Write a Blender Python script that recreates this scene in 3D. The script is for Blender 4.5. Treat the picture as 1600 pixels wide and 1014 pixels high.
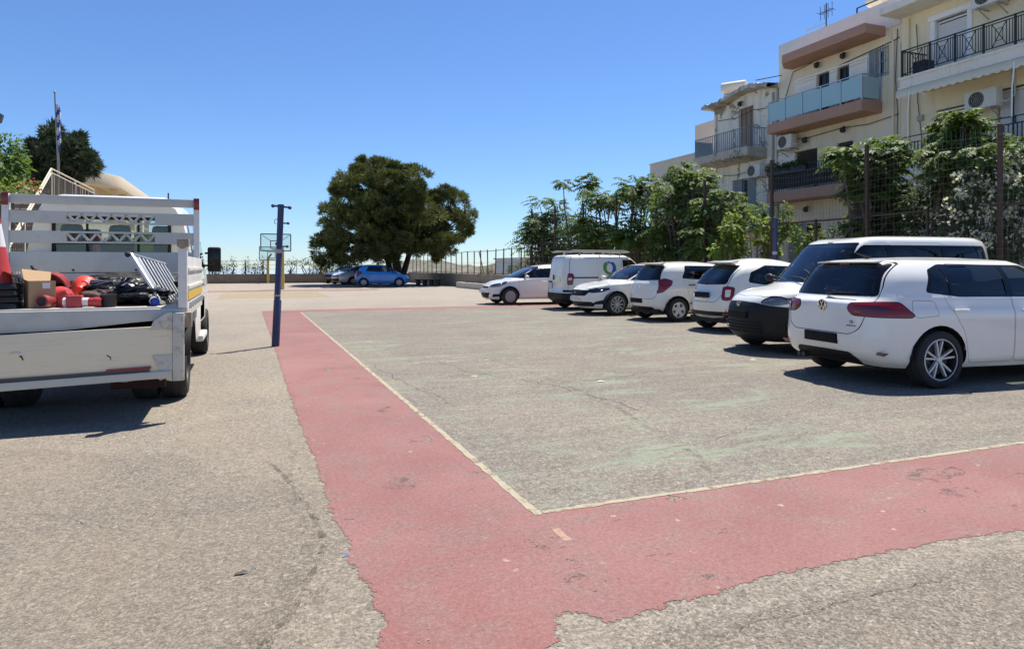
import bpy, bmesh, math, random
import numpy as np
from mathutils import Vector, Matrix
from mathutils.geometry import delaunay_2d_cdt

for _o in list(bpy.data.objects):
    bpy.data.objects.remove(_o, do_unlink=True)
SC = bpy.context.scene
COL = SC.collection
R = math.radians
rnd = random.Random(7)

# ---------------------------------------------------------------- camera
# world: X runs across the painted court (to the buildings), Y along it (away from the camera)
CAM_H = 1.40
YAW = R(21.4)
cam_d = bpy.data.cameras.new("camera")
cam_d.sensor_width = 36.0
cam_d.lens = 36.0 * 1055 / 1600
cam_d.shift_y = -90.0 / 1600
cam_d.clip_start = 0.1
cam_d.clip_end = 20000
cam = bpy.data.objects.new("camera", cam_d)
COL.objects.link(cam)
cam.location = (0, 0, CAM_H)
cam.rotation_euler = (R(90), 0, -YAW)
SC.camera = cam

# ---------------------------------------------------------------- sky and sun
SUN_EL = R(64)
SUN_DIR = Vector((0.795, 0.604, 0)).normalized()      # horizontal direction towards the sun
world = bpy.data.worlds.new("World")
SC.world = world
world.use_nodes = True
_nt = world.node_tree
_nt.nodes.clear()
_out = _nt.nodes.new("ShaderNodeOutputWorld")
_bg = _nt.nodes.new("ShaderNodeBackground")
_sky = _nt.nodes.new("ShaderNodeTexSky")
_sky.sky_type = 'NISHITA'
_sky.sun_disc = False
_sky.sun_elevation = SUN_EL
_sky.sun_rotation = math.atan2(SUN_DIR.x, SUN_DIR.y)
_sky.altitude = 60
_sky.air_density = 1.0
_sky.dust_density = 0.0
_sky.ozone_density = 5.0
_bg.inputs['Strength'].default_value = 0.061
_tint = _nt.nodes.new("ShaderNodeMix")                 # the deep clear blue of a dry summer noon
_tint.data_type = 'RGBA'
_tint.blend_type = 'MULTIPLY'
_tint.inputs[0].default_value = 1.0
_tint.inputs[7].default_value = (0.83, 1.01, 1.27, 1)
_nt.links.new(_sky.outputs[0], _tint.inputs[6])
_nt.links.new(_tint.outputs[2], _bg.inputs['Color'])
_nt.links.new(_bg.outputs[0], _out.inputs['Surface'])

sun_d = bpy.data.lights.new("sun", 'SUN')
sun_d.energy = 4.0
sun_d.angle = R(0.53)
sun_d.color = (1.0, 0.95, 0.86)
sun = bpy.data.objects.new("sun", sun_d)
COL.objects.link(sun)
_sv = Vector((SUN_DIR.x * math.cos(SUN_EL), SUN_DIR.y * math.cos(SUN_EL), math.sin(SUN_EL)))
sun.rotation_euler = _sv.to_track_quat('Z', 'Y').to_euler()
sun.location = (20, 20, 40)

SC.view_settings.view_transform = 'Standard'
SC.view_settings.look = 'None'
SC.view_settings.gamma = 1.0
SC.view_settings.exposure = 0.92
SC.view_settings.use_curve_mapping = False

# ---------------------------------------------------------------- placing helpers
_CF = Vector((math.sin(YAW), math.cos(YAW)))
_CR = Vector((math.cos(YAW), -math.sin(YAW)))


def ray(px):
    """horizontal direction (per metre of depth) of a column of the 1600 px wide survey picture"""
    s = (px - 800) / 1055.0
    return _CF + _CR * s


def hgt(py, D):
    return CAM_H + (417 - py) / 1055.0 * D


def gp(px, py):
    """point of the ground seen at survey pixel px, py"""
    D = 1055 * CAM_H / (py - 417.0)
    d = ray(px) * D
    return (d.x, d.y)


def at_d(px, py, D):
    d = ray(px) * D
    return Vector((d.x, d.y, hgt(py, D)))


def at_x(px, py, X):
    d = ray(px)
    D = X / d.x
    return Vector((X, d.y * D, hgt(py, D)))


def at_y(px, py, Y):
    d = ray(px)
    D = Y / d.y
    return Vector((d.x * D, Y, hgt(py, D)))


# ---------------------------------------------------------------- object helpers
def tag(o, label=None, cat=None, group=None, kind=None):
    if label: o['label'] = label
    if cat: o['category'] = cat
    if group: o['group'] = group
    if kind: o['kind'] = kind
    return o


def empty(name, loc=(0, 0, 0), rz=0.0, parent=None):
    o = bpy.data.objects.new(name, None)
    o.empty_display_size = 0.2
    COL.objects.link(o)
    o.location = loc
    o.rotation_euler = (0, 0, rz)
    if parent: o.parent = parent
    return o


def thing(name, label, cat, loc=(0, 0, 0), rz=0.0, group=None):
    return tag(empty(name, loc, rz), label, cat, group)


def link(name, me, mats=None, parent=None):
    o = bpy.data.objects.new(name, me)
    COL.objects.link(o)
    if mats is not None:
        for m in (mats if isinstance(mats, (list, tuple)) else [mats]):
            me.materials.append(m)
    if parent: o.parent = parent
    return o


def copy_tree(o, parent=None):
    c = o.copy()
    COL.objects.link(c)
    if parent: c.parent = parent
    for ch in list(o.children):
        copy_tree(ch, c)
    return c


class MB:
    """collects simple solids; build() links them as one mesh object"""

    def __init__(self):
        self.v = []
        self.f = []
        self.m = []
        self.mi = 0
        self.T = None

    def _add(self, vs, fs):
        b = len(self.v)
        if self.T is not None:
            vs = [self.T @ Vector(p) for p in vs]
        self.v.extend([tuple(p) for p in vs])
        for f in fs:
            self.f.append(tuple(i + b for i in f))
            self.m.append(self.mi)
        return self

    def box(self, c, s, rot=None, taper=None):
        hx, hy, hz = s[0] / 2, s[1] / 2, s[2] / 2
        t = taper if taper is not None else 1.0
        ps = []
        for z, k in ((-hz, 1.0), (hz, t)):
            for x, y in ((-hx, -hy), (hx, -hy), (hx, hy), (-hx, hy)):
                ps.append(Vector((x * k, y * k, z)))
        if rot is not None:
            M = rot if isinstance(rot, Matrix) else Matrix.Rotation(rot, 3, 'Z')
            ps = [M @ p for p in ps]
        c = Vector(c)
        ps = [p + c for p in ps]
        return self._add(ps, [(3, 2, 1, 0), (4, 5, 6, 7), (0, 1, 5, 4), (1, 2, 6, 5), (2, 3, 7, 6), (3, 0, 4, 7)])

    def bb(self, x0, x1, y0, y1, z0, z1):
        return self.box(((x0 + x1) / 2, (y0 + y1) / 2, (z0 + z1) / 2), (abs(x1 - x0), abs(y1 - y0), abs(z1 - z0)))

    def bar(self, a, b, w, h=None, up=(0, 0, 1)):
        """rectangular bar from a to b"""
        a, b = Vector(a), Vector(b)
        h = h or w
        d = (b - a)
        L = d.length
        if L < 1e-6: return self
        d.normalize()
        u = Vector(up)
        if abs(d.dot(u)) > 0.98: u = Vector((1, 0, 0))
        s = d.cross(u).normalized()
        u = s.cross(d).normalized()
        ps = []
        for p in (a, b):
            for i, j in ((-1, -1), (1, -1), (1, 1), (-1, 1)):
                ps.append(p + s * (i * w / 2) + u * (j * h / 2))
        return self._add(ps, [(0, 1, 2, 3), (7, 6, 5, 4), (1, 0, 4, 5), (2, 1, 5, 6), (3, 2, 6, 7), (0, 3, 7, 4)])

    def cyl(self, a, b, r0, r1=None, n=10, caps=True):
        a, b = Vector(a), Vector(b)
        r1 = r0 if r1 is None else r1
        d = (b - a).normalized()
        u = Vector((0, 0, 1)) if abs(d.z) < 0.95 else Vector((1, 0, 0))
        s = d.cross(u).normalized()
        u = s.cross(d)
        ps = []
        for p, r in ((a, r0), (b, r1)):
            for i in range(n):
                t = 2 * math.pi * i / n
                ps.append(p + s * (r * math.cos(t)) + u * (r * math.sin(t)))
        fs = [(i, i + n, (i + 1) % n + n, (i + 1) % n) for i in range(n)]
        if caps:
            fs.append(tuple(range(n)))
            fs.append(tuple(reversed(range(n, 2 * n))))
        return self._add(ps, fs)

    def tube(self, path, r, n=6, closed=False):
        P = [Vector(p) for p in path]
        rr = r if isinstance(r, (list, tuple)) else [r] * len(P)
        ps = []
        prev = None
        m = len(P)
        for k, p in enumerate(P):
            if closed:
                d = P[(k + 1) % m] - P[k - 1]
            else:
                d = P[min(k + 1, m - 1)] - P[max(k - 1, 0)]
            d.normalize()
            if prev is None:
                u = Vector((0, 0, 1)) if abs(d.z) < 0.9 else Vector((1, 0, 0))
            else:
                u = prev
            s = d.cross(u).normalized()
            u = s.cross(d).normalized()
            prev = u
            for i in range(n):
                t = 2 * math.pi * i / n
                ps.append(p + s * (rr[k] * math.cos(t)) + u * (rr[k] * math.sin(t)))
        fs = []
        K = m if closed else m - 1
        for k in range(K):
            for i in range(n):
                a = k * n + i
                b = k * n + (i + 1) % n
                c = ((k + 1) % m) * n + (i + 1) % n
                d_ = ((k + 1) % m) * n + i
                fs.append((a, d_, c, b))
        if not closed:
            fs.append(tuple(range(n)))
            fs.append(tuple(reversed(range((m - 1) * n, m * n))))
        return self._add(ps, fs)

    def lathe(self, prof, c=(0, 0, 0), axis='Z', n=24, close=False):
        """prof: list of (r, h); revolve about an axis through c"""
        ps = []
        for r, h in prof:
            for i in range(n):
                t = 2 * math.pi * i / n
                x, y = r * math.cos(t), r * math.sin(t)
                if axis == 'Z': p = (x, y, h)
                elif axis == 'Y': p = (x, h, -y)
                else: p = (h, x, y)
                ps.append((p[0] + c[0], p[1] + c[1], p[2] + c[2]))
        fs = []
        K = len(prof)
        for k in range(K if close else K - 1):
            k2 = (k + 1) % K
            for i in range(n):
                j = (i + 1) % n
                fs.append((k * n + i, k * n + j, k2 * n + j, k2 * n + i))
        return self._add(ps, fs)

    def prism(self, poly, a, b, plane='XZ'):
        """polygon extruded between a and b along the axis missing from plane"""
        def P(u, v, w):
            return {'XZ': (u, w, v), 'YZ': (w, u, v), 'XY': (u, v, w)}[plane]
        n = len(poly)
        ps = [P(u, v, a) for u, v in poly] + [P(u, v, b) for u, v in poly]
        fs = [(i, (i + 1) % n, (i + 1) % n + n, i + n) for i in range(n)]
        fs += [tuple(reversed(range(n))), tuple(range(n, 2 * n))]
        return self._add(ps, fs)

    def sphere(self, c, r, n=12, m=8, s=(1, 1, 1)):
        ps = [(c[0], c[1], c[2] - r * s[2])]
        for k in range(1, m):
            t = math.pi * k / m - math.pi / 2
            for i in range(n):
                a = 2 * math.pi * i / n
                ps.append((c[0] + r * s[0] * math.cos(t) * math.cos(a), c[1] + r * s[1] * math.cos(t) * math.sin(a), c[2] + r * s[2] * math.sin(t)))
        ps.append((c[0], c[1], c[2] + r * s[2]))
        fs = []
        for i in range(n):
            fs.append((0, 1 + (i + 1) % n, 1 + i))
            fs.append((len(ps) - 1, 1 + (m - 2) * n + i, 1 + (m - 2) * n + (i + 1) % n))
        for k in range(m - 2):
            for i in range(n):
                fs.append((1 + k * n + i, 1 + k * n + (i + 1) % n, 1 + (k + 1) * n + (i + 1) % n, 1 + (k + 1) * n + i))
        return self._add(ps, fs)

    def build(self, name, mats, parent=None, bevel=0.0, smooth=None, seg=2):
        me = bpy.data.meshes.new(name)
        me.from_pydata(self.v, [], self.f)
        bm = bmesh.new()
        bm.from_mesh(me)
        for f, mi in zip(bm.faces, self.m):
            f.material_index = mi
        bmesh.ops.recalc_face_normals(bm, faces=bm.faces)
        if bevel > 0:
            es = [e for e in bm.edges if len(e.link_faces) == 2 and e.calc_face_angle(0) > R(35)]
            bmesh.ops.bevel(bm, geom=es, offset=bevel, segments=seg, affect='EDGES', profile=0.6, clamp_overlap=True)
        bm.to_mesh(me)
        bm.free()
        if smooth is None:
            smooth = R(40)
        if smooth:
            me.polygons.foreach_set('use_smooth', [True] * len(me.polygons))
            me.set_sharp_from_angle(angle=smooth)
        return link(name, me, mats, parent)


def fast_mesh(name, V, F, mats, parent=None, mi=None, smooth=False, normals=None):
    """V (n,3) array, F (m,k) array of equal sized faces"""
    V = np.asarray(V, dtype=np.float32)
    F = np.asarray(F, dtype=np.int32)
    me = bpy.data.meshes.new(name)
    me.vertices.add(len(V))
    me.vertices.foreach_set('co', V.ravel())
    k = F.shape[1]
    me.loops.add(F.size)
    me.loops.foreach_set('vertex_index', F.ravel())
    me.polygons.add(len(F))
    me.polygons.foreach_set('loop_start', np.arange(0, F.size, k, dtype=np.int32))
    try:
        me.polygons.foreach_set('loop_total', np.full(len(F), k, dtype=np.int32))
    except Exception:
        pass
    if mi is not None:
        me.polygons.foreach_set('material_index', np.asarray(mi, dtype=np.int32))
    me.update(calc_edges=True)
    me.validate()
    me.polygons.foreach_set('use_smooth', [bool(smooth)] * len(me.polygons))
    if normals is not None:
        me.normals_split_custom_set_from_vertices([tuple(n) for n in normals])
    return link(name, me, mats, parent)


# ---------------------------------------------------------------- materials
class NT:
    def __init__(self, name):
        self.mat = bpy.data.materials.new(name)
        self.mat.use_nodes = True
        self.t = self.mat.node_tree
        self.t.nodes.clear()
        self.out = self.n('ShaderNodeOutputMaterial')
        self.bsdf = self.n('ShaderNodeBsdfPrincipled')
        self.l(self.bsdf.outputs[0], self.out.inputs['Surface'])
        self._tc = None

    def n(self, t, **kw):
        x = self.t.nodes.new(t)
        for k, v in kw.items():
            setattr(x, k, v)
        return x

    def l(self, a, b):
        self.t.links.new(a, b)

    def tc(self, which='Object'):
        if self._tc is None:
            self._tc = self.n('ShaderNodeTexCoord')
        return self._tc.outputs[which]

    def pos(self):
        g = self.n('ShaderNodeNewGeometry')
        return g.outputs['Position']

    def mapping(self, vec, scale=(1, 1, 1), rot=(0, 0, 0), loc=(0, 0, 0)):
        m = self.n('ShaderNodeMapping')
        m.inputs['Scale'].default_value = scale
        m.inputs['Rotation'].default_value = rot
        m.inputs['Location'].default_value = loc
        self.l(vec, m.inputs['Vector'])
        return m.outputs[0]

    def noise(self, vec, scale, detail=4, rough=0.55, dist=0.0):
        x = self.n('ShaderNodeTexNoise')
        x.inputs['Scale'].default_value = scale
        x.inputs['Detail'].default_value = detail
        x.inputs['Roughness'].default_value = rough
        x.inputs['Distortion'].default_value = dist
        self.l(vec, x.inputs['Vector'])
        return x.outputs['Fac']

    def voro(self, vec, scale, feature='F1', out='Distance', rand=1.0):
        x = self.n('ShaderNodeTexVoronoi')
        x.feature = feature
        x.inputs['Scale'].default_value = scale
        x.inputs['Randomness'].default_value = rand
        self.l(vec, x.inputs['Vector'])
        return x.outputs[out]

    def ramp(self, fac, a, b, ca=(0, 0, 0, 1), cb=(1, 1, 1, 1)):
        x = self.n('ShaderNodeValToRGB')
        x.color_ramp.elements[0].position = a
        x.color_ramp.elements[1].position = b
        x.color_ramp.elements[0].color = ca
        x.color_ramp.elements[1].color = cb
        self.l(fac, x.inputs[0])
        return x.outputs[0]

    def mix(self, fac, a, b, mode='MIX'):
        x = self.n('ShaderNodeMix', data_type='RGBA', blend_type=mode)
        for s, v in ((0, fac), (6, a), (7, b)):
            if hasattr(v, 'is_linked') or hasattr(v, 'links'):
                self.l(v, x.inputs[s])
            elif s == 0:
                x.inputs[0].default_value = v
            else:
                x.inputs[s].default_value = (*v[:3], 1)
        return x.outputs[2]

    def math(self, op, a, b=0.0, c=None):
        x = self.n('ShaderNodeMath', operation=op)
        for i, v in enumerate((a, b, c)):
            if v is None: continue
            if hasattr(v, 'links'):
                self.l(v, x.inputs[i])
            else:
                x.inputs[i].default_value = v
        return x.outputs[0]

    def bump(self, h, strength=0.3, dist=0.01, normal=None):
        x = self.n('ShaderNodeBump')
        x.inputs['Strength'].default_value = strength
        x.inputs['Distance'].default_value = dist
        self.l(h, x.inputs['Height'])
        if normal is not None: self.l(normal, x.inputs['Normal'])
        return x.outputs[0]

    def set(self, color=None, rough=None, metal=None, normal=None, coat=None, spec=None, **kw):
        b = self.bsdf
        for k, v in (('Base Color', color), ('Roughness', rough), ('Metallic', metal), ('Normal', normal), ('Coat Weight', coat), ('Specular IOR Level', spec)):
            if v is None: continue
            if hasattr(v, 'links'):
                self.l(v, b.inputs[k])
            elif k == 'Base Color':
                b.inputs[k].default_value = (*v[:3], 1)
            else:
                b.inputs[k].default_value = v
        for k, v in kw.items():
            b.inputs[k.replace('_', ' ')].default_value = v
        return self


_MC = {}


def mat(name, col, rough=0.6, metal=0.0, var=0.12, scale=3.0, bump=0.0, bscale=40.0, coat=0.0, spec=0.5, dirt=None, dirt_amt=0.5):
    """plain procedural material: colour that varies with noise, optional dirt and fine relief"""
    if name in _MC: return _MC[name]
    N = NT(name)
    v = N.tc('Object')
    f = N.noise(v, scale, 5, 0.6)
    c0 = tuple(max(0, c * (1 - var)) for c in col)
    c1 = tuple(min(1, c * (1 + var)) for c in col)
    c = N.mix(f, c0, c1)
    if dirt is not None:
        g = N.noise(v, scale * 2.3, 6, 0.7, 0.4)
        g = N.ramp(g, 0.5, 0.72)
        g = N.math('MULTIPLY', g, dirt_amt)
        c = N.mix(g, c, dirt)
    N.set(color=c, metal=metal, coat=coat, spec=spec)
    rr = N.math('MULTIPLY_ADD', f, 0.16, rough - 0.08)
    N.l(rr, N.bsdf.inputs['Roughness'])
    if bump > 0:
        h = N.noise(v, bscale, 4, 0.6)
        N.set(normal=N.bump(h, bump, 0.01))
    _MC[name] = N.mat
    return N.mat


def glass_mat(name, tint=(0.35, 0.42, 0.44), trans=0.55, rough=0.02):
    """window glass: tinted see-through plus mirror by Fresnel"""
    if name in _MC: return _MC[name]
    N = NT(name)
    N.t.nodes.remove(N.bsdf)
    tr = N.n('ShaderNodeBsdfTransparent')
    tr.inputs[0].default_value = (tint[0] * trans, tint[1] * trans, tint[2] * trans, 1)
    gl = N.n('ShaderNodeBsdfGlossy')
    gl.inputs['Roughness'].default_value = rough
    gl.inputs['Color'].default_value = (0.95, 0.97, 1, 1)
    fr = N.n('ShaderNodeFresnel')
    fr.inputs['IOR'].default_value = 1.55
    # the slightest waviness of real glazing
    nz = N.noise(N.tc('Object'), 2.0, 2, 0.5)
    bp = N.bump(nz, 0.05, 0.02)
    N.l(bp, gl.inputs['Normal'])
    mx = N.n('ShaderNodeMixShader')
    N.l(fr.outputs[0], mx.inputs[0])
    N.l(tr.outputs[0], mx.inputs[1])
    N.l(gl.outputs[0], mx.inputs[2])
    N.l(mx.outputs[0], N.out.inputs['Surface'])
    _MC[name] = N.mat
    return N.mat


def leaf_mat(name, dark, light, trans=0.35, rough=0.5):
    if name in _MC: return _MC[name]
    N = NT(name)
    g = N.n('ShaderNodeNewGeometry')
    f1 = N.noise(g.outputs['Position'], 1.3, 3, 0.6)
    c = N.mix(N.ramp(f1, 0.3, 0.7), dark, light)
    ri = g.outputs['Random Per Island']
    hs = N.n('ShaderNodeHueSaturation')
    N.l(c, hs.inputs['Color'])
    N.l(N.math('MULTIPLY_ADD', ri, 0.6, 0.7), hs.inputs['Value'])
    N.l(N.math('MULTIPLY_ADD', ri, 0.05, 0.475), hs.inputs['Hue'])
    c = hs.outputs[0]
    N.set(color=c, rough=max(rough, .55), spec=0.18)
    td = N.n('ShaderNodeBsdfTranslucent')
    mc = N.mix(0.5, c, (light[0] * 1.3, light[1] * 1.3, light[2] * 0.6))
    N.l(mc, td.inputs['Color'])
    mx = N.n('ShaderNodeMixShader')
    mx.inputs[0].default_value = trans
    N.l(N.bsdf.outputs[0], mx.inputs[1])
    N.l(td.outputs[0], mx.inputs[2])
    N.l(mx.outputs[0], N.out.inputs['Surface'])
    _MC[name] = N.mat
    return N.mat
# ================================================================ ground materials
def asphalt_layers(N, base, chip=0.5, cell=75.0, streak=False, grain=0.54):
    """old weathered asphalt: aggregate, chips, stains. returns colour socket and height socket"""
    P = N.pos()
    cellc = N.n('ShaderNodeTexVoronoi')
    cellc.inputs['Scale'].default_value = cell
    N.l(P, cellc.inputs['Vector'])
    sep = N.n('ShaderNodeSeparateColor')
    N.l(cellc.outputs['Color'], sep.inputs[0])
    agg = sep.outputs[0]
    fine = N.noise(P, cell * 2.6, 3, 0.7)
    mid = N.noise(P, 5.0, 6, 0.65, 0.3)
    big = N.noise(P, 0.55, 5, 0.6, 0.6)
    big2 = N.noise(N.mapping(P, loc=(31, 7, 0)), 0.23, 4, 0.6, 0.4)
    c = N.mix(agg, tuple(b * (1 - 0.55 * chip) for b in base), tuple(b * (1 + 0.45 * chip) for b in base))
    c = N.mix(N.math('MULTIPLY', N.ramp(fine, 0.42, 0.62), 0.5 * chip), c, tuple(b * 0.55 for b in base))
    # bright stone chips, few
    c = N.mix(N.math('MULTIPLY', N.ramp(sep.outputs[1], 0.94, 0.96), 0.42 * chip), c, (0.62, 0.57, 0.48))
    c = N.mix(N.math('MULTIPLY', N.ramp(sep.outputs[2], 0.965, 0.98), 0.7 * chip), c, (0.05, 0.045, 0.04))
    c = N.mix(N.math('MULTIPLY', N.ramp(mid, 0.35, 0.75), 0.35), c, tuple(b * 0.66 for b in base))
    c = N.mix(N.math('MULTIPLY', N.ramp(big, 0.42, 0.62), 0.42), c, (base[0] * 1.25, base[1] * 1.2, base[2] * 1.1))
    c = N.mix(N.math('MULTIPLY', N.ramp(big2, 0.5, 0.7), 0.32), c, (base[0] * 0.74, base[1] * 0.72, base[2] * 0.68))
    if streak:
        s = N.noise(N.mapping(P, scale=(0.45, 2.4, 1), rot=(0, 0, 0.3)), 2.2, 7, 0.72, 0.9)
        c = N.mix(N.math('MULTIPLY', N.ramp(s, 0.48, 0.68), 0.42), c, (base[0] * 0.55, base[1] * 0.54, base[2] * 0.53))
        s2 = N.noise(N.mapping(P, scale=(0.6, 1.8, 1), rot=(0, 0, -0.25), loc=(9, 3, 0)), 3.4, 7, 0.75, 0.6)
        c = N.mix(N.math('MULTIPLY', N.ramp(s2, 0.52, 0.7), 0.4), c, (base[0] * 1.35, base[1] * 1.3, base[2] * 1.22))
    # crunchy grain at several sizes: pits and crumbs that stay readable with distance
    for sc_, dt, lo, hi, k, up in ((16, 8, .40, .62, grain * .55, 1.16), (46, 5, .40, .60, grain * .8, 1.22), (130, 3, .42, .60, grain * .7, 1.15)):
        q = N.noise(N.mapping(P, loc=(sc_, 2, 0), scale=(1, 1, 1)), sc_, dt, 0.78)
        q = N.ramp(q, lo, hi, (1 - k * .62, 1 - k * .62, 1 - k * .60, 1), (up, up, up * .985, 1))
        c = N.mix(1.0, c, q, 'MULTIPLY')
    h = N.math('ADD', N.math('MULTIPLY', agg, 0.6), N.math('MULTIPLY', fine, 0.6))
    return c, h, P


def m_asphalt():
    N = NT('asphalt')
    c, h, P = asphalt_layers(N, (0.285, 0.248, 0.203), 0.7)
    # the far part of the lot carries its grazing sheen as a paler colour
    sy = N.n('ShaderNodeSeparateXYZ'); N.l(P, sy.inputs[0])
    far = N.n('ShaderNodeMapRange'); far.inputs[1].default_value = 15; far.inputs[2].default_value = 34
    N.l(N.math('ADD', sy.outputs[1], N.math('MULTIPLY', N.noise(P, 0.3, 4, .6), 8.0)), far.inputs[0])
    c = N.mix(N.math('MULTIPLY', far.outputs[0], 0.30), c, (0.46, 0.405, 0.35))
    # faint oil drips, tyre dirt
    o = N.noise(N.mapping(P, loc=(3, 50, 0)), 1.7, 5, 0.7)
    c = N.mix(N.math('MULTIPLY', N.ramp(o, 0.62, 0.74), 0.35), c, (0.09, 0.08, 0.07))
    N.set(color=c, rough=0.92, spec=0.25, normal=N.bump(h, 0.55, 0.006))
    return N.mat


def m_asphalt_coarse():
    N = NT('asphalt_coarse')
    c, h, P = asphalt_layers(N, (0.288, 0.248, 0.202), 0.8, 95.0, False, .5)
    N.set(color=c, rough=0.92, spec=0.25, normal=N.bump(h, 0.9, 0.009))
    return N.mat


def m_red():
    N = NT('red_court_paint')
    ca, ha, P = asphalt_layers(N, (0.24, 0.205, 0.18), 0.8)
    big = N.noise(P, 0.8, 5, 0.6, 0.3)
    fine = N.noise(P, 160, 3, 0.7)
    red = N.mix(N.ramp(big, 0.35, 0.68), (0.245, 0.104, 0.094), (0.30, 0.15, 0.134))
    red = N.mix(N.math('MULTIPLY', N.ramp(fine, 0.4, 0.65), 0.35), red, (0.175, 0.078, 0.072))
    st = N.noise(N.mapping(P, scale=(1, 0.5, 1), rot=(0, 0, 0.5)), 2.0, 6, 0.7, 0.8)
    red = N.mix(N.math('MULTIPLY', N.ramp(st, 0.5, 0.72), 0.4), red, (0.235, 0.122, 0.118))
    # paint worn through: patches, scuffs and pin holes
    w1 = N.noise(N.mapping(P, scale=(1.6, 1.0, 1)), 1.5, 9, 0.72, 0.5)
    w2 = N.noise(N.mapping(P, scale=(0.5, 2.2, 1), rot=(0, 0, 0.2)), 3.5, 8, 0.75, 1.2)
    w3 = N.noise(P, 26, 4, 0.7)
    m = N.math('MAXIMUM', N.ramp(w1, 0.625, 0.632), N.ramp(w2, 0.655, 0.662))
    m = N.math('MAXIMUM', m, N.math('MULTIPLY', N.ramp(w3, 0.70, 0.735), 0.8))
    # light chips of the old white line below
    v = N.n('ShaderNodeTexVoronoi')
    v.inputs['Scale'].default_value = 17
    wv = N.n('ShaderNodeVectorMath', operation='ADD')
    nn = N.n('ShaderNodeTexNoise'); nn.inputs['Scale'].default_value = 38; N.l(P, nn.inputs['Vector'])
    sc = N.n('ShaderNodeVectorMath', operation='SCALE'); sc.inputs['Scale'].default_value = 0.05; N.l(nn.outputs['Color'], sc.inputs[0])
    N.l(P, wv.inputs[0]); N.l(sc.outputs[0], wv.inputs[1])
    N.l(wv.outputs[0], v.inputs['Vector'])
    s = N.n('ShaderNodeSeparateColor')
    N.l(v.outputs['Color'], s.inputs[0])
    chip = N.math('MULTIPLY', N.ramp(s.outputs[0], 0.978, 0.982), N.ramp(v.outputs['Distance'], 0.0, 0.32, (1, 1, 1, 1), (0, 0, 0, 1)))
    # thinner paint, half rubbed away, lets the grey below tint it
    thin = N.noise(N.mapping(P, loc=(3, 3, 0)), 2.6, 9, 0.75, 0.6)
    red = N.mix(N.math('MULTIPLY', N.ramp(thin, 0.46, 0.66), 0.42), red, ca)
    red = N.mix(N.math('MULTIPLY', N.ramp(N.noise(P, 95, 3, .7), .55, .68), 0.30), red, (0.40, 0.30, 0.26))
    c = N.mix(N.math('MULTIPLY', chip, 0.8), red, (0.55, 0.48, 0.40))
    inv = N.math('SUBTRACT', 1.0, m)
    at = N.n('ShaderNodeAttribute'); at.attribute_name = 'edge'
    e1 = N.noise(P, 9, 6, 0.75, 0.3)
    e2 = N.noise(P, 60, 4, 0.75)
    ee = N.math('ADD', N.math('MULTIPLY', N.math('SUBTRACT', e1, 0.5), 0.16), N.math('MULTIPLY', N.math('SUBTRACT', e2, 0.5), 0.05))
    ee = N.math('ADD', at.outputs['Fac'], ee)
    er = N.n('ShaderNodeMapRange'); er.inputs[1].default_value = 0.0; er.inputs[2].default_value = 0.0015
    N.l(ee, er.inputs[0])
    inv = N.math('MULTIPLY', inv, er.outputs[0])
    N.l(inv, N.bsdf.inputs['Alpha'])
    gq = N.noise(P, 42, 6, 0.8)
    c = N.mix(1.0, c, N.ramp(gq, .38, .62, (.80, .78, .78, 1), (1.1, 1.1, 1.1, 1)), 'MULTIPLY')
    N.set(color=c)
    hh = N.math('MULTIPLY', fine, 0.6)
    N.set(color=c, rough=0.8, spec=0.3, normal=N.bump(hh, 0.5, 0.005))
    return N.mat


def m_court():
    N = NT('worn_court_asphalt')
    c, h, P = asphalt_layers(N, (0.275, 0.243, 0.205), 0.55, 95.0, True, .72)
    # last of the green paint, in scraps drawn out across the court
    g1 = N.noise(N.mapping(P, scale=(0.55, 1.7, 1), rot=(0, 0, 0.18), loc=(4, 1, 0)), 1.5, 9, 0.74, 0.7)
    g2 = N.noise(N.mapping(P, loc=(1.5, 8, 0)), 0.28, 3, 0.5)
    g = N.math('MULTIPLY', N.ramp(g1, 0.51, 0.62), N.ramp(g2, 0.36, 0.56))
    g = N.math('MULTIPLY', g, 0.65)
    c = N.mix(g, c, (0.24, 0.29, 0.205))
    N.set(color=c, rough=0.9, spec=0.25, normal=N.bump(h, 0.5, 0.006))
    return N.mat


def m_line(name, col, wear, soft=0.05, top=1.0):
    N = NT(name)
    ca, ha, P = asphalt_layers(N, (0.24, 0.21, 0.175), 0.7)
    n1 = N.noise(P, 9, 8, 0.75, 0.4)
    n2 = N.noise(P, 70, 4, 0.7)
    m = N.math('ADD', N.math('MULTIPLY', n1, 0.82), N.math('MULTIPLY', n2, 0.18))
    m = N.ramp(m, wear - soft, wear + soft)
    m = N.math('MULTIPLY', m, top)
    if soft > .065:          # thin coverage: separate grains, not a veil
        gr = N.n('ShaderNodeMapRange'); gr.inputs[1].default_value = .30; gr.inputs[2].default_value = .70
        N.l(N.noise(P, 190, 2, .7), gr.inputs[0])
        m = N.math('GREATER_THAN', m, gr.outputs[0])
    c = N.mix(N.math('MULTIPLY', n2, 0.5), col, tuple(x * .7 for x in col))
    N.set(color=c, rough=0.85, spec=0.25, normal=N.bump(n2, 0.3, 0.004))
    N.l(m, N.bsdf.inputs['Alpha'])
    return N.mat


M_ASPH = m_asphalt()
M_COARSE = m_asphalt_coarse()
M_RED = m_red()
M_COURT = m_court()
M_LINE = m_line('pale_line_paint', (0.40, 0.345, 0.245), 0.425, 0.06)
M_FAINT = m_line('faint_line_paint', (0.48, 0.44, 0.37), 0.53)
M_PINK = m_line('faded_pink_paint', (0.40, 0.22, 0.20), 0.50)
M_YEL = m_line('faded_yellow_paint', (0.50, 0.40, 0.22), 0.52)


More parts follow.
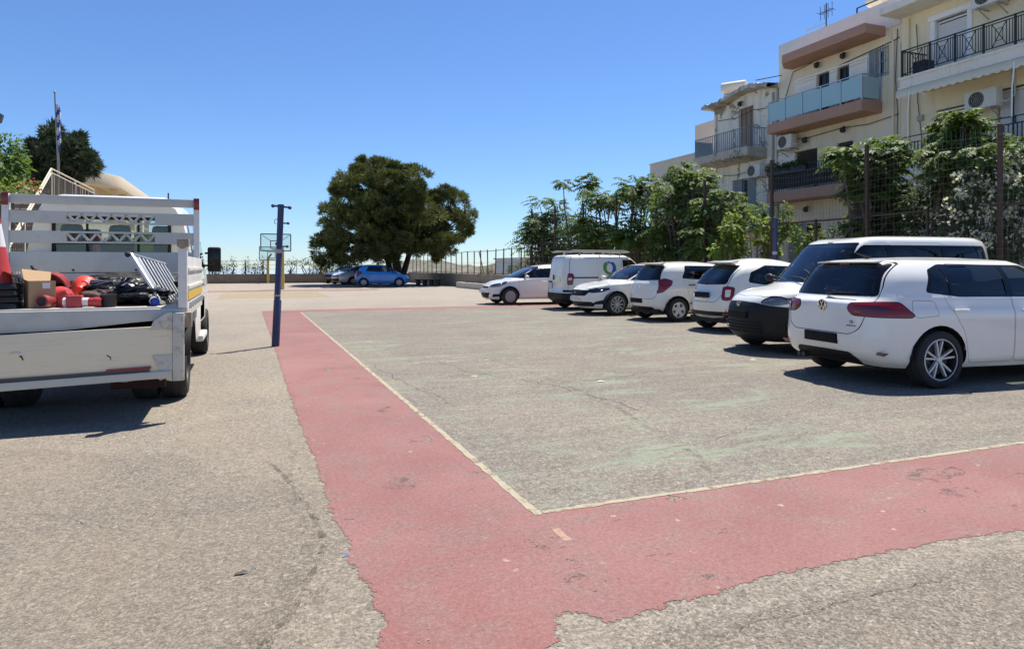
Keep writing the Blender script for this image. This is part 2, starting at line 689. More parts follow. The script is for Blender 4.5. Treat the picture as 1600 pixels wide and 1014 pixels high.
def sheet(name, pts, z, m, kind='structure'):
    """flat polygon a few millimetres above what lies below"""
    me = bpy.data.meshes.new(name)
    bm = bmesh.new()
    vs = [bm.verts.new((p[0], p[1], z)) for p in pts]
    f = bm.faces.new(vs)
    f.normal_update()
    if f.normal.z < 0: f.normal_flip()
    bmesh.ops.triangulate(bm, faces=[f])
    bm.to_mesh(me)
    bm.free()
    o = link(name, me, m)
    o['kind'] = kind
    return o


def ragged(pts, step=0.05, amp=0.012, closed=False, big=0.0):
    out = []
    n = len(pts)
    ph = rnd.random() * 10
    for i in range(n if closed else n - 1):
        a = Vector(pts[i]).to_2d() if len(pts[i]) > 2 else Vector(pts[i])
        b = Vector(pts[(i + 1) % n])
        L = (b - a).length
        k = max(1, int(L / step))
        nrm = Vector((-(b - a).y, (b - a).x)).normalized() if L > 0 else Vector((0, 0))
        for j in range(k):
            t = j / k
            p = a.lerp(b, t)
            s = (i * 7 + t * L * 3 + ph)
            off = rnd.uniform(-amp, amp) + big * math.sin(s * 2.1) * math.sin(s * 0.77 + 1)
            out.append(p + nrm * off)
    if not closed: out.append(Vector(pts[-1]))
    return [(p.x, p.y) for p in out]


# ---------------------------------------------------------------- ground, sea, hills
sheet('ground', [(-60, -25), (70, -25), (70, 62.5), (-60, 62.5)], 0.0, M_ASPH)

N = NT('sea_water')
wv = N.noise(N.mapping(N.pos(), scale=(0.02, 0.05, 1)), 1.0, 6, 0.6)
N.set(color=(0.30, 0.40, 0.46), rough=0.6, spec=0.5, normal=N.bump(wv, 0.3, 2.0))
sheet('sea', [(-9000, 66), (9000, 66), (9000, 15000), (-9000, 15000)], -45.0, N.mat)

N = NT('dry_hillside')
P = N.pos()
a = N.noise(P, 0.012, 8, 0.65)
b = N.noise(P, 0.05, 5, 0.7)
c = N.mix(N.ramp(a, 0.35, 0.65), (0.22, 0.185, 0.15), (0.115, 0.125, 0.095))
c = N.mix(N.ramp(b, 0.52, 0.6), c, (0.075, 0.09, 0.06))
vv = N.voro(P, 0.055, 'F1', 'Distance')
c = N.mix(N.ramp(vv, 0.10, 0.14, (1, 1, 1, 1), (0, 0, 0, 1)), c, (0.45, 0.40, 0.34))
N.set(color=c, rough=0.95, spec=0.1)
M_HILL = N.mat


def hills():
    V, F = [], []
    nx, ny = 140, 16
    for j in range(ny):
        for i in range(nx):
            px = 500 + i * (1250.0 / (nx - 1))
            D = 700 + j * 110
            d = ray(px) * D
            t = j / (ny - 1)
            # skyline read off the picture, in pixels above the horizon line
            sky = np.interp(px, [500, 600, 650, 690, 720, 750, 765, 800, 840, 950, 1100, 1300, 1750], [-6, 2, 12, 10, 4, 0, 5, 7, 12, 22, 30, 38, 45])
            sky += 1.1 * math.sin(px * 0.13) + 0.8 * math.sin(px * 0.31 + 1)
            top = CAM_H + sky / 1055 * (700 + 110 * 11)
            prof = math.sin(min(1.0, t / 0.73) * math.pi / 2) ** 1.3 if t < 0.73 else math.cos((t - 0.73) / 0.27 * 1.2)
            z = -46 + (top + 46) * prof + 2.0 * math.sin(i * 1.7 + j * 2.3) * prof * (1 - prof)
            V.append((d.x, d.y, z))
    for j in range(ny - 1):
        for i in range(nx - 1):
            a = j * nx + i
            F.append((a, a + 1, a + nx + 1, a + nx))
    o = fast_mesh('hills', V, F, M_HILL, smooth=True)
    o['kind'] = 'structure'


hills()

# ---------------------------------------------------------------- painted court (a volleyball court, 9 x 18 m)
CX0, CY0, CX1, CY1 = 1.53, 3.52, 10.55, 21.7
left = [gp(*p) for p in ((410, 488), (422, 522), (430, 545), (447, 600), (461, 640), (480, 690), (497, 728), (508, 770), (521, 812), (548, 846), (541, 872), (566, 902), (590, 925), (577, 950), (612, 968), (588, 1004))]
near = [gp(*p) for p in ((620, 1040), (830, 1030), (874, 994), (866, 966), (888, 955), (918, 957), (940, 976), (1040, 946), (1150, 916), (1172, 905), (1300, 880), (1480, 842), (1600, 828))]
outl = [tuple(p) for p in left + near] + [(6.0, 2.27), (13.4, 2.15), (13.4, 22.95), (9, 22.9), (6, 22.95), (3, 22.9), (0.44, 22.85)]


def paint_sheet(name, poly, hole, z, m, step=0.07, out=0.14):
    """fine grid over a painted area that carries the distance to the paint's edge (for the wear of the rim)"""
    P = np.array(poly)
    x0, y0 = P.min(0) - out; x1, y1 = P.max(0) + out
    xs, ys = np.arange(x0, x1 + step, step), np.arange(y0, y1 + step, step)
    X, Y = np.meshgrid(xs, ys)
    Q = np.stack([X.ravel(), Y.ravel()], 1)
    d = np.full(len(Q), 1e9); ins = np.zeros(len(Q), dtype=bool)
    for i in range(len(P)):
        a, b = P[i - 1], P[i]
        ab = b - a
        t = np.clip(((Q - a) @ ab) / max(1e-9, ab @ ab), 0, 1)
        d = np.minimum(d, np.linalg.norm(Q - (a + t[:, None] * ab), axis=1))
        c = (a[1] > Q[:, 1]) != (b[1] > Q[:, 1])
        with np.errstate(divide='ignore', invalid='ignore'):
            xi = (b[0] - a[0]) * (Q[:, 1] - a[1]) / (b[1] - a[1] + 1e-12) + a[0]
        ins ^= c & (Q[:, 0] < xi)
    sd = np.where(ins, d, -d)
    nx = len(xs)
    V = np.concatenate([Q, np.full((len(Q), 1), z)], 1)
    i, j = np.meshgrid(np.arange(nx - 1), np.arange(len(ys) - 1))
    a = (j * nx + i).ravel()
    F = np.stack([a, a + 1, a + nx + 1, a + nx], 1)
    mid = V[F].mean(1)
    keep = (sd[F].max(1) > -out) & ~((mid[:, 0] > hole[0]) & (mid[:, 1] > hole[1]) & (mid[:, 1] < hole[2]))
    F = F[keep]
    used = np.unique(F); rm = -np.ones(len(V), dtype=int); rm[used] = np.arange(len(used))
    o = fast_mesh(name, V[used], rm[F], m)
    at = o.data.attributes.new('edge', 'FLOAT', 'POINT')
    at.data.foreach_set('value', sd[used].astype(np.float32))
    o['kind'] = 'structure'
    return o


paint_sheet('court_border', outl, (CX0 + .15, CY0 + .15, CY1 - .15), 0.0022, M_RED)
sheet('court_surface', ragged([(CX0, CY0), (13.2, CY0), (13.2, CY1), (CX0, CY1)], 0.06, 0.007, True), 0.0034, M_COURT)


def ribbon(name, a, b, w, z, m, amp=0.006, step=0.05):
    a, b = Vector(a), Vector(b)
    d = (b - a).normalized()
    n = Vector((-d.y, d.x)) * (w / 2)
    return sheet(name, ragged([tuple(a - n), tuple(b - n), tuple(b + n), tuple(a + n)], step, amp, True), z, m)


ribbon('court_line', (CX0, CY0 - 0.03), (CX0, CY1), 0.050, 0.0046, M_LINE, 0.007)
ribbon('court_line', (CX0 + 0.035, CY0), (12.5, CY0), 0.044, 0.0046, M_LINE, 0.007)
ribbon('court_line', (CX0 + 0.035, CY1), (CX1, CY1), 0.05, 0.0046, M_FAINT)
for yy in (9.6, 12.6, 15.6):
    ribbon('court_line', (CX0 + 0.035, yy), (CX1, yy), 0.05, 0.0046, M_FAINT)
# a stub of old tape on the red corner
ribbon('court_line', gp(864, 824), gp(888, 845), 0.045, 0.0035, m_line('old_tape', (0.40, 0.255, 0.19), 0.43), 0.004, 0.02)
# remains of the basketball court further on
for nm, pts, m in (('court_marking', [(1.5, 26.2), (10, 26.2), (10, 26.45), (1.5, 26.45)], M_FAINT),
                   ('court_marking', [(-1.2, 32), (3.6, 32), (3.6, 39), (-1.2, 39)], M_YEL),
                   ('court_marking', [(-2.2, 40.2), (7.5, 40.2), (7.5, 43), (-2.2, 43)], M_PINK),
                   ('court_marking', [(4.5, 33.5), (9, 33.5), (9, 33.7), (4.5, 33.7)], M_FAINT),
                   ('court_marking', [(-3, 27.5), (-0.5, 27.5), (-0.5, 27.7), (-3, 27.7)], M_FAINT)):
    sheet(nm, ragged(pts, 0.15, 0.04, True), 0.006, m)

# coarser resurfaced patch bottom left, its worn edge and pale crack filler
pp = [gp(*p) for p in ((-200, 712), (0, 703), (70, 700), (150, 708), (205, 716), (262, 706), (300, 715), (340, 742), (395, 745), (438, 752), (462, 778), (486, 812), (498, 842), (488, 872), (462, 915), (452, 950), (415, 990), (380, 1100), (-600, 1100))]
sheet('resurfaced_patch', ragged(pp, 0.05, 0.02, True, 0.02), 0.0012, M_COARSE)
sheet('resurfaced_patch', ragged([(1.28, 2.12), (1.45, 2.2), (12, 2.12), (12, -6), (0.9, -6), (0.7, 1.2)], 0.06, 0.02, True, 0.02), 0.0012, M_COARSE)
M_STAIN = m_line('dark_edge_dirt', (0.12, 0.10, 0.072), 0.52, 0.16, .75)
edge = [gp(*p) for p in ((420, 720), (452, 752), (474, 782), (497, 822), (507, 848), (497, 878), (478, 912), (462, 950), (430, 985), (405, 1030))]


def strip(name, line, ws, z, m, amp):
    l, r_ = [], []
    for i, p in enumerate(line):
        p = Vector(p)
        d = Vector(line[min(i + 1, len(line) - 1)]) - Vector(line[max(i - 1, 0)])
        n = Vector((-d.y, d.x)).normalized()
        w = ws[i] if isinstance(ws, list) else ws
        l.append(tuple(p + n * w / 2))
        r_.append(tuple(p - n * w / 2))
    return sheet(name, ragged(l + r_[::-1], 0.03, amp, True), z, m)


strip('dirt_streak', edge,  [0.02, 0.03, 0.03, 0.035, 0.03, 0.035, 0.03, 0.03, 0.04, 0.05], 0.0046, M_STAIN, 0.008)
M_STAIN2 = m_line('soft_dirt', (0.15, 0.128, 0.095), 0.52, 0.2, .42)
strip('dirt_streak', edge, [0.1, 0.15, 0.2, 0.16, 0.22, 0.18, 0.2, 0.22, 0.3, 0.35], 0.0034, M_STAIN2, 0.03)
M_SAND = m_line('sandy_dust', (0.42, 0.34, 0.235), 0.50, 0.16, .38)
for pp_ in ([(265, 690), (330, 655), (420, 640), (455, 690), (470, 735), (440, 745), (395, 742), (345, 738), (300, 712)], [(455, 640), (480, 690), (500, 740), (520, 800), (490, 800), (470, 745), (450, 700)], [(150, 800), (175, 850), (180, 950), (160, 1010), (135, 1010), (150, 930), (140, 850)]):
    sheet('sand_patch', ragged([gp(*p) for p in pp_], .06, .03, True), 0.0040, M_SAND)
M_SEAM = m_line('court_seam_dirt', (0.15, 0.145, 0.11), 0.53, 0.12, .6)
strip('court_seam', ragged([gp(*p) for p in ((700, 548), (786, 566), (850, 590), (930, 620), (985, 650), (1040, 682), (1075, 706), (1120, 740))], .12, .03), 0.05, 0.0046, M_SEAM, 0.02)
for px, py in ((742, 588), (1176, 562)):
    c_ = [gp(px + 8 * math.cos(a) * rnd.uniform(.25, 1.2), py + 2 * math.sin(a) * rnd.uniform(.3, 1.2)) for a in [2 * math.pi * k / 9 for k in range(9)]]
    sheet('paint_scrap', c_, 0.0046, M_LINE)
M_CRACK = m_line('pale_crack_filler', (0.37, 0.315, 0.24), 0.50, 0.12, .62)
strip('asphalt_crack', ragged([gp(*p) for p in ((330, 585), (296, 628), (283, 650), (276, 672), (279, 690), (255, 728), (238, 765), (226, 800), (220, 840))], 0.12, 0.03), 0.015, 0.0052, M_CRACK, 0.008)
strip('asphalt_crack', ragged([gp(*p) for p in ((165, 860), (160, 900), (152, 960), (150, 1020))], 0.08, 0.02), 0.012, 0.0052, M_CRACK, 0.008)

# hairline cracks that wander and fork
M_HAIR = m_line('hairline_crack', (0.075, 0.066, 0.055), 0.46, 0.05, 1.0)
def crack(p0, p1, n, wob, w):
    a, b = Vector(gp(*p0)), Vector(gp(*p1))
    L = (b - a).length
    nr_ = Vector((-(b - a).y, (b - a).x)).normalized()
    o_, pts = 0.0, []
    for i in range(n + 1):
        o_ = o_ * .8 + rnd.uniform(-wob, wob)
        pts.append(tuple(a.lerp(b, i / n) + nr_ * o_))
    strip('asphalt_crack', pts, [w * rnd.uniform(.5, 1.4) for _ in pts], 0.0052, M_HAIR, w * .25)
    return pts
crack((640, 555), (1010, 640), 40, .09, .010)
crack((860, 603), (1060, 575), 24, .08, .008)
crack((1000, 705), (1330, 625), 34, .06, .004)
crack((560, 560), (720, 640), 24, .05, .008)
crack((40, 800), (200, 830), 24, .02, .003)
crack((1150, 985), (1480, 900), 30, .02, .0028)
crack((900, 520), (1250, 545), 30, .12, .010)

# scuffs rubbed into the red paint by tyres
M_SCUFF = m_line('grey_scuff', (0.16, 0.125, 0.11), 0.54, 0.07, .7)
for px, py, w, h in ((625, 757, 26, 13), (1462, 742, 46, 14), (1505, 768, 40, 8), (900, 905, 22, 10), (1110, 906, 28, 9), (750, 740, 20, 8), (600, 640, 14, 5)):
    c = [gp(px + w * math.cos(a) * rnd.uniform(.7, 1.2), py + h * math.sin(a) * rnd.uniform(.7, 1.2)) for a in [2 * math.pi * k / 12 for k in range(12)]]
    sheet('paint_scuff', c, 0.0034, M_SCUFF)

# loose grit and scraps lying about
V, F = [], []
for k in range(260):
    px, py = rnd.uniform(-20, 1620), rnd.uniform(560, 1013)
    x, y = gp(px, py)
    s = rnd.uniform(0.002, 0.005) * (1.6 if rnd.random() < 0.05 else 1)
    a = rnd.uniform(0, 6.28)
    b = len(V)
    for i in range(4):
        V.append((x + s * math.cos(a + i * 1.571) * rnd.uniform(0.6, 1.2), y + s * math.sin(a + i * 1.571) * rnd.uniform(0.6, 1.2), 0.005))
    V.append((x, y, 0.005 + s * 0.5))
    for i in range(4):
        F.append((b + i, b + (i + 1) % 4, b + 4))
o = fast_mesh('grit', V, F, mat('grit', (0.36, 0.30, 0.22), 0.9, var=0.5, scale=4))
o['kind'] = 'stuff'
for px, py, s, c, lb, ct in ((377, 897, 0.035, (0.06, 0.05, 0.035), 'shrivelled dark leaf on the coarse asphalt', 'leaf'), (539, 869, 0.018, (0.04, 0.15, 0.5), 'tiny blue plastic scrap beside the red paint edge', 'litter'), (938, 597, 0.07, (0.62, 0.5, 0.38), 'crumpled pale scrap of paper on the court', 'litter')):
    x, y = gp(px, py)
    g = MB()
    g._add([(x - s, y - s * .2, .008), (x + s * .2, y - s * .32, .012), (x + s, y, .007), (x + s * .3, y + s * .35, .014), (x - s * .6, y + s * .25, .008), (x, y, .008 + s * .22)], [(0, 1, 5), (1, 2, 5), (2, 3, 5), (3, 4, 5), (4, 0, 5)])
    tag(g.build('dry_leaf' if ct == 'leaf' else 'litter_scrap', mat('scrap_%d' % px, c, 0.8)), lb, ct, kind='thing')
# ================================================================ walls, fences and court furniture
M_CONC = mat('rough_concrete', (0.30, 0.26, 0.21), 0.9, var=0.25, scale=1.6, bump=0.5, bscale=30, dirt=(0.10, 0.085, 0.07), dirt_amt=0.6)
M_BLOCK = mat('weathered_block', (0.235, 0.19, 0.15), 0.92, var=0.28, scale=1.2, bump=0.6, bscale=24, dirt=(0.09, 0.075, 0.06), dirt_amt=0.65)
M_WHITEWASH = mat('whitewashed_kerb', (0.66, 0.61, 0.52), 0.85, var=0.1, scale=2, bump=0.3, bscale=30, dirt=(0.3, 0.26, 0.2), dirt_amt=0.5)
M_RUST = mat('rusty_steel', (0.085, 0.055, 0.042), 0.75, 0.3, var=0.4, scale=8, bump=0.3, bscale=60, dirt=(0.16, 0.075, 0.04), dirt_amt=0.6)
M_WIRE = mat('galvanised_wire', (0.22, 0.22, 0.21), 0.55, 0.6, var=0.2, scale=3)
M_BLUEPOST = mat('navy_post_paint', (0.028, 0.045, 0.115), 0.55, var=0.35, scale=6, bump=0.2, bscale=40, dirt=(0.02, 0.02, 0.025), dirt_amt=0.7)
M_YELPOST = mat('yellow_post_paint', (0.58, 0.42, 0.10), 0.6, var=0.15, scale=3, dirt=(0.3, 0.22, 0.1), dirt_amt=0.4)
M_DARKIRON = mat('dark_iron', (0.03, 0.03, 0.033), 0.5, 0.3, var=0.3, scale=5)

FX = 14.0                                             # fence line along the right hand side
BY = 61.5                                             # back wall


def wall_thing(name, label, x0, x1, y0, y1, z1, m, along, n, cat='wall'):
    """low wall cast in bays with a coping; every bay a piece of its own"""
    t = thing(name, label, cat, ((x0 + x1) / 2, (y0 + y1) / 2, 0))
    ox, oy = t.location.x, t.location.y
    for i in range(n):
        a, b = i / n, (i + 1) / n
        dz = rnd.uniform(-0.02, 0.02)
        g = MB()
        if along == 'X':
            xa, xb = x0 + (x1 - x0) * a, x0 + (x1 - x0) * b
            g.bb(xa + .004 - ox, xb - .004 - ox, y0 - oy, y1 - oy, -0.1, z1 + dz)
        else:
            ya, yb = y0 + (y1 - y0) * a, y0 + (y1 - y0) * b
            g.bb(x0 - ox, x1 - ox, ya + .004 - oy, yb - .004 - oy, -0.1, z1 + dz)
        g.build('wall_bay', m, t, bevel=0.015)
    return t


wall_thing('back_wall', 'long low brown concrete wall closing the far end of the lot', -40, FX - 0.15, BY, BY + 0.25, 0.78, M_BLOCK, 'X', 14)
wall_thing('side_wall', 'low concrete wall under the row of thin posts right of the big pine', FX - 0.13, FX + 0.12, 33.0, BY + 0.25, 0.92, M_CONC, 'Y', 9)
wall_thing('base_wall', 'concrete footing below the tall wire fence behind the parked cars', FX - 0.1, FX + 0.1, -2, 32.9, 0.35, M_CONC, 'Y', 10)

# planter kerb with earth
t = thing('planter', 'pale whitewashed planter kerb in front of the side wall', 'planter', (13.45, 39.6, 0))
for (a, b, c, d) in ((-0.22, 0.0, -4.8, 4.6), ):
    for k in range(4):
        y0 = c + (d - c) * k / 4
        y1 = c + (d - c) * (k + 1) / 4
        g = MB(); g.bb(a, b, y0 + .004, y1 - .004, 0, 0.37 + rnd.uniform(-.01, .01)); g.build('kerb_block', M_WHITEWASH, t, bevel=0.02)
g = MB(); g.bb(0.003, 0.40, 4.38, 4.6, 0, 0.365); g.build('kerb_block', M_WHITEWASH, t, bevel=0.02)
g = MB(); g.bb(0.003, 0.40, -4.79, 4.376, 0, 0.30); g.build('soil', mat('dry_soil', (0.17, 0.12, 0.08), 0.95, var=0.3, scale=6, bump=0.5), t)

# ---------------------------------------------------------------- fences
f1 = thing('picket_fence', 'thin dark steel posts and wire on top of the side wall right of the pine', 'fence', (FX, 47, 0.9))
ys = [33.0 + 1.37 * i for i in range(21)]
for y in ys:
    g = MB()
    lean = rnd.uniform(-0.03, 0.03)
    g.bar((0, y - 47, -0.05), (lean, y - 47 + rnd.uniform(-.03, .03), 1.55 + rnd.uniform(-.04, .04)), 0.055, 0.055)
    g.build('post', M_RUST, f1)
g = MB(); g.bar((0, 41.6 - 47, 1.5), (0.05, 40.7 - 47, 0.0), 0.05); g.build('brace', M_RUST, f1)
g = MB()
pts = [(0.0, y - 47 + 0.68 * k, 1.50 - 0.10 * k) for y in ys for k in (0, )]
g.tube([(0, p[1], 1.5 + 0.03 * math.sin(i)) for i, p in enumerate(pts)], 0.018, 4)
g.tube([(0, p[1], 0.75 + 0.03 * math.sin(i * 2)) for i, p in enumerate(pts)], 0.006, 4)
g.build('rail', M_RUST, f1)
g = MB(); g.tube([(0, p[1], 0.08) for p in pts], 0.02, 4); g.build('rail', M_RUST, f1)

f2 = thing('wire_fence', 'tall welded wire fence on rusty posts between parked cars and buildings', 'fence', (FX, 15, 0))
py_ = [3.3, 6.15, 9.0, 12.1, 15.3, 18.3, 21.2, 24.1, 27.0, 30.0, 32.8]
for i, y in enumerate(py_):
    g = MB()
    h = 4.35 + 0.12 * math.sin(i * 2.1)
    g.bar((0, y - 15, 0.3), (rnd.uniform(-.04, .02), y - 15 + rnd.uniform(-.03, .03), h), 0.075, 0.075, up=(0, 1, 0))
    g.build('post', M_RUST, f2, bevel=0.008)
for i in range(len(py_) - 1):
    y = (py_[i] + py_[i + 1]) / 2
    g = MB(); g.bar((0, y - 15, 0.3), (0.0, y - 15, 2.66), 0.05, up=(0, 1, 0)); g.build('short_post', M_RUST, f2)
    g = MB(); g.bar((0.045, py_[i] - 15, 2.62 + rnd.uniform(-.03, .03)), (0.045, py_[i + 1] - 15, 2.62 + rnd.uniform(-.03, .03)), 0.045); g.build('rail', M_RUST, f2)


def wire_panel():
    V, F = [], []

    def wire(pts, r):
        for a, b in zip(pts[:-1], pts[1:]):
            a, b = np.array(a), np.array(b)
            d = b - a
            n = np.cross(d, (1, 0, 0)); n = n / np.linalg.norm(n) * r
            k = len(V)
            for p in (a, b):
                V.extend([p + n, p - n * 0.5 + np.array((r * .87, 0, 0)), p - n * 0.5 - np.array((r * .87, 0, 0))])
            F.extend([(k, k + 1, k + 4, k + 3), (k + 1, k + 2, k + 5, k + 4), (k + 2, k, k + 3, k + 5)])
    ztop = lambda y: 4.15 + 0.10 * math.sin(y * 0.9) + 0.05 * math.sin(y * 2.3)
    xb = lambda y, z: 0.05 * math.sin(y * 1.7 + z) * math.sin(z * 1.1)
    y = -11.8
    while y < 17.8:
        zt = ztop(y)
        wire([(xb(y, z) - 0.05, y + 0.012 * math.sin(z * 3 + y), z) for z in np.linspace(0.35, zt, 6)], 0.0026)
        y += 0.102
    z = 0.4
    while z < 4.2:
        wire([(xb(yy, z) - 0.05, yy, z + 0.05 * math.sin(yy * 1.1) * (z / 4) + 0.02 * math.sin(yy * 2.9 + z * 5)) for yy in np.linspace(-11.8, 17.8, 60)], 0.0026)
        z += 0.152
    o = fast_mesh('wire_mesh', V, F, M_WIRE, f2)
    o['kind'] = 'stuff'


wire_panel()

# ---------------------------------------------------------------- volleyball posts
def volley_post(x, y, label, h, lean, lab2=None):
    t = thing('volleyball_post', label, 'post', (x, y, 0), YAW * 0, 'volleyball posts at the ends of the centre line')
    g = MB(); g.tube([(0, 0, 0), (0.01 + lean * .3, 0, h * .32), (lean * .35, 0, h * .33), (lean, 0, h - 0.07)], [0.068, 0.066, 0.054, 0.054], 14); g.build('pole', M_BLUEPOST, t)
    g = MB(); g.cyl((lean, 0, h - .07), (lean, 0, h), 0.056, n=14); g.bar((lean - .13, 0, h - .025), (lean + .15, 0, h - .05), 0.035, 0.03)
    g.sphere((lean - .13, 0, h - .028), 0.034, 8, 6); g.sphere((lean + .15, 0, h - .052), 0.034, 8, 6); g.build('top_bracket', M_BLUEPOST, t)
    for z in (h - 0.33, h - 0.74):
        g = MB(); g.bar((lean * z / h + .04, 0, z), (lean * z / h + .13, 0, z), 0.03, 0.024); g.sphere((lean * z / h + .135, 0, z), 0.026, 8, 6); g.build('hook', M_BLUEPOST, t)
    g = MB(); g.tube([(lean * .9 - .05, -.01, h - .26), (lean * .9 - .09, -.02, h - .27), (lean * .9 - .095, -.02, h - .33), (lean * .9 - .07, -.02, h - .35)], 0.006, 5); g.build('eye_hook', M_DARKIRON, t)
    tape = mat('grey_tape', (0.36, 0.36, 0.38), 0.6, var=0.4, scale=14)
    for z, d in ((h - .86, .07), (h - 1.62, .03), (h - 1.83, .10)):
        xx = lean * z / h
        g = MB(); g.lathe([(0.0572, z), (0.0578, z + d * .5), (0.0570, z + d)], (xx, 0, 0), 'Z', 14); g.build('tape_band', tape, t)
    return t


volley_post(0.46, 12.6, 'worn blue volleyball post with hooks on the red border near the truck', 2.50, 0.09)
volley_post(11.62, 12.6, 'plain blue volleyball post behind the black-nosed van by the wire fence', 2.55, 0.0)


def hoop(x, y, label, zt, w, h, post_side):
    t = thing('basketball_hoop', label, 'basketball hoop', (x, y, 0), 0, 'basketball hoops at the far end of the lot')
    g = MB(); g.tube([(post_side, 0.9, 0), (post_side, 0.9, zt - .9)], [0.13, 0.11], 10); g.build('post', M_YELPOST, t)
    g = MB(); g.bar((post_side, .9, zt - .95), (0, 0.05, zt - h * .55), 0.09, 0.12); g.build('arm', M_DARKIRON, t)
    fm = mat('backboard_frame', (0.10, 0.10, 0.10), 0.6, 0.3)
    g = MB()
    for a, b in (((-w / 2, zt - h), (w / 2, zt - h)), ((-w / 2, zt), (w / 2, zt)), ((-w / 2, zt - h), (-w / 2, zt)), ((w / 2, zt - h), (w / 2, zt))):
        g.bar((a[0], 0, a[1]), (b[0], 0, b[1]), 0.06, 0.06, up=(0, 1, 0))
    g.build('frame', fm, t)
    g = MB()
    for s in (-1, 1):
        g.bar((s * w * .46, .04, zt - .06), (s * .28, .04, zt - h * .42), 0.03, 0.03, up=(0, 1, 0))
    for a, b in (((-.3, zt - h * .85), (.3, zt - h * .85)), ((-.3, zt - h * .4), (.3, zt - h * .4)), ((-.3, zt - h * .85), (-.3, zt - h * .4)), ((.3, zt - h * .85), (.3, zt - h * .4))):
        g.bar((a[0], -.01, a[1]), (b[0], -.01, b[1]), 0.05, 0.02, up=(0, 1, 0))
    g.build('target_square', fm, t)
    pm = glass_mat('clear_backboard', (0.9, 0.95, 0.95), 0.95, 0.15)
    g = MB(); g.bb(-w / 2 + .03, w / 2 - .03, -.004, .004, zt - h + .03, zt - .03); g.build('backboard', pm, t)
    g = MB()
    g.tube([(0.23 * math.cos(i * math.pi / 8), -.36 + .23 * math.sin(i * math.pi / 8), zt - h * .93) for i in range(16)], 0.018, 5, True)
    g.bar((0, -.13, zt - h * .93), (0, 0, zt - h * .93), 0.1, 0.03)
    g.build('ring', mat('hoop_orange', (0.35, 0.11, 0.05), 0.5), t)
    return t


p = at_d(431, 366, 41); hoop(p.x, p.y, 'nearer basketball hoop with clear framed backboard behind the blue post', p.z, 1.72, 1.02, 0.42)
p = at_d(424, 386, 57); hoop(p.x, p.y, 'farther basketball hoop on a thin yellow post before the back wall', p.z, 1.9, 1.1, -0.25)

# bench in front of the side wall
p = at_d(669, 440, 50)
t = thing('bench', 'dark bench on stubby legs at the foot of the side wall', 'bench', (p.x, p.y, 0), R(-35))
g = MB(); g.bb(-1.0, 1.0, -.25, .25, .40, .47); g.build('seat', M_DARKIRON, t, bevel=0.01)
for x in (-.78, -.26, .26, .78):
    g = MB(); g.bb(x - .11, x + .11, -.2, .2, 0, .398); g.build('leg', mat('dark_block', (0.07, 0.06, 0.055), 0.8), t, bevel=0.01)

# ================================================================ left: stairs, terrace, school
M_STEP = mat('step_stone', (0.20, 0.145, 0.115), 0.9, var=0.3, scale=2.5, bump=0.5, bscale=25, dirt=(0.09, 0.065, 0.05), dirt_amt=0.6)
M_NOSE = mat('sunlit_tread_stone', (0.55, 0.50, 0.43), 0.7, var=0.15, scale=3)  # pale treads over dark risers: sun and shade put into the colours
SX = -5.25
n = 19
st = thing('staircase', 'stone steps with pale treads climbing to the terrace left of the truck', 'stairs', (SX - 2, 17.6, 0))
for i in range(n):
    y0 = 17.6 + i * 0.29
    z1 = (i + 1) * 3.2 / n
    g = MB(); g.bb(-2.6, 1.98, y0 - 17.6, y0 - 17.6 + 0.286, 0 if i < 2 else z1 - 0.5, z1 - 0.032); g.build('step', M_STEP, st, bevel=0.006)
    g = MB(); g.bb(-2.6, 1.98, y0 - 17.6 - 0.025, y0 - 17.6 + 0.29, z1 - 0.03, z1); g.build('tread', M_NOSE, st, bevel=0.006)
M_TERR = mat('terrace_wall', (0.42, 0.36, 0.28), 0.9, var=0.15, scale=1, bump=0.3, dirt=(0.2, 0.17, 0.13), dirt_amt=0.5)
t = tag(MB().bb(-42, SX, 23.2, 60.5, -0.1, 3.19).build('terrace', M_TERR), 'raised school terrace behind the truck', 'terrace', kind='structure')
t = tag(MB().bb(-42, SX - 4.7, 14.5, 23.19, -0.1, 2.5).build('terrace_bank', mat('terrace_soil', (0.22, 0.17, 0.12), 0.95, var=0.3, scale=1.5, bump=0.5)), 'earth bank left of the stone steps', 'bank', kind='structure')

# railing: sloping handrail up the steps, then level along the terrace edge, filled with thin uprights
M_RAIL = mat('cream_rail_paint', (0.62, 0.55, 0.44), 0.55, var=0.12, scale=5)
M_REED = mat('grey_reed', (0.12, 0.098, 0.075), 0.85, var=0.45, scale=6)
rl = thing('stair_railing', 'cream handrail peaking at the head of the steps, filled with grey uprights', 'railing', (SX, 22.9, 3.2))
for dz in (1.02, 0.90):
    g = MB(); g.tube([(0, -5.0, dz - 3.05), (0, 0, dz), (0, 5.75, dz + (0.0 if dz > 1 else -.02))], 0.024, 6); g.build('handrail', M_RAIL, rl)
for y, zb, zt in ((0, 0, 1.02), (5.75, 0, 1.02), (-2.5, -1.6, -.50), (-5.0, -3.15, -2.03), (2.9, 0, 1.02)):
    g = MB(); g.bar((0, y, zb), (0, y, zt), 0.045, 0.045, up=(0, 1, 0)); g.build('post', M_RAIL, rl)
y = 0.06
while y < 5.7:
    g = MB(); g.bar((0.0, y, -.05), (rnd.uniform(-.01, .01), y + rnd.uniform(-.012, .012), 0.89), 0.035, 0.018, up=(0, 1, 0)); g.build('upright', M_REED if rnd.random() < .85 else M_RAIL, rl)
    y += rnd.uniform(0.042, 0.066)
y = -0.06
while y > -5:
    g = MB(); g.bar((0, y, 0.61 * y - .03), (0, y, 0.61 * y + .88), 0.022, 0.018, up=(0, 1, 0)); g.build('upright', M_REED, rl)
    y -= 0.14
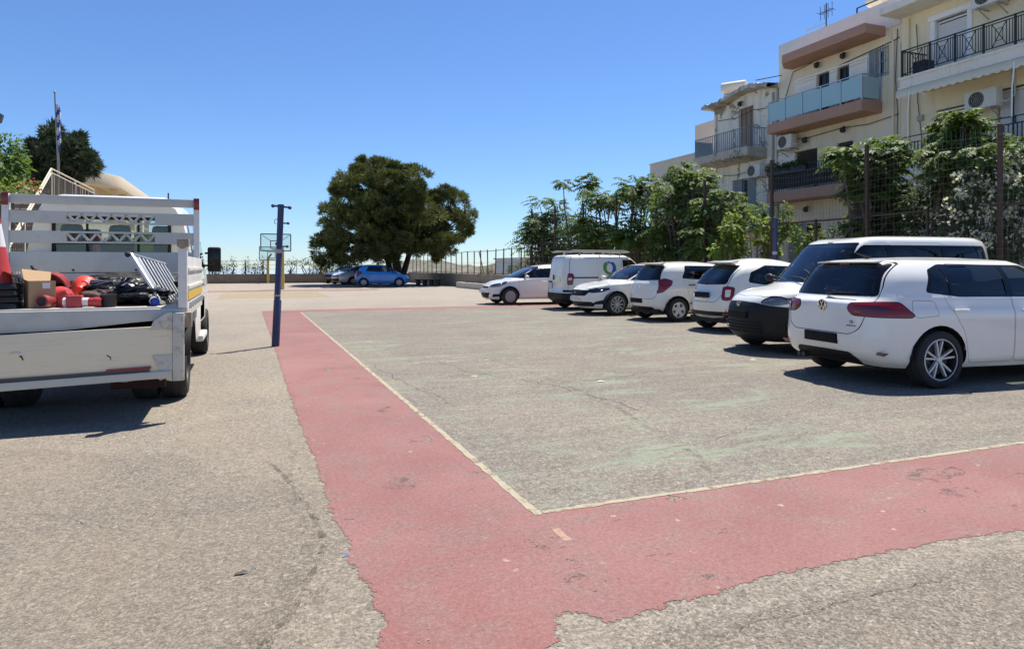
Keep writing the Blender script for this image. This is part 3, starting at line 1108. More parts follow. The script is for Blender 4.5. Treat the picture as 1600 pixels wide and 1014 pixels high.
g = MB(); g.tube([(-.9, 0.1, .15), (-.9, .5, .55), (-.9, 3.5, .55)], 0.022, 6); g.build('handrail', M_RAIL, rl)

# school building with rounded canopy
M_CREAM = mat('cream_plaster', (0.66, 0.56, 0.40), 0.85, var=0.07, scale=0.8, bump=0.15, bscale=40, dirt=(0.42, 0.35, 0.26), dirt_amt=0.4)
M_SHADOWCREAM = mat('shaded_cream_plaster', (0.58, 0.47, 0.31), 0.85, var=0.08, scale=0.8, bump=0.15)  # wall under the canopy: the cream with shade put into its colour
M_WINDARK = glass_mat('dark_window_glass', (0.10, 0.12, 0.13), 0.5)
EX = -5.5
sb = thing('school_building', 'cream single storey school with a rounded canopy roof up on the terrace', 'building', (EX, 35, 3.2))
# canopy: fascia with rounded corner, front faces -Y, right side along Y
def canopy_outline(o):
    pts = [(-14.0, -1.0 + o), (-2.6, -1.0 + o)]
    for k in range(1, 9):
        a = k / 9 * math.pi / 2
        pts.append((-2.6 + (2.6 - o) * math.sin(a), 1.6 - (2.6 - o) * math.cos(a)))
    pts += [(-o, 1.6), (-o, 15.5), (-14.0, 15.5)]
    return pts
g = MB(); g.prism(canopy_outline(0.0), 1.86, 2.42, 'XY'); g.build('roof', M_CREAM, sb, bevel=0.04)
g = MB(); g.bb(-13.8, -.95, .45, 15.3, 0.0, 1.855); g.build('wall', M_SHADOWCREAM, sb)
for (x, y) in ((-.35, 1.5), (-.35, 4.2), (-.35, 7.0), (-.35, 9.8), (-.35, 12.6), (-3.4, -.55)):
    g = MB(); g.bb(x - .13, x + .13, y - .13, y + .13, 0, 1.858); g.build('column', M_CREAM, sb, bevel=0.01)
for y in (2.2, 5.0, 7.8, 10.6):
    w = MB().bb(-.96, -.91, y, y + 1.7, .75, 1.6).build('window', mat('cream_frame', (0.6, 0.52, 0.4), 0.6), sb)
    MB().bb(-.908, -.90, y + .07, y + 1.63, .82, 1.53).build('pane', M_WINDARK, w)
for x in (-3.6, -5.6, -7.6, -9.6):
    w = MB().bb(x, x + 1.4, .40, .44, .7, 1.55).build('window', mat('cream_frame', (0.6, 0.52, 0.4), 0.6), sb)
    MB().bb(x + .07, x + 1.33, .38, .395, .77, 1.48).build('pane', M_WINDARK, w)
g = MB(); g.bb(-.31, -.27, 1.7, 12.5, .95, 1.0); g.bb(-.31, -.27, 1.7, 12.5, .5, .53); g.build('balustrade', M_CREAM, sb)

# flagpole with furled striped flag
p = at_d(89, 262, 20.5)
fp = thing('flagpole', 'thin flagpole rising before the dark conifer on the terrace', 'flagpole', (p.x, p.y, 3.2))
ztop = hgt(146, 20.5) - 3.2
g = MB(); g.tube([(0.06, 0, -.1), (0.03, 0, 1.5), (-.06, 0, ztop)], [0.035, 0.032, 0.02], 8); g.sphere((-.06, 0, ztop + .02), 0.04, 8, 6); g.build('pole', mat('grey_pole', (0.28, 0.26, 0.23), 0.5, 0.3), fp)
V, F, MI = [], [], []
H0, H1 = ztop - .35, ztop - 1.75
for i in range(19):
    t_ = i / 18
    z = H0 + (H1 - H0) * t_
    for j in range(10):
        a = j / 9 * 2.2 * math.pi + t_ * 1.5
        r = (0.030 + 0.052 * math.sin(math.pi * min(1, t_ * 1.1 + .05)) ** .6) * (0.75 + .35 * math.sin(a * 2 + t_ * 9))
        V.append((0.0 + .045 * t_ + .02 + r * math.cos(a) * .9, r * math.sin(a), z))
for i in range(18):
    for j in range(9):
        F.append((i * 10 + j, i * 10 + j + 1, i * 10 + j + 11, i * 10 + j + 10))
        MI.append(int((i + j * .55) / 2.2) % 2)
fo = fast_mesh('flag', V, F, [mat('flag_blue', (0.02, 0.05, 0.22), 0.8), mat('flag_white', (0.50, 0.52, 0.56), 0.8)], None, MI, True)
fo.location = fp.location
tag(fo, 'furled blue and white striped flag hanging on the pole', 'flag')

p = at_d(263, 302, 34)
g = MB(); g.bar((0, 0, 0), (0, 0, p.z), .06); g.bar((-.12, 0, p.z - .3), (.12, 0, p.z - .3), .03)
o = g.build('thin_mast', M_DARKIRON); o.location = (p.x, p.y, 0)
tag(o, 'thin dark mast showing just above the truck headboard right of the school', 'mast')
# floodlight poking in at the left edge, on its mast
p = at_d(-2, 188, 10)
t = thing('floodlight', 'dark floodlight on a mast cut off at the left edge of the view', 'floodlight', (p.x - .25, p.y, 0))
g = MB(); g.tube([(-.35, 0, 0), (-.35, 0, p.z + .1)], 0.05, 8); g.build('mast', M_DARKIRON, t)
g = MB(); g.bar((-.35, 0, p.z), (.1, 0, p.z + .02), 0.05); g.build('arm', M_DARKIRON, t)
g = MB(); g.prism([(-.05, p.z - .1), (.25, p.z - .02), (.28, p.z + .1), (-.05, p.z + .08)], -.15, .15, 'XZ'); h_ = g.build('lamp_head', M_DARKIRON, t, bevel=0.01)
g = MB(); g.prism([(.0, p.z - .17), (.13, p.z - .08), (.11, p.z - .065), (.0, p.z - .105)], -.13, .13, 'XZ'); g.build('lens', mat('lamp_lens', (0.75, 0.78, 0.8), 0.25), t)
# ================================================================ apartment buildings on the right
BX = 21.2
def fy(px, X=BX):
    d = ray(px)
    return d.y * X / d.x
def fz(px, py, X=BX):
    return hgt(py, X / ray(px).x)


def plaster(name, col, stain=(0.25, 0.2, 0.14), amt=0.5, streaks=0.35, flake=0.0):
    """painted render: faint blotches, water streaks running down, flaking"""
    N = NT(name)
    P = N.pos()
    a = N.noise(P, 0.7, 5, 0.6)
    c = N.mix(a, tuple(x * 0.9 for x in col), tuple(min(1, x * 1.08) for x in col))
    s = N.noise(N.mapping(P, scale=(3.0, 3.0, 0.28)), 1.0, 6, 0.65, 0.2)
    c = N.mix(N.math('MULTIPLY', N.ramp(s, 0.52, 0.75), streaks), c, stain)
    d = N.noise(P, 2.2, 8, 0.7, 0.5)
    c = N.mix(N.math('MULTIPLY', N.ramp(d, 0.60, 0.72), amt), c, stain)
    if flake > 0:
        f = N.noise(N.mapping(P, loc=(5, 2, 1)), 1.1, 9, 0.75, 0.7)
        c = N.mix(N.math('MULTIPLY', N.ramp(f, 0.56, 0.58), flake), c, (0.24, 0.21, 0.17))
        c = N.mix(N.math('MULTIPLY', N.ramp(f, 0.65, 0.68), flake), c, (0.33, 0.24, 0.16))
    h = N.noise(P, 35, 4, 0.6)
    N.set(color=c, rough=0.9, spec=0.2, normal=N.bump(h, 0.25, 0.01))
    return N.mat


M_MAIN = plaster('butter_plaster', (0.86, 0.745, 0.555), (0.50, 0.40, 0.28), 0.4, 0.35)
M_PARAPET = plaster('pale_parapet', (0.80, 0.74, 0.67), (0.55, 0.47, 0.38), 0.3, 0.3)
M_YELLOW = plaster('yellow_plaster', (0.87, 0.755, 0.54), (0.52, 0.41, 0.27), 0.3, 0.3)
M_OLD = plaster('old_flaking_plaster', (0.84, 0.78, 0.66), (0.38, 0.32, 0.25), 0.65, 0.6, 0.85)
M_OLDCONC = plaster('crumbling_concrete', (0.52, 0.47, 0.40), (0.17, 0.145, 0.12), 0.8, 0.6, 0.8)
M_BEIGE = plaster('beige_plaster', (0.70, 0.62, 0.53), (0.48, 0.4, 0.33), 0.2, 0.15)
M_BEIGE2 = plaster('rose_beige_plaster', (0.66, 0.54, 0.45), (0.44, 0.36, 0.29), 0.2, 0.15)
M_BROWN = plaster('terracotta_paint', (0.47, 0.28, 0.205), (0.26, 0.15, 0.11), 0.2, 0.2)
M_SLAB = plaster('white_slab_paint', (0.82, 0.77, 0.68), (0.42, 0.36, 0.27), 0.45, 0.5)
M_SHUT = mat('white_shutter', (0.90, 0.89, 0.86), 0.5, var=0.05, scale=2)
M_SHUTG = mat('grey_roller_shutter', (0.74, 0.74, 0.74), 0.5, var=0.05, scale=2)
M_SHUTB = mat('brown_shutter', (0.045, 0.032, 0.028), 0.55, var=0.2, scale=3)
M_BLUEWOOD = mat('blue_grey_paint', (0.22, 0.28, 0.34), 0.6, var=0.15, scale=4, dirt=(0.4, 0.38, 0.33), dirt_amt=0.4)
M_ROOM = mat('dark_room', (0.02, 0.018, 0.016), 0.9)
M_FROST = NT('frosted_blue_glass').set(color=(0.36, 0.53, 0.55), rough=0.25, spec=0.6, coat=0.2).mat
M_ALU = mat('aluminium', (0.50, 0.53, 0.55), 0.35, 0.7, var=0.08)
M_ACW = mat('air_con_white', (0.70, 0.68, 0.63), 0.5, var=0.06, scale=4, dirt=(0.45, 0.4, 0.33), dirt_amt=0.3)
M_BLACK = mat('black_paint', (0.015, 0.015, 0.017), 0.45, var=0.2, scale=5)
M_PIPE = mat('grey_pipe', (0.42, 0.38, 0.32), 0.6)
M_WGLASS = glass_mat('house_window_glass', (0.25, 0.30, 0.33), 0.45)


class Bld:
    def __init__(s, name, label, x0, x1, y0, y1, z1, m, openings, roof=None, cat='building', thick=0.25, parapet=None):
        """facade on the plane x = x0 facing -X with real openings (ya, yb, za, zb)"""
        s.t = thing(name, label, cat, (x0, (y0 + y1) / 2, 0))
        s.x0, s.y0, s.y1, s.z1, s.m = x0, y0, y1, z1, m
        s.oy = (y0 + y1) / 2
        ys = sorted(set([y0, y1] + [o[0] for o in openings] + [o[1] for o in openings]))
        zs = sorted(set([-0.2, z1] + [o[2] for o in openings] + [o[3] for o in openings]))
        g = MB()
        V = {}
        def solid(ya, yb, za, zb):
            yc, zc = (ya + yb) / 2, (za + zb) / 2
            return not any(o[0] < yc < o[1] and o[2] < zc < o[3] for o in openings)
        for ya, yb in zip(ys[:-1], ys[1:]):
            if yb - ya < 1e-4: continue
            for za, zb in zip(zs[:-1], zs[1:]):
                if zb - za < 1e-4: continue
                if solid(ya, yb, za, zb):
                    g._add([(0, ya - s.oy, za), (0, yb - s.oy, za), (0, yb - s.oy, zb), (0, ya - s.oy, zb)], [(0, 3, 2, 1)])
        for o in openings:
            a, b, c, d = o[0] - s.oy, o[1] - s.oy, o[2], o[3]
            T = thick
            g._add([(0, a, c), (T, a, c), (T, a, d), (0, a, d)], [(0, 1, 2, 3)])
            g._add([(0, b, c), (T, b, c), (T, b, d), (0, b, d)], [(3, 2, 1, 0)])
            g._add([(0, a, d), (T, a, d), (T, b, d), (0, b, d)], [(0, 1, 2, 3)])
            g._add([(0, a, c), (T, a, c), (T, b, c), (0, b, c)], [(3, 2, 1, 0)])
        w = x1 - x0
        a, b = y0 - s.oy, y1 - s.oy
        g._add([(0, a, -.2), (w, a, -.2), (w, a, z1), (0, a, z1)], [(0, 1, 2, 3)])
        g._add([(0, b, -.2), (w, b, -.2), (w, b, z1), (0, b, z1)], [(3, 2, 1, 0)])
        g._add([(w, a, -.2), (w, b, -.2), (w, b, z1), (w, a, z1)], [(0, 1, 2, 3)])
        me = bpy.data.meshes.new('wall')
        me.from_pydata(g.v, [], g.f)
        bm = bmesh.new(); bm.from_mesh(me)
        bmesh.ops.remove_doubles(bm, verts=bm.verts, dist=1e-4)
        bm.to_mesh(me); bm.free()
        link('wall', me, m, s.t)
        # dark room behind the openings
        if openings:
            g = MB(); g.bb(0.5, 0.52, a + .1, b - .1, 0, z1 - .2); g.build('room_back', M_ROOM, s.t)
        g = MB(); g.bb(0.01, w - .01, a + .01, b - .01, z1 - .12, z1 - .02); g.build('roof', roof or M_SLAB, s.t)

    def y(s, v): return v - s.oy

    def add(s, name, g, m, bevel=0.0, parent=None):
        return g.build(name, m, parent or s.t, bevel=bevel)

    def part(s, name, ya, yb, za, zb, xa, xb, m, bevel=0.0, parent=None):
        g = MB(); g.bb(xa, xb, s.y(ya), s.y(yb), za, zb)
        return s.add(name, g, m, bevel, parent)

    def louvre(s, ya, yb, za, zb, x, m, name='shutter', pitch=0.075):
        f = MB()
        f.bb(x - .03, x, s.y(ya), s.y(ya) + .05, za, zb); f.bb(x - .03, x, s.y(yb) - .05, s.y(yb), za, zb)
        f.bb(x - .03, x, s.y(ya) + .051, s.y(yb) - .051, za, za + .06); f.bb(x - .03, x, s.y(ya) + .051, s.y(yb) - .051, zb - .06, zb)
        o = s.add(name, f, m)
        z = za + .09
        base = None
        while z < zb - .08:
            if base is None:
                g = MB(); g.box((0, 0, 0), (.012, (yb - ya) - .1, pitch * 1.05), Matrix.Rotation(R(-28), 3, 'Y'))
                base = s.add('slat', g, m, parent=o); base.location = (x - .015, s.y((ya + yb) / 2), z)
            else:
                c = base.copy(); COL.objects.link(c); c.location.z = z
            z += pitch
        return o

    def window(s, ya, yb, za, zb, fm, depth=.12, mull=1, gm=None, fr=.06, shade=None):
        g = MB()
        x0, x1 = depth, depth + .06
        g.bb(x0, x1, s.y(ya), s.y(ya) + fr, za, zb); g.bb(x0, x1, s.y(yb) - fr, s.y(yb), za, zb)
        g.bb(x0, x1, s.y(ya) + fr + .001, s.y(yb) - fr - .001, za, za + fr); g.bb(x0, x1, s.y(ya) + fr + .001, s.y(yb) - fr - .001, zb - fr, zb)
        for k in range(mull):
            yc = s.y(ya + (yb - ya) * (k + 1) / (mull + 1))
            g.bb(x0 + .003, x1 - .003, yc - fr / 2, yc + fr / 2, za + fr + .001, zb - fr - .001)
        w = s.add('window', g, fm)
        w_ = MB(); w_.bb(x0 + .025, x0 + .032, s.y(ya) + fr, s.y(yb) - fr, za + fr, zb - fr)
        w_.build('pane', gm or M_WGLASS, w)
        return w

    def aircon(s, y, z, x=-.45, w=.8):
        g = MB(); g.bb(x, x + .30, s.y(y) - w / 2, s.y(y) + w / 2, z, z + .56)
        o = s.add('air_conditioner', g, M_ACW, .015)
        f = MB()
        yc = s.y(y) + w * .12
        for r_ in (.08, .14, .20, .235):
            f.tube([(x - .006, yc + r_ * math.cos(i * math.pi / 10), z + .28 + r_ * math.sin(i * math.pi / 10)) for i in range(20)], .006, 4, True)
        for i in range(8):
            a = i * math.pi / 4
            f.bar((x - .006, yc, z + .28), (x - .006, yc + .235 * math.cos(a), z + .28 + .235 * math.sin(a)), .006)
        f.build('fan_grille', M_PIPE, o)
        f = MB(); f.lathe([(0, 0), (.235, 0), (.235, -.004)], (x - .001, yc, z + .28), 'X', 20); f.build('fan_opening', M_BLACK, o)
        f = MB()
        for d in (-.28, .28):
            f.bar((0, s.y(y) + d, z - .03), (x, s.y(y) + d, z - .03), .035); f.bar((0, s.y(y) + d, z - .3), (x + .05, s.y(y) + d, z - .045), .025)
        f.build('bracket', M_PIPE, o)
        f = MB(); f.tube([(x + .15, s.y(y) - w / 2, z + .15), (x + .2, s.y(y) - w / 2 - .15, z + .1), (-.03, s.y(y) - w / 2 - .2, z + .3), (-.03, s.y(y) - w / 2 - .2, z + .9)], .02, 5); f.build('pipe', M_ACW, o)
        return o

    def lamp(s, y, z):
        g = MB(); g.bar((0, s.y(y), z + .08), (-.16, s.y(y), z + .1), .03); g.lathe([(0.0, .08), (.09, .05), (.11, -.06), (.07, -.13), (0, -.15)], (-.18, s.y(y), z), 'Z', 10)
        return s.add('wall_lamp', g, M_DARKIRON)

    def pipe(s, pts, r=.035, m=None):
        g = MB(); g.tube([(p[0], s.y(p[1]), p[2]) for p in pts], r, 6)
        return s.add('drain_pipe', g, m or M_PIPE)


def pitched_rail(s, parent, x, ya, yb, z0, h, m, step=0.11, end=True, xe=0.0, r=.012):
    """plain railing of uprights between two rails; returns to the wall at the ya end"""
    g = MB(); g.bar((x, s.y(ya), z0 + h), (x, s.y(yb), z0 + h), .045, .03); g.bar((x, s.y(ya), z0 + .09), (x, s.y(yb), z0 + .09), .03, .02)
    if end: g.bar((x, s.y(ya), z0 + h), (xe, s.y(ya), z0 + h), .045, .03); g.bar((x, s.y(ya), z0 + .09), (xe, s.y(ya), z0 + .09), .03, .02)
    r_ = s.add('railing', g, m, parent=parent)
    base = None
    y = ya
    spots = []
    while y < yb:
        spots.append((x, s.y(y))); y += step
    if end:
        xx = x + step
        while xx < xe - .05:
            spots.append((xx, s.y(ya))); xx += step
    for p in spots:
        if base is None:
            g = MB(); g.bar((0, 0, z0), (0, 0, z0 + h), r * 2, r * 2, up=(0, 1, 0)); base = s.add('baluster', g, m, parent=r_); base.location = (p[0], p[1], 0)
        else:
            c = base.copy(); COL.objects.link(c); c.location = (p[0], p[1], 0)
    return r_


# ---------------------------------------------------------------- middle building: brown balconies
yA, yB = 16.95, 22.75
z2, z1_ = 7.32, 4.47
o_ = []
o_ += [(fy(1296), fy(1277), 7.33, 9.05), (fy(1327), fy(1309), 7.33, 9.05), (fy(1389), fy(1370), 8.25, 9.22)]
o_ += [(fy(1277), fy(1243), 4.48, 6.15), (fy(1333), fy(1308), 4.48, 6.15), (fy(1283), fy(1231), 1.5, 3.22), (fy(1212 + 200), fy(1396), 8.0, 9.2)]
mb = Bld('apartment_building', 'butter yellow apartment block with terracotta balconies, one of them fronted in frosted glass', BX, BX + 10, yA, yB, 9.85, M_MAIN, o_)
mb.part('parapet', yA + .003, yB - .003, 9.86, 10.85, -.02, .2, M_PARAPET, .01)
mb.part('parapet', yB - .2, yB - .003, 9.86, 10.85, .203, 9.9, M_PARAPET, .01)
# brown canopy with chamfered ends
yc0, yc1 = 17.55, 21.65
g = MB(); g.prism([(0.0, mb.y(yc0)), (-1.02, mb.y(yc0)), (-1.02, mb.y(yc1) - .15), (-.45, mb.y(yc1) + .35), (0, mb.y(yc1) + .35)], 9.62, 9.96, 'XY'); mb.add('canopy', g, M_BROWN, .01)
# upper balcony
yb0, yb1 = 17.7, 22.35
g = MB(); g.prism([(0, mb.y(yb0)), (-1.0, mb.y(yb0)), (-1.0, mb.y(yb1)), (0, mb.y(yb1))], 6.92, z2, 'XY'); bal = mb.add('balcony', g, M_BROWN, .01)
npn = 5
for k in range(npn):
    a = yb0 + .03 + (yb1 - yb0 - .06) * k / npn; b = yb0 + .03 + (yb1 - yb0 - .06) * (k + 1) / npn
    mb.part('glass_panel', a + .04, b - .04, z2 + .08, z2 + .84, -.962, -.948, M_FROST, 0, bal)
for k in range(npn + 1):
    a = yb0 + .03 + (yb1 - yb0 - .06) * k / npn
    g = MB(); g.bar((-.955, mb.y(a), z2), (-.955, mb.y(a), z2 + .90), .045, .045, up=(0, 1, 0)); mb.add('rail_post', g, M_ALU, 0, bal)
mb.part('glass_panel', yb0 + .02, yb0 + .034, z2 + .08, z2 + .84, -.9, -.12, M_FROST, 0, bal)
g = MB(); g.bar((-.955, mb.y(yb0 + .03), z2 + .91), (-.955, mb.y(yb1 - .03), z2 + .91), .06, .03); g.bar((-.93, mb.y(yb0 + .03), z2 + .912), (-.03, mb.y(yb0 + .03), z2 + .912), .06, .03); mb.add('handrail', g, M_ALU, 0, bal)
g = MB(); g.bar((-.06, mb.y(yb0 + .03), z2), (-.06, mb.y(yb0 + .03), z2 + .9), .045); mb.add('rail_post', g, M_ALU, 0, bal)
# sliding shutters
mb.louvre(fy(1276), fy(1244), 7.36, 9.02, -.01, M_SHUT)
mb.louvre(fy(1356), fy(1328), 7.36, 9.02, -.01, M_SHUT)
mb.louvre(fy(1308.5), fy(1297), 7.36, 9.02, -.01, M_SHUT)
g = MB(); g.bb(-.05, -.002, mb.y(fy(1358)), mb.y(fy(1243)), 9.06, 9.12); mb.add('shutter_track', g, M_SHUT)
for a, b in ((1296, 1277), (1327, 1309)):
    mb.window(fy(a), fy(b), 7.34, 9.05, M_SHUTB, .1, 1)
w = mb.window(fy(1389), fy(1370), 8.25, 9.22, M_SHUT, .1, 1)
g = MB()
for k in range(6):
    yy = mb.y(fy(1389)) + (fy(1370) - fy(1389)) * k / 5
    g.bar((-.05, yy, 8.2), (-.05, yy, 9.27), .022)
for z in (8.3, 8.75, 9.2): g.bar((-.05, mb.y(fy(1389)), z), (-.05, mb.y(fy(1370)), z), .022)
mb.add('window_bars', g, M_BLUEWOOD)
mb.louvre(fy(1369.5) , fy(1369.5) + .28, 8.25, 9.22, -.02, M_BLUEWOOD)
w = mb.window(fy(1412), fy(1396), 8.0, 9.2, M_SHUTB, .1, 1)
for px in (1281, 1322): mb.lamp(fy(px), 9.42)
mb.pipe([(-.04, fy(1213) - .1, 9.3), (-.04, fy(1213) - .12, 1)], .04)
mb.pipe([(-.03, 17.35, 9.84), (-.03, 17.3, 9.4), (-.08, 17.2, 9.3), (-.08, 17.2, 0)], .04, M_MAIN)
mb.pipe([(-.03, 19.8, 9.1), (-.03, 17.2, 9.35), (-.03, 16.99, 9.4)], .018, M_DARKIRON)
g = MB(); g.bar((0, mb.y(22.6), 9.55), (-1.25, mb.y(22.75), 9.25), .03); mb.add('bracket', g, M_DARKIRON)
# middle floor
g = MB(); g.bb(-1.0, 0, mb.y(17.7), mb.y(22.4), 4.07, z1_); bal = mb.add('balcony', g, M_BROWN, .01)
pitched_rail(mb, bal, -.95, 17.75, 22.35, z1_, .95, M_BLACK, .12, True, -.03)
g = MB(); g.bb(-.93, -.92, mb.y(17.8), mb.y(22.3), z1_ + .1, z1_ + .72); mb.add('railing_screen', g, mat('dark_screen', (0.03, 0.03, 0.032), 0.85, var=.3, scale=3), 0, bal)
mb.louvre(fy(1242.5), fy(1217), 4.5, 6.12, -.01, M_SHUT)
mb.louvre(fy(1277), fy(1243), 4.5, 6.12, .12, M_SHUTB)
mb.louvre(fy(1333), fy(1308), 4.5, 6.12, .12, M_SHUTB)
g = MB(); g.bb(-.03, -.002, mb.y(fy(1285)), mb.y(fy(1215)), 6.16, 6.26); mb.add('lintel', g, M_MAIN)
mb.aircon(fy(1241), 6.28, -.55)
mb.lamp(fy(1262), 6.55); mb.lamp(fy(1322), 6.62)
# planter greenery on the railing comes with the plants
# ground floor
mb.window(fy(1283), fy(1231), 1.5, 3.22, M_SHUT, .1, 1)
mb.louvre(fy(1257), fy(1232), 1.55, 3.2, .08, mat('grey_shutter', (0.35, 0.36, 0.38), .55))
mb.lamp(fy(1264), 3.75)
g = MB(); g.bb(-.015, -.002, mb.y(yA) + .01, mb.y(17.6), 0, 9.8); mb.add('pilaster', g, M_MAIN)
# roof things
def solar_tank(x, y, z, lb, s=1.0, rz=0.0):
    t = thing('solar_water_heater', lb, 'water heater', (x, y, z), rz, 'roof water heaters')
    g = MB(); g.lathe([(0, -.62 * s), (.2 * s, -.62 * s), (.265 * s, -.57 * s), (.27 * s, 0), (.265 * s, .57 * s), (.2 * s, .62 * s), (0, .62 * s)], (0, 0, .75 * s), 'Y', 18); g.build('tank', mat('tank_cream', (0.72, 0.66, 0.56), .4, var=.06), t)
    g = MB()
    for yy in (-.45, .45):
        g.bar((.2, yy * s, 0), (0, yy * s, .5 * s), .04); g.bar((-.2, yy * s, 0), (0, yy * s, .5 * s), .04); g.bar((1.2 * s, yy * s, 0), (.1, yy * s, .5 * s), .03)
    g.build('stand', M_ALU, t)
    g = MB(); g.bar((1.25 * s, 0, .06), (.3 * s, 0, .52 * s), 1.0 * s, .06); g.build('collector', mat('collector_glass', (0.03, 0.04, 0.06), .15), t)
    return t
p = at_x(1353, 12, BX + .75)
solar_tank(BX + .9, fy(1352), 10.75, 'cream water tank behind the parapet of the block with terracotta balconies', 1.0)
solar_tank(BX + .9, fy(1371), 10.82, 'second tank further right behind the same parapet, partly cut by the frame', 1.0)
g = MB(); g.bar((.25, mb.y(yA) + .2, 11.15), (.25, mb.y(19.0), 11.15), .04); g.bar((.25, mb.y(19.0), 10.85), (.25, mb.y(19.0), 11.15), .04); mb.add('roof_rail', g, M_DARKIRON)
t = thing('tv_antenna', 'thin aerial mast with crossed rods on the roof edge', 'aerial', (BX + 1.0, fy(1291, BX + 1), 9.85))
zt = fz(1291, 6, BX + 1) - 9.85
g = MB(); g.bar((0, 0, 0), (0, 0, zt), .035); g.build('mast', M_DARKIRON, t)
g = MB(); g.bar((0, -.1, zt * .66), (.1, 1.15, zt * .68), .03)
for k in range(5): g.bar((-.25, .15 + k * .22, zt * .67), (.25, .15 + k * .22, zt * .67), .012)
g.build('long_boom', M_ALU, t)
g = MB(); g.bar((0, -.35, zt * .86), (0, .35, zt * .86), .025)
for k in range(4): g.bar((0, -.3 + k * .2, zt * .74), (0, -.3 + k * .2, zt * .99), .014); g.bar((-.2, -.3 + k * .2, zt * .86), (.2, -.3 + k * .2, zt * .86), .014)
g.build('uhf_head', M_DARKIRON, t)

# ---------------------------------------------------------------- yellow building with black railing
yY0, yY1 = 4.0, 16.9
dY0, dY1 = fy(1518), fy(1460)
o_ = [(dY0, dY1, 7.62, 9.55), (12.2, 13.7, 4.62, 6.75), (dY0 - .2, dY1 - .1, 4.62, 6.55), (8.0, 9.6, 7.62, 9.5), (9.0, 10.4, 4.62, 6.6)]
yb_ = Bld('apartment_building', 'yellow apartment block at the right edge with black cross-patterned balcony railing', BX - .05, BX + 10, yY0, yY1, 10.0, M_YELLOW, o_)
g = MB(); g.bb(-.95, .5, yb_.y(yY0), yb_.y(yY1) + .1, 10.003, 10.25); yb_.add('eaves', g, M_SLAB, .02)
g = MB(); g.bb(-.2, .2, yb_.y(yY0), yb_.y(yY1) , 10.253, 10.9); yb_.add('parapet', g, M_PARAPET, .01)
# door with roller shutter and frame
yb_.louvre(dY0 + .1, dY1 - .1, 7.64, 9.45, .12, M_SHUTG, 'roller_shutter', .055)
g = MB()
g.bb(-.05, .2, yb_.y(dY0) - .08, yb_.y(dY0) + .08, 7.6, 9.5); g.bb(-.05, .2, yb_.y(dY1) - .08, yb_.y(dY1) + .08, 7.6, 9.5); g.bb(-.08, .2, yb_.y(dY0) - .14, yb_.y(dY1) + .14, 9.503, 9.68)
yb_.add('door_frame', g, M_SHUT, .008)
yb_.louvre(dY0 - .15, dY1 - .15, 4.64, 6.5, .12, M_SHUT, 'roller_shutter', .055)
yb_.louvre(12.25, 13.65, 4.64, 6.7, .12, M_SHUTG, 'roller_shutter', .055)
yb_.louvre(9.05, 10.35, 4.64, 6.55, .12, M_SHUTG, 'roller_shutter', .055)
yb_.louvre(8.05, 9.55, 7.64, 9.45, .12, M_SHUTG, 'roller_shutter', .055)
# upper balcony slab
xs = -1.2
g = MB(); g.bb(xs, 0, yb_.y(6.0), yb_.y(16.0), 7.22, 7.60); bal = yb_.add('balcony', g, M_SLAB, .02)
g = MB(); g.bb(xs - .04, xs - .002, yb_.y(6.0), yb_.y(16.04), 7.5, 7.58); g.bb(xs - .04, xs - .002, yb_.y(6.0), yb_.y(16.04), 7.2, 7.26); yb_.add('moulding', g, M_SLAB, 0, bal)
posts = [15.95, 15.0, 14.18, 13.33, 12.45, 11.6, 10.75, 9.9, 9.05, 8.2]
rx = xs + .06
zr = 7.6
for y in posts:
    g = MB(); g.bar((rx, yb_.y(y), zr - .02), (rx, yb_.y(y), zr + .88), .05, .05, up=(0, 1, 0)); yb_.add('rail_post', g, M_BLACK, 0, bal)
for (z, h) in ((zr + .86, .035), (zr + .78, .02), (zr + .1, .025)):
    g = MB(); g.bar((rx, yb_.y(8.2), z), (rx, yb_.y(15.95), z), .035, h); yb_.add('rail', g, M_BLACK, 0, bal)
g = MB(); g.bar((rx, yb_.y(15.95), zr + .86), (-.02, yb_.y(15.95), zr + .86), .035); g.bar((rx, yb_.y(15.95), zr + .1), (-.02, yb_.y(15.95), zr + .1), .03)
for k in range(9): g.bar((rx + .12 * k, yb_.y(15.95), zr), (rx + .12 * k, yb_.y(15.95), zr + .86), .018, .018, up=(0, 1, 0))
yb_.add('rail_return', g, M_BLACK, 0, bal)
for a, b in zip(posts[:-1], posts[1:]):
    w = a - b
    for f in (.09, .18, .82, .91):
        g = MB(); g.bar((rx, yb_.y(a - w * f), zr + .1), (rx, yb_.y(a - w * f), zr + .8), .017, .017, up=(0, 1, 0)); yb_.add('baluster', g, M_BLACK, 0, bal)
    g = MB()
    l_, r_, lo, hi = yb_.y(a - w * .27), yb_.y(a - w * .73), zr + .1, zr + .78
    g.bar((rx, l_, lo), (rx, r_, hi), .017, .017, up=(1, 0, 0)); g.bar((rx + .003, l_, hi), (rx + .003, r_, lo), .017, .017, up=(1, 0, 0))
    m_ = .17
    for q in (((l_, lo), (l_, hi)), ((r_, lo), (r_, hi))): g.bar((rx, q[0][0], q[0][1]), (rx, q[1][0], q[1][1]), .017, .017, up=(0, 1, 0))
    dl = (r_ - l_) * .25
    sq = [(l_ + dl, (lo + hi) / 2 + .17), (r_ - dl, (lo + hi) / 2 + .17), (r_ - dl, (lo + hi) / 2 - .17), (l_ + dl, (lo + hi) / 2 - .17)]
    for i in range(4): g.bar((rx - .004, sq[i][0], sq[i][1]), (rx - .004, sq[(i + 1) % 4][0], sq[(i + 1) % 4][1]), .014, .014, up=(1, 0, 0))
    yb_.add('cross_panel', g, M_BLACK, 0, bal)
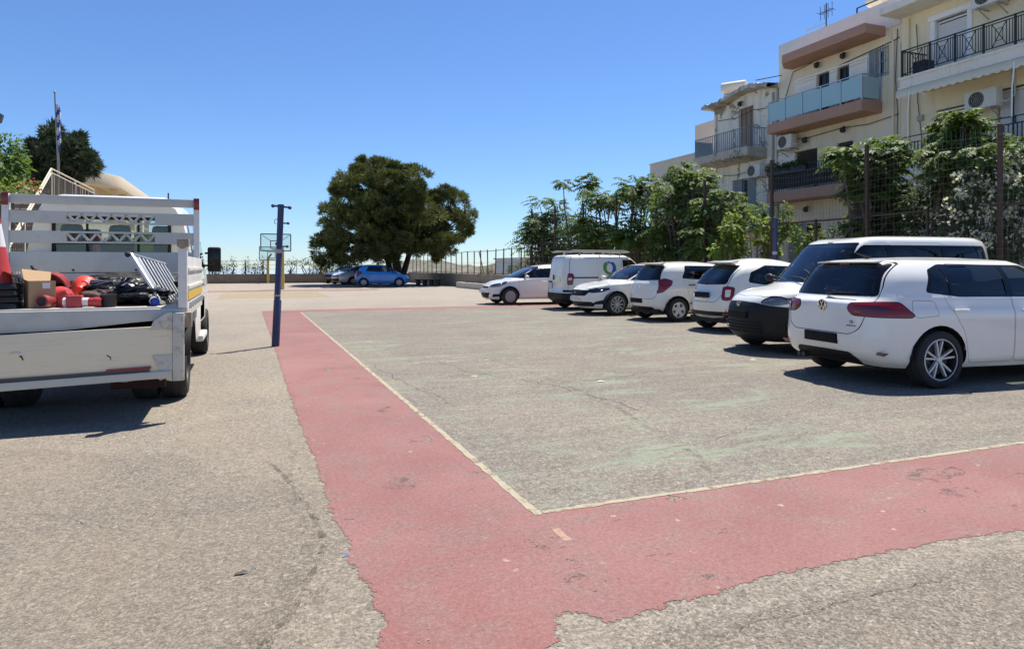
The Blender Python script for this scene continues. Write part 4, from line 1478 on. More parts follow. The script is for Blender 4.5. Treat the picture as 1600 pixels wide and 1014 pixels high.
# awning under the slab with scalloped valance, its cords
M_AWN = mat('cream_awning', (0.80, 0.69, 0.50), .85, var=.08, scale=2)
V, F = [], []
nn = 120
for i in range(nn):
    y = 8.3 + (16.1 - 8.3) * i / (nn - 1)
    sc = abs(math.sin((y) * math.pi / .26))
    V += [(xs - .03, yb_.y(y), 7.19), (xs - .05 + .01 * math.sin(i), yb_.y(y), 6.98 - .07 * sc), (xs + .5, yb_.y(y), 7.21)]
for i in range(nn - 1):
    F += [(3 * i, 3 * i + 1, 3 * i + 4, 3 * i + 3), (3 * i + 2, 3 * i, 3 * i + 3, 3 * i + 5)]
fast_mesh('awning', V, F, M_AWN, yb_.t, None, True)
for y in (15.6, 12.4):
    g = MB(); g.tube([(xs - .06, yb_.y(y), 7.1), (xs - .08, yb_.y(y + .05), 6.4), (xs - .02, yb_.y(y + .1), 5.6)], .022, 5); yb_.add('awning_cord', g, M_SHUT)
yb_.aircon(fy(1538, 20.8), 6.18, -.55, .95)
yb_.aircon(fy(1548, 20.8), 9.25, -.55, .95)
g = MB(); g.bb(-.1, -.002, yb_.y(fy(1446)), yb_.y(fy(1437)), 6.3, 6.5); yb_.add('vent_hood', g, M_PIPE, .02)
yb_.pipe([(-.05, 16.6, 9.9), (-.05, 16.6, 0)], .045, M_YELLOW)
yb_.pipe([(-.03, 13.2, 7.2), (-.03, 13.2, 4.6)], .03, M_DARKIRON)
# lower balcony
g = MB(); g.bb(xs, 0, yb_.y(6.0), yb_.y(16.0), 4.22, 4.60); bal = yb_.add('balcony', g, M_SLAB, .02)
pitched_rail(yb_, bal, rx, 8.2, 15.95, 4.6, .82, M_BLACK, .12, False)
g = MB(); g.bar((rx, yb_.y(8.2), 5.62), (rx, yb_.y(15.95), 5.62), .03); 
for y in posts[::2]: g.bar((rx, yb_.y(y), 5.4), (rx, yb_.y(y), 5.62), .03, .03, up=(0, 1, 0))
yb_.add('upper_rail', g, M_BLACK, 0, bal)
yb_.part('door', fy(1431), fy(1418), 4.62, 5.6, -.03, -.004, M_SHUT)

# ---------------------------------------------------------------- old flaking building
yO0, yO1 = 22.8, 26.95
XO = BX - .1
dz0, dz1 = fy(1180), fy(1157)
o_ = [(dz0, dz1, 6.62, 8.65), (fy(1172), fy(1147), 3.2, 5.42)]
ob = Bld('apartment_building', 'old peeling cream house with a crumbling balcony between the two larger blocks', XO, BX + 9, yO0, yO1, 9.0, M_OLD, o_, M_OLDCONC)
# crumbling eaves slab, uneven edge
V, F = [], []
nn = 40
for i in range(nn):
    y = yO0 - .02 + (yO1 + .35 - yO0) * i / (nn - 1)
    zc = 9.0 + .28 * math.sin(math.pi * min(1, max(0, (y - 22.6) / 3.4))) - .0
    e = rnd.uniform(-.05, .05)
    V += [(-.55 + e, ob.y(y), zc + rnd.uniform(-.03, .03)), (-.5 + e * .5, ob.y(y), zc + .20 + rnd.uniform(-.05, .03)), (.6, ob.y(y), zc + .25), (.6, ob.y(y), zc - .02)]
for i in range(nn - 1):
    for j in range(4):
        a = 4 * i + j; b = 4 * i + (j + 1) % 4
        F.append((a, b, b + 4, a + 4))
fast_mesh('eaves', V, F, M_OLDCONC, ob.t)
g = MB(); g.bb(.02, .4, ob.y(yO0) + .02, ob.y(yO1) - .02, 8.9, 9.25); ob.add('parapet', g, M_OLD)
ob.window(dz0, dz1, 6.62, 8.65, mat('bare_timber', (0.23, 0.15, 0.10), .7, var=.3, scale=6), .12, 2, mat('old_curtain', (0.30, 0.21, 0.15), .8, var=.25, scale=8))
ob.window(fy(1172), fy(1160), 3.2, 5.42, M_BLUEWOOD, .14, 0, M_ROOM)
ob.louvre(fy(1160), fy(1148), 3.25, 5.4, .1, M_BLUEWOOD)
ob.louvre(fy(1184), fy(1172.3), 3.25, 5.4, -.03, M_BLUEWOOD)
V, F = [], []
for i in range(nn):
    y = 23.35 + (yO1 + .15 - 23.35) * i / (nn - 1)
    V += [(-1.1 + rnd.uniform(-.01, .02), ob.y(y), 6.60), (-1.08 + rnd.uniform(-.02, .05), ob.y(y), 6.25 + rnd.uniform(-.06, .06)), (0, ob.y(y), 6.12), (0, ob.y(y), 6.60)]
for i in range(nn - 1):
    for j in range(4):
        a = 4 * i + j; b = 4 * i + (j + 1) % 4
        F.append((a, b, b + 4, a + 4))
F.append((0, 1, 2, 3)); k = 4 * (nn - 1); F.append((k + 3, k + 2, k + 1, k))
bal = fast_mesh('balcony', V, F, M_OLDCONC, ob.t)
pitched_rail(ob, bal, -1.03, 23.4, yO1 + .1, 6.6, .85, M_BLUEWOOD, .13, True, -.03)
g = MB(); g.bb(-1.02, -.03, ob.y(yO1) + .09, ob.y(yO1) + .11, 6.65, 7.4); ob.add('side_screen', g, M_BLUEWOOD, 0, bal)
ob.aircon(fy(1193), 5.32, -.5, .85)
pitched_rail(ob, ob.t, -.85, 23.0, 26.3, 3.15, .85, M_BLUEWOOD, .13, True, -.03)
g = MB(); g.bb(-.9, 0, ob.y(22.95), ob.y(26.4), 2.95, 3.148); ob.add('balcony', g, M_OLDCONC, .01)
g = MB(); g.bar((-.9, ob.y(22.9), 4.05), (-.85, ob.y(24.6), 4.0), .07); ob.add('beam', g, M_DARKIRON)
ob.lamp(24.9, 8.85)
ob.pipe([(-.05, 22.95, 8.9), (-.05, 22.95, 0)], .045)
ob.pipe([(-.05, 26.75, 8.8), (-.05, 26.75, 0)], .045, M_OLD)
solar_tank(XO + .5, fy(1147, XO + .5), 9.25, 'weathered water tank lying on the roof of the peeling house', .95, R(35))

# ---------------------------------------------------------------- plain beige buildings further on
lb = Bld('plain_building', 'low plain beige building behind the trees, lowest of the row', BX, BX + 8, 27.0, 32.7, 7.1, M_BEIGE, [])
g = MB(); g.bb(-.05, .3, lb.y(27.0), lb.y(32.7), 7.103, 7.2); lb.add('coping', g, M_BEIGE, .01)
g = MB(); g.bb(-.03, -.002, lb.y(27.0), lb.y(27.7), 2, 7.0); lb.add('pilaster', g, M_BEIGE2)
pitched_rail(lb, lb.t, -.5, 27.6, 31.0, 3.0, .9, M_DARKIRON, .13, False)
g = MB(); g.bb(-.55, 0, lb.y(27.5), lb.y(31.1), 2.8, 2.998); lb.add('balcony', g, M_SLAB, .01)
hb = Bld('plain_building', 'taller rose-beige block set back behind the low beige building', BX + 3.8, BX + 14, 27.1, 33.7, 9.85, M_BEIGE2, [])
g = MB(); g.sphere((0, hb.y(30.5), 8.5), .12, 8, 6, (.5, 1, 1)); hb.add('vent', g, M_SLAB)

# a small house beyond the side wall with a frame on its roof
p = at_d(822, 405, 72)
sh = thing('far_house', 'small beige house beyond the thin fence with a metal frame on its roof', 'house', (p.x, p.y, -1))
zz = p.z + 1
g = MB(); g.bb(-1.3, 6, -2, 6, 0, zz); sh_w = g.build('wall', M_BEIGE2, sh)
g = MB(); g.bb(-1.5, 6.2, -2.2, 6.2, zz + .003, zz + .15); g.build('roof', M_BEIGE, sh)
g = MB()
for x in (-.6, .7):
    for y in (-1, .5): g.bar((x, y, zz + .15), (x, y, zz + 1.6), .09)
for z in (zz + .8, zz + 1.6):
    g.bar((-.6, -1, z), (.7, -1, z), .08); g.bar((-.6, .5, z), (.7, .5, z), .08); g.bar((-.6, -1, z), (-.6, .5, z), .08); g.bar((.7, -1, z), (.7, .5, z), .08)
g.build('roof_frame', M_OLDCONC, sh)
for y in (-1.2, 1.0):
    w = MB().bb(-1.34, -1.30, y, y + .9, zz - 1.7, zz - .7).build('window', M_SHUTB, sh)
w = MB().bb(.3, 1.3, -2.04, -2.0, zz - 1.7, zz - .7).build('window', M_SHUTB, sh)

# service cables slung along and between the facades
for nm, bld, pts in (('cable', mb, [(-.06, 22.6, 6.75), (-.10, 21.0, 6.62), (-.06, 19.4, 6.70), (-.10, 18.2, 6.60), (-.06, 17.0, 6.72)]),
                     ('cable', mb, [(-.05, 17.05, 9.7), (-.08, 17.1, 8.0), (-.05, 17.05, 6.7), (-.07, 17.1, 3.4)]),
                     ('cable', mb, [(-.04, 20.9, 9.6), (-.05, 21.9, 9.5), (-.05, 22.3, 8.6), (-.04, 22.35, 7.4)]),
                     ('cable', yb_, [(-.05, 16.3, 9.6), (-.08, 16.2, 8.4), (-.05, 16.25, 7.0), (-.08, 16.0, 5.0)]),
                     ('cable', yb_, [(-.05, 14.0, 9.95), (-.12, 13.6, 9.7), (-.06, 13.3, 9.3)]),
                     ('cable', ob, [(-.05, 26.6, 8.4), (-.09, 25.3, 8.25), (-.05, 24.2, 8.4), (-.09, 23.4, 8.3), (-.05, 22.9, 8.5)]),
                     ('cable', ob, [(-.05, 26.6, 5.75), (-.1, 25.2, 5.62), (-.05, 23.9, 5.75), (-.06, 22.9, 5.7)])):
    g = MB(); g.tube([(p[0], bld.y(p[1]), p[2]) for p in pts], .014, 5); bld.add(nm, g, M_DARKIRON)
# small things left on the balconies
g = MB(); g.lathe([(0, 0), (.13, 0), (.17, .30), (.19, .30), (.19, .34), (0, .34)], (-.6, mb.y(18.6), z2), 'Z', 14); pot_ = mb.add('flower_pot', g, M_BROWN)
g = MB(); g.bb(-.85, -.35, mb.y(20.5), mb.y(21.1), z1_, z1_ + .45); mb.add('storage_box', g, M_SHUTG, .02)
g = MB(); g.bb(xs + .25, xs + .7, yb_.y(15.3), yb_.y(15.75), 7.6, 8.05); yb_.add('plastic_chair', g, M_BLACK, .03)
# ================================================================ cars
def paint(name, col, rough=0.2, dust=0.16):
    N = NT(name)
    P = N.tc('Object')
    a = N.noise(P, 2.0, 5, 0.6)
    b = N.noise(P, 9.0, 6, 0.7)
    sp = N.n('ShaderNodeSeparateXYZ'); N.l(P, sp.inputs[0])
    # road dust that has settled low on the body
    low = N.ramp(sp.outputs[2], 0.15, 0.75, (1, 1, 1, 1), (0, 0, 0, 1))
    d = N.math('MULTIPLY', N.math('MULTIPLY_ADD', low, 0.75, 0.25), N.ramp(b, 0.35, 0.75))
    d = N.math('MULTIPLY', d, dust)
    c = N.mix(a, tuple(x * 0.97 for x in col), tuple(min(1, x * 1.03) for x in col))
    c = N.mix(d, c, (0.42, 0.36, 0.28))
    r_ = N.math('MULTIPLY_ADD', d, 0.9, rough)
    N.set(color=c, rough=r_, coat=0.8, spec=0.5, Coat_Roughness=0.05)
    return N.mat


M_WHITE = paint('white_car_paint', (0.81, 0.795, 0.74))
M_WHITE2 = paint('cream_white_car_paint', (0.80, 0.78, 0.70), .25, .2)
M_BLUE = paint('bright_blue_car_paint', (0.015, 0.25, 0.68))
M_SILVER = paint('silver_car_paint', (0.55, 0.57, 0.58), .3)
M_BLKPL = mat('black_plastic', (0.016, 0.016, 0.017), 0.55, var=.2, scale=6, bump=.1, bscale=120, spec=.25)
M_BLKGL = mat('gloss_black', (0.006, 0.006, 0.007), 0.08, var=.1, scale=6, spec=.35)
M_GAP = mat('panel_gap', (0.01, 0.01, 0.01), 0.8)
M_TYRE = mat('tyre_rubber', (0.022, 0.021, 0.02), 0.85, var=.25, scale=8, bump=.2, bscale=60, dirt=(0.08, 0.07, 0.055), dirt_amt=.4)
M_ALLOY = mat('alloy_silver', (0.60, 0.61, 0.62), 0.35, 0.35, var=.06)
M_ALLOYD = mat('alloy_dark', (0.02, 0.02, 0.022), 0.45, 0.2, spec=.3)
M_HUBCAP = mat('hubcap_silver', (0.34, 0.345, 0.35), 0.35, 0.4, var=.06)
M_BRAKE = mat('brake_disc', (0.07, 0.065, 0.06), 0.55, 0.4)
M_CGLASS = glass_mat('car_glass', (0.55, 0.62, 0.63), 0.75, 0.012)
M_CGLASSD = glass_mat('privacy_glass', (0.30, 0.33, 0.35), 0.6, 0.012)
M_SEAT = mat('seat_fabric', (0.028, 0.029, 0.032), 0.9, var=.2, scale=20)
M_CABIN = mat('cabin_lining', (0.05, 0.05, 0.052), 0.9)
M_CHROME = mat('chrome', (0.75, 0.75, 0.76), 0.12, 1.0, var=.02)
M_PLATE = mat('dark_plate', (0.014, 0.014, 0.015), 0.7, var=.1, spec=.15)
M_PLATEW = mat('pale_plate', (0.62, 0.63, 0.62), 0.5, var=.08, scale=8)
M_AMBER = mat('amber_lens', (0.5, 0.16, 0.03), .2, coat=.6)


def lens_red():
    N = NT('red_lens')
    P = N.tc('Object')
    w = N.n('ShaderNodeTexWave'); w.inputs['Scale'].default_value = 28
    w.bands_direction = 'Z'
    N.l(P, w.inputs['Vector'])
    c = N.mix(w.outputs['Fac'], (0.13, 0.004, 0.006), (0.30, 0.009, 0.012))
    N.set(color=c, rough=.15, coat=.4, spec=.4)
    return N.mat


M_RED = lens_red()
M_REDD = mat('dark_red_lens', (0.10, 0.006, 0.010), .12, coat=1.0)
M_LENSW = mat('pale_lens', (0.62, 0.55, 0.54), .15, coat=1.0)
M_LAMPCLR = glass_mat('headlamp_cover', (0.93, 0.96, 0.98), 0.95, 0.01)
M_LAMPG = mat('lamp_grey', (0.34, 0.33, 0.30), .3, .3, var=.3, scale=14)
M_REFL = mat('lamp_reflector', (0.80, 0.77, 0.70), .3, .1, var=.18, scale=9)


def smooth01(t):
    t = max(0.0, min(1.0, t))
    return t * t * (3 - 2 * t)


class Surf:
    """car skin: rings of points round the body from sill to roof, smoothed both ways; can be cut into panels"""
    NF, NS = 9, 15

    def __init__(s, rings, zc, sub=3, crown=0.0):
        cols = []
        for r in rings:
            cols.append(s.ring(**r))
        A = np.array(cols)                                  # rings x cols x 3
        n, m, _ = A.shape
        rows = []
        # chord tangents per column
        d = np.linalg.norm(A[1:] - A[:-1], axis=2) + 1e-6
        T = np.zeros_like(A)
        for i in range(n):
            if i == 0: T[i] = (A[1] - A[0]) / d[0][:, None]
            elif i == n - 1: T[i] = (A[i] - A[i - 1]) / d[i - 1][:, None]
            else:
                a, b = d[i - 1][:, None], d[i][:, None]
                va, vb = (A[i] - A[i - 1]) / a, (A[i + 1] - A[i]) / b
                T[i] = (va * b + vb * a) / (a + b)
                if rings[i].get('crease'): T[i] = 0.5 * (va + vb)
        for i in range(n - 1):
            for k in range(sub):
                t = k / sub
                h00 = 2 * t**3 - 3 * t**2 + 1; h10 = t**3 - 2 * t**2 + t; h01 = -2 * t**3 + 3 * t**2; h11 = t**3 - t**2
                L = d[i][:, None]
                lim = 0.9
                rows.append(h00 * A[i] + h10 * L * T[i] * lim + h01 * A[i + 1] + h11 * L * T[i + 1] * lim)
        rows.append(A[-1])
        top = A[-1]
        xc = (top[:, 0].max() + top[:, 0].min()) / 2
        for q in (0.88, 0.7, 0.48, 0.24, 0.0):
            r_ = top.copy()
            r_[:, 0] = xc + (top[:, 0] - xc) * q
            r_[:, 1] = top[:, 1] * q
            r_[:, 2] = zc + (top[:, 2] - zc) * (q ** 2)
            rows.append(r_)
        G = np.array(rows)
        nr = len(G)
        half = G.reshape(-1, 3)
        m_ = m
        mir = half * np.array([1, -1, 1])
        V = np.concatenate([half, mir])
        F = []
        off = nr * m_
        for i in range(nr - 1):
            for j in range(m_ - 1):
                a, b, c_, d_ = i * m_ + j, i * m_ + j + 1, (i + 1) * m_ + j + 1, (i + 1) * m_ + j
                F += [(a, b, c_), (a, c_, d_)]
                F += [(off + a, off + c_, off + b), (off + a, off + d_, off + c_)]
        # weld
        key = {}
        idx = np.zeros(len(V), dtype=int)
        W = []
        for i, p in enumerate(V):
            k_ = (round(p[0], 4), round(p[1], 4), round(p[2], 4))
            if k_ not in key:
                key[k_] = len(W); W.append(p)
            idx[i] = key[k_]
        V = np.array(W)
        F = idx[np.array(F)]
        ok = (F[:, 0] != F[:, 1]) & (F[:, 1] != F[:, 2]) & (F[:, 0] != F[:, 2])
        F = F[ok]
        fn = np.cross(V[F[:, 1]] - V[F[:, 0]], V[F[:, 2]] - V[F[:, 0]])
        cen = V[F].mean(1)
        ctr = np.array([0, 0, 0.6])
        if ((fn * (cen - ctr)).sum(1) > 0).mean() < 0.5:
            F = F[:, ::-1]; fn = -fn
        Nn = np.zeros_like(V)
        for k in range(3): np.add.at(Nn, F[:, k], fn)
        Nn /= np.linalg.norm(Nn, axis=1)[:, None] + 1e-12
        s.V, s.N, s.F = V, Nn, F
        s.lab = np.array(['body'] * len(F), dtype=object)

    def ring(s, xf, zf, xr, zr, w, zsf, zsr, nf=4.0, nr=4.0, xm=0.0, crease=False):
        def quarter(n, count_face, count_side):
            ph = np.linspace(0, math.pi / 2, 400)
            u = np.cos(ph) ** (2 / n)            # along x, 1 at the end
            v = np.sin(ph) ** (2 / n)            # along y, 0 at the centre
            u[-1] = 0; v[0] = 0
            k = 200
            def res(a, b, cnt):
                uu, vv = u[a:b + 1], v[a:b + 1]
                L = np.concatenate([[0], np.cumsum(np.hypot(np.diff(uu) * abs(xf - xm), np.diff(vv) * w))])
                tt = np.linspace(0, L[-1], cnt)
                return np.interp(tt, L, uu), np.interp(tt, L, vv)
            fu, fv = res(0, k, count_face)
            su, sv = res(k, 399, count_side)
            return np.concatenate([fu, su[1:]]), np.concatenate([fv, sv[1:]])
        out = []
        u, v = quarter(nf, s.NF, s.NS)
        nfp = s.NF - 1
        for i in range(len(u)):
            x = xm + (xf - xm) * u[i]; y = w * v[i]
            zs = zsr + (zsf - zsr) * ((x - xr) / (xf - xr))
            b = 1 - smooth01(i / (nfp + 2)) if i <= nfp + 2 else 0
            out.append((x, y, zs + (zf - zs) * b))
        u, v = quarter(nr, s.NF, s.NS)
        back = []
        for i in range(len(u)):
            x = xm + (xr - xm) * u[i]; y = w * v[i]
            zs = zsr + (zsf - zsr) * ((x - xr) / (xf - xr))
            b = 1 - smooth01(i / (nfp + 2)) if i <= nfp + 2 else 0
            back.append((x, y, zs + (zr - zs) * b))
        return out + back[::-1][1:]

    def cut(s, d, outlines, region, minfacing=0.12):
        """project along direction d (towards the viewer of that side) and split faces by closed outlines [(label, [(u,z)...])]"""
        d = np.array(d, dtype=float); d /= np.linalg.norm(d)
        if abs(d[2]) > 0.9:
            U = np.array([1.0, 0, 0]); W_ = np.array([0, 1.0, 0])
        else:
            U = np.array([-d[1], d[0], 0]); U /= np.linalg.norm(U); W_ = np.array([0, 0, 1.0])
        V, F = s.V, s.F
        fn = np.cross(V[F[:, 1]] - V[F[:, 0]], V[F[:, 2]] - V[F[:, 0]])
        fn /= np.linalg.norm(fn, axis=1)[:, None] + 1e-12
        cen = V[F].mean(1)
        sel = (fn @ d > minfacing) & (s.lab == 'body') & region(cen)
        # only faces near an outline
        pu, pw = V @ U, V @ W_
        fu, fw = pu[F], pw[F]
        near = np.zeros(len(F), dtype=bool)
        for lb, pl in outlines:
            q = np.array([(p[0], p[1]) for p in pl])
            near |= (fu.max(1) > q[:, 0].min()) & (fu.min(1) < q[:, 0].max()) & (fw.max(1) > q[:, 1].min()) & (fw.min(1) < q[:, 1].max())
        sel &= near
        if not sel.any(): return
        ids = np.nonzero(sel)[0]
        used = np.unique(F[ids])
        remap = -np.ones(len(V), dtype=int); remap[used] = np.arange(len(used))
        P2 = np.stack([V[used] @ U, V[used] @ W_], 1)
        verts = [Vector((a, b)) for a, b in P2]
        faces = [tuple(int(q) for q in remap[f]) for f in F[ids]]
        # orientation: make the 2d triangles ccw
        ff = []
        for f in faces:
            a, b, c_ = (verts[i] for i in f)
            if (b.x - a.x) * (c_.y - a.y) - (b.y - a.y) * (c_.x - a.x) < 0: f = (f[0], f[2], f[1])
            ff.append(f)
        nt = len(ff)
        polys = []
        for lb, pl in outlines:
            pl = [Vector((p[0], p[1])) for p in pl]
            area = sum(pl[i].x * pl[(i + 1) % len(pl)].y - pl[(i + 1) % len(pl)].x * pl[i].y for i in range(len(pl)))
            if area < 0: pl = pl[::-1]
            b = len(verts)
            verts += pl
            ff.append(tuple(range(b, b + len(pl))))
            polys.append(lb)
        ov, oe, of, v_in, e_in, f_in = delaunay_2d_cdt(verts, [], ff, 1, 1e-5, True)
        newV, newN = [], []
        base = len(V)
        vsrc = [-1] * len(ov)
        for i, src in enumerate(v_in):
            for q in src:
                if q < len(used):
                    vsrc[i] = int(used[q]); break
        nf, nl = [], []
        tri3 = F[ids]
        cache = {}
        for k, f in enumerate(of):
            tris = [q for q in f_in[k] if q < nt]
            if not tris or len(f) != 3: continue
            hit = [q - nt for q in f_in[k] if q >= nt]
            lab = polys[max(hit)] if hit else 'body'
            for t in tris:
                tv = tri3[t]
                a, b, c_ = (Vector((V[i] @ U, V[i] @ W_)) for i in tv)
                den = (b.y - c_.y) * (a.x - c_.x) + (c_.x - b.x) * (a.y - c_.y)
                if abs(den) < 1e-12: continue
                out = []
                for i in f:
                    if vsrc[i] >= 0 and vsrc[i] in tv:
                        out.append(vsrc[i]); continue
                    p = ov[i]
                    l0 = ((b.y - c_.y) * (p.x - c_.x) + (c_.x - b.x) * (p.y - c_.y)) / den
                    l1 = ((c_.y - a.y) * (p.x - c_.x) + (a.x - c_.x) * (p.y - c_.y)) / den
                    w = np.clip(np.array([l0, l1, 1 - l0 - l1]), 0, 1); w /= w.sum()
                    q = w @ V[tv]
                    key = (i, round(q[0], 4), round(q[1], 4), round(q[2], 4))
                    if key not in cache:
                        nn = w @ s.N[tv]
                        newV.append(q); newN.append(nn / (np.linalg.norm(nn) + 1e-9))
                        cache[key] = base + len(newV) - 1
                    out.append(cache[key])
                if len(set(out)) == 3:
                    nf.append(out); nl.append(lab)
        if newV:
            s.V = np.concatenate([V, np.array(newV)]); s.N = np.concatenate([s.N, np.array(newN)])
        keep = ~sel
        nf = np.array(nf)
        # restore outward winding
        g = np.cross(s.V[nf[:, 1]] - s.V[nf[:, 0]], s.V[nf[:, 2]] - s.V[nf[:, 0]])
        fl = (g @ d) < 0
        nf[fl] = nf[fl][:, ::-1]
        s.F = np.concatenate([F[keep], nf]); s.lab = np.concatenate([s.lab[keep], np.array(nl, dtype=object)])

    def part(s, labels, name, m, parent, off=0.0, rename=None, region=None):
        if isinstance(labels, str): labels = (labels,)
        sel = np.isin(s.lab, labels)
        if region is not None: sel &= region(s.V[s.F].mean(1))
        if not sel.any(): return None
        F = s.F[sel]
        used = np.unique(F)
        rm = -np.ones(len(s.V), dtype=int); rm[used] = np.arange(len(used))
        V = s.V[used] + s.N[used] * off
        return fast_mesh(name, V, rm[F], m, parent, None, True, s.N[used])


def rpoly(pts, r=0.04, n=4):
    """polygon with rounded corners"""
    out = []
    m = len(pts)
    for i in range(m):
        a, b, c = Vector(pts[i - 1]), Vector(pts[i]), Vector(pts[(i + 1) % m])
        u, v = (a - b), (c - b)
        rr = min(r, u.length * .45, v.length * .45)
        p, q = b + u.normalized() * rr, b + v.normalized() * rr
        for k in range(n + 1):
            t = k / n
            out.append(tuple(p * (1 - t) ** 2 + b * 2 * t * (1 - t) + q * t * t))
    return out


def inset(pts, d):
    """shrink a closed polygon by d"""
    P = [Vector(p) for p in pts]
    n = len(P)
    ar = sum(P[i].x * P[(i + 1) % n].y - P[(i + 1) % n].x * P[i].y for i in range(n))
    sg = 1 if ar > 0 else -1
    out = []
    for i in range(n):
        e0 = (P[i] - P[i - 1]); e1 = (P[(i + 1) % n] - P[i])
        if e0.length < 1e-7 or e1.length < 1e-7: out.append(tuple(P[i])); continue
        n0 = Vector((-e0.y, e0.x)).normalized() * sg; n1 = Vector((-e1.y, e1.x)).normalized() * sg
        b = n0 + n1
        if b.length < 1e-6: b = n0
        b.normalize()
        k = d / max(0.4, b.dot(n0))
        out.append(tuple(P[i] + b * k))
    return out


def circ(cx, cz, r, n=28):
    return [(cx + r * math.cos(2 * math.pi * i / n), cz + r * math.sin(2 * math.pi * i / n)) for i in range(n)]


def sym(half):
    """half outline for y >= 0 (list of (y, z) from bottom centre outwards to top centre) -> full symmetric outline"""
    return [(-y, z) for y, z in half[::-1] if y > 1e-6] + list(half)


# ---------------------------------------------------------------- wheels
_wheel_cache = {}


def wheel_meshes(style, r, w, rim_r):
    k = (style, r, w, rim_r)
    if k in _wheel_cache: return _wheel_cache[k]
    g = MB()
    h = w / 2
    g.lathe([(rim_r, -h * .86), (rim_r + .012, -h), (r - .035, -h), (r - .008, -h * .82), (r, -h * .5), (r, h * .5), (r - .008, h * .82), (r - .035, h), (rim_r + .012, h), (rim_r, h * .86)], (0, 0, 0), 'Y', 40)
    g.lathe([(r - .0, -h * .30), (r + .0015, -h * .28), (r + .0015, h * .28), (r, h * .3)], (0, 0, 0), 'Y', 40)
    ty = g.build('tyre', M_TYRE); 
    g = MB()                                        # +Y is the outer face
    g.mi = 1 if style in ('double5', 'fan') else 0
    g.lathe([(rim_r, h * .88), (rim_r - .018, h * .92), (rim_r - .025, h * .80), (rim_r - .035, 0), (rim_r - .03, -h * .85), (rim_r, -h * .9)], (0, 0, 0), 'Y', 36)
    g.mi = 0
    if style in ('double5', 'fan'): g.lathe([(rim_r - .002, h * .885), (rim_r - .012, h * .925), (rim_r - .020, h * .9)], (0, 0, 0), 'Y', 36)
    hub = rim_r * .17
    def spoke(a0, a1, w0, w1, d0, d1, th=.03):
        """from angle a0 at the hub to a1 at the rim"""
        r0, r1 = hub * .6, rim_r - .015
        vs = []
        for rr, a, ww, dd in ((r0, a0, w0, d0), ((r0 + r1) / 2, (a0 + a1) / 2, (w0 + w1) / 2, (d0 + d1) / 2 + .004), (r1, a1, w1, d1)):
            c, s_ = math.cos(a), math.sin(a)
            for j, dep in ((-1, dd), (1, dd), (1.25, dd - th), (-1.25, dd - th)):
                vs.append((rr * c - s_ * ww * j / 2, dep, rr * s_ + c * ww * j / 2))
        fs = []
        for q in range(2):
            for e in range(4):
                a, b = q * 4 + e, q * 4 + (e + 1) % 4
                fs.append((a, b, b + 4, a + 4))
        fs += [(0, 1, 2, 3), (11, 10, 9, 8)]
        g._add(vs, fs)
    face = h * .80
    if style == 'double5':
        for i in range(5):
            a = 2 * math.pi * i / 5 + .3
            for sgn in (-1, 1):
                spoke(a + sgn * .17, a + sgn * .21, .017, .019, face - .022, face - .004)
    elif style == 'fan':
        for i in range(10):
            a = 2 * math.pi * i / 10
            spoke(a - .07, a - .10, .010, .014, face - .02, face - .004)
            spoke(a + .07, a + .10, .010, .014, face - .02, face - .004)
    elif style == 'five':
        for i in range(5):
            a = 2 * math.pi * i / 5 + math.pi / 2
            spoke(a, a, .07, .085, face - .01, face - .006)
    elif style == 'ten':
        for i in range(8):
            a = 2 * math.pi * i / 8
            spoke(a, a, .04, .05, face - .01, face - .006)
    elif style == 'cap':
        n = 7
        g.lathe([(0, face), (rim_r * .55, face + .012), (rim_r * .62, face + .006)], (0, 0, 0), 'Y', 28)
        for i in range(n):
            a = 2 * math.pi * i / n
            spoke(a, a, .085, .125, face + .006, face)
        g.lathe([(rim_r * .86, face), (rim_r * .97, face), (rim_r * 1.0, face - .02)], (0, 0, 0), 'Y', 36)
    else:                                           # steel
        g.lathe([(0, face - .02), (rim_r * .3, face - .02), (rim_r * .4, face - .045), (rim_r * .75, face - .03), (rim_r * .97, face - .06)], (0, 0, 0), 'Y', 28)
    g.lathe([(0, face - .004), (hub * .75, face - .004), (hub, face - .015), (hub, face - .05)], (0, 0, 0), 'Y', 16)
    rm = {'cap': M_HUBCAP, 'steel': mat('steel_wheel', (0.06, .06, .06), .6, .3)}.get(style, M_ALLOY)
    ri = g.build('rim', [rm, M_ALLOYD])
    g = MB(); g.lathe([(0, face - .075), (rim_r * .72, face - .075), (rim_r * .72, face - .09), (rim_r - .03, face - .10), (rim_r - .03, -h * .5)], (0, 0, 0), 'Y', 24)
    g.mi = 1
    g.lathe([(rim_r * .30, face - .07), (rim_r * .74, face - .07)], (0, 0, 0), 'Y', 24)
    br = g.build('brake_disc', [M_ALLOYD, M_BRAKE])
    ms = tuple(o.data for o in (ty, ri, br))
    for o in (ty, ri, br): bpy.data.objects.remove(o)
    _wheel_cache[k] = ms
    return ms


def add_wheel(parent, x, y, r, style, w=.2, rim=None, steer=0.0):
    ms = wheel_meshes(style, r, w, rim or r * .66)
    e = empty('wheel', (x, y, r), (0 if y > 0 else math.pi) + steer, parent)
    for nm, me in zip(('tyre', 'rim', 'brake_disc'), ms):
        o = link(nm, me, None, e)
    return e


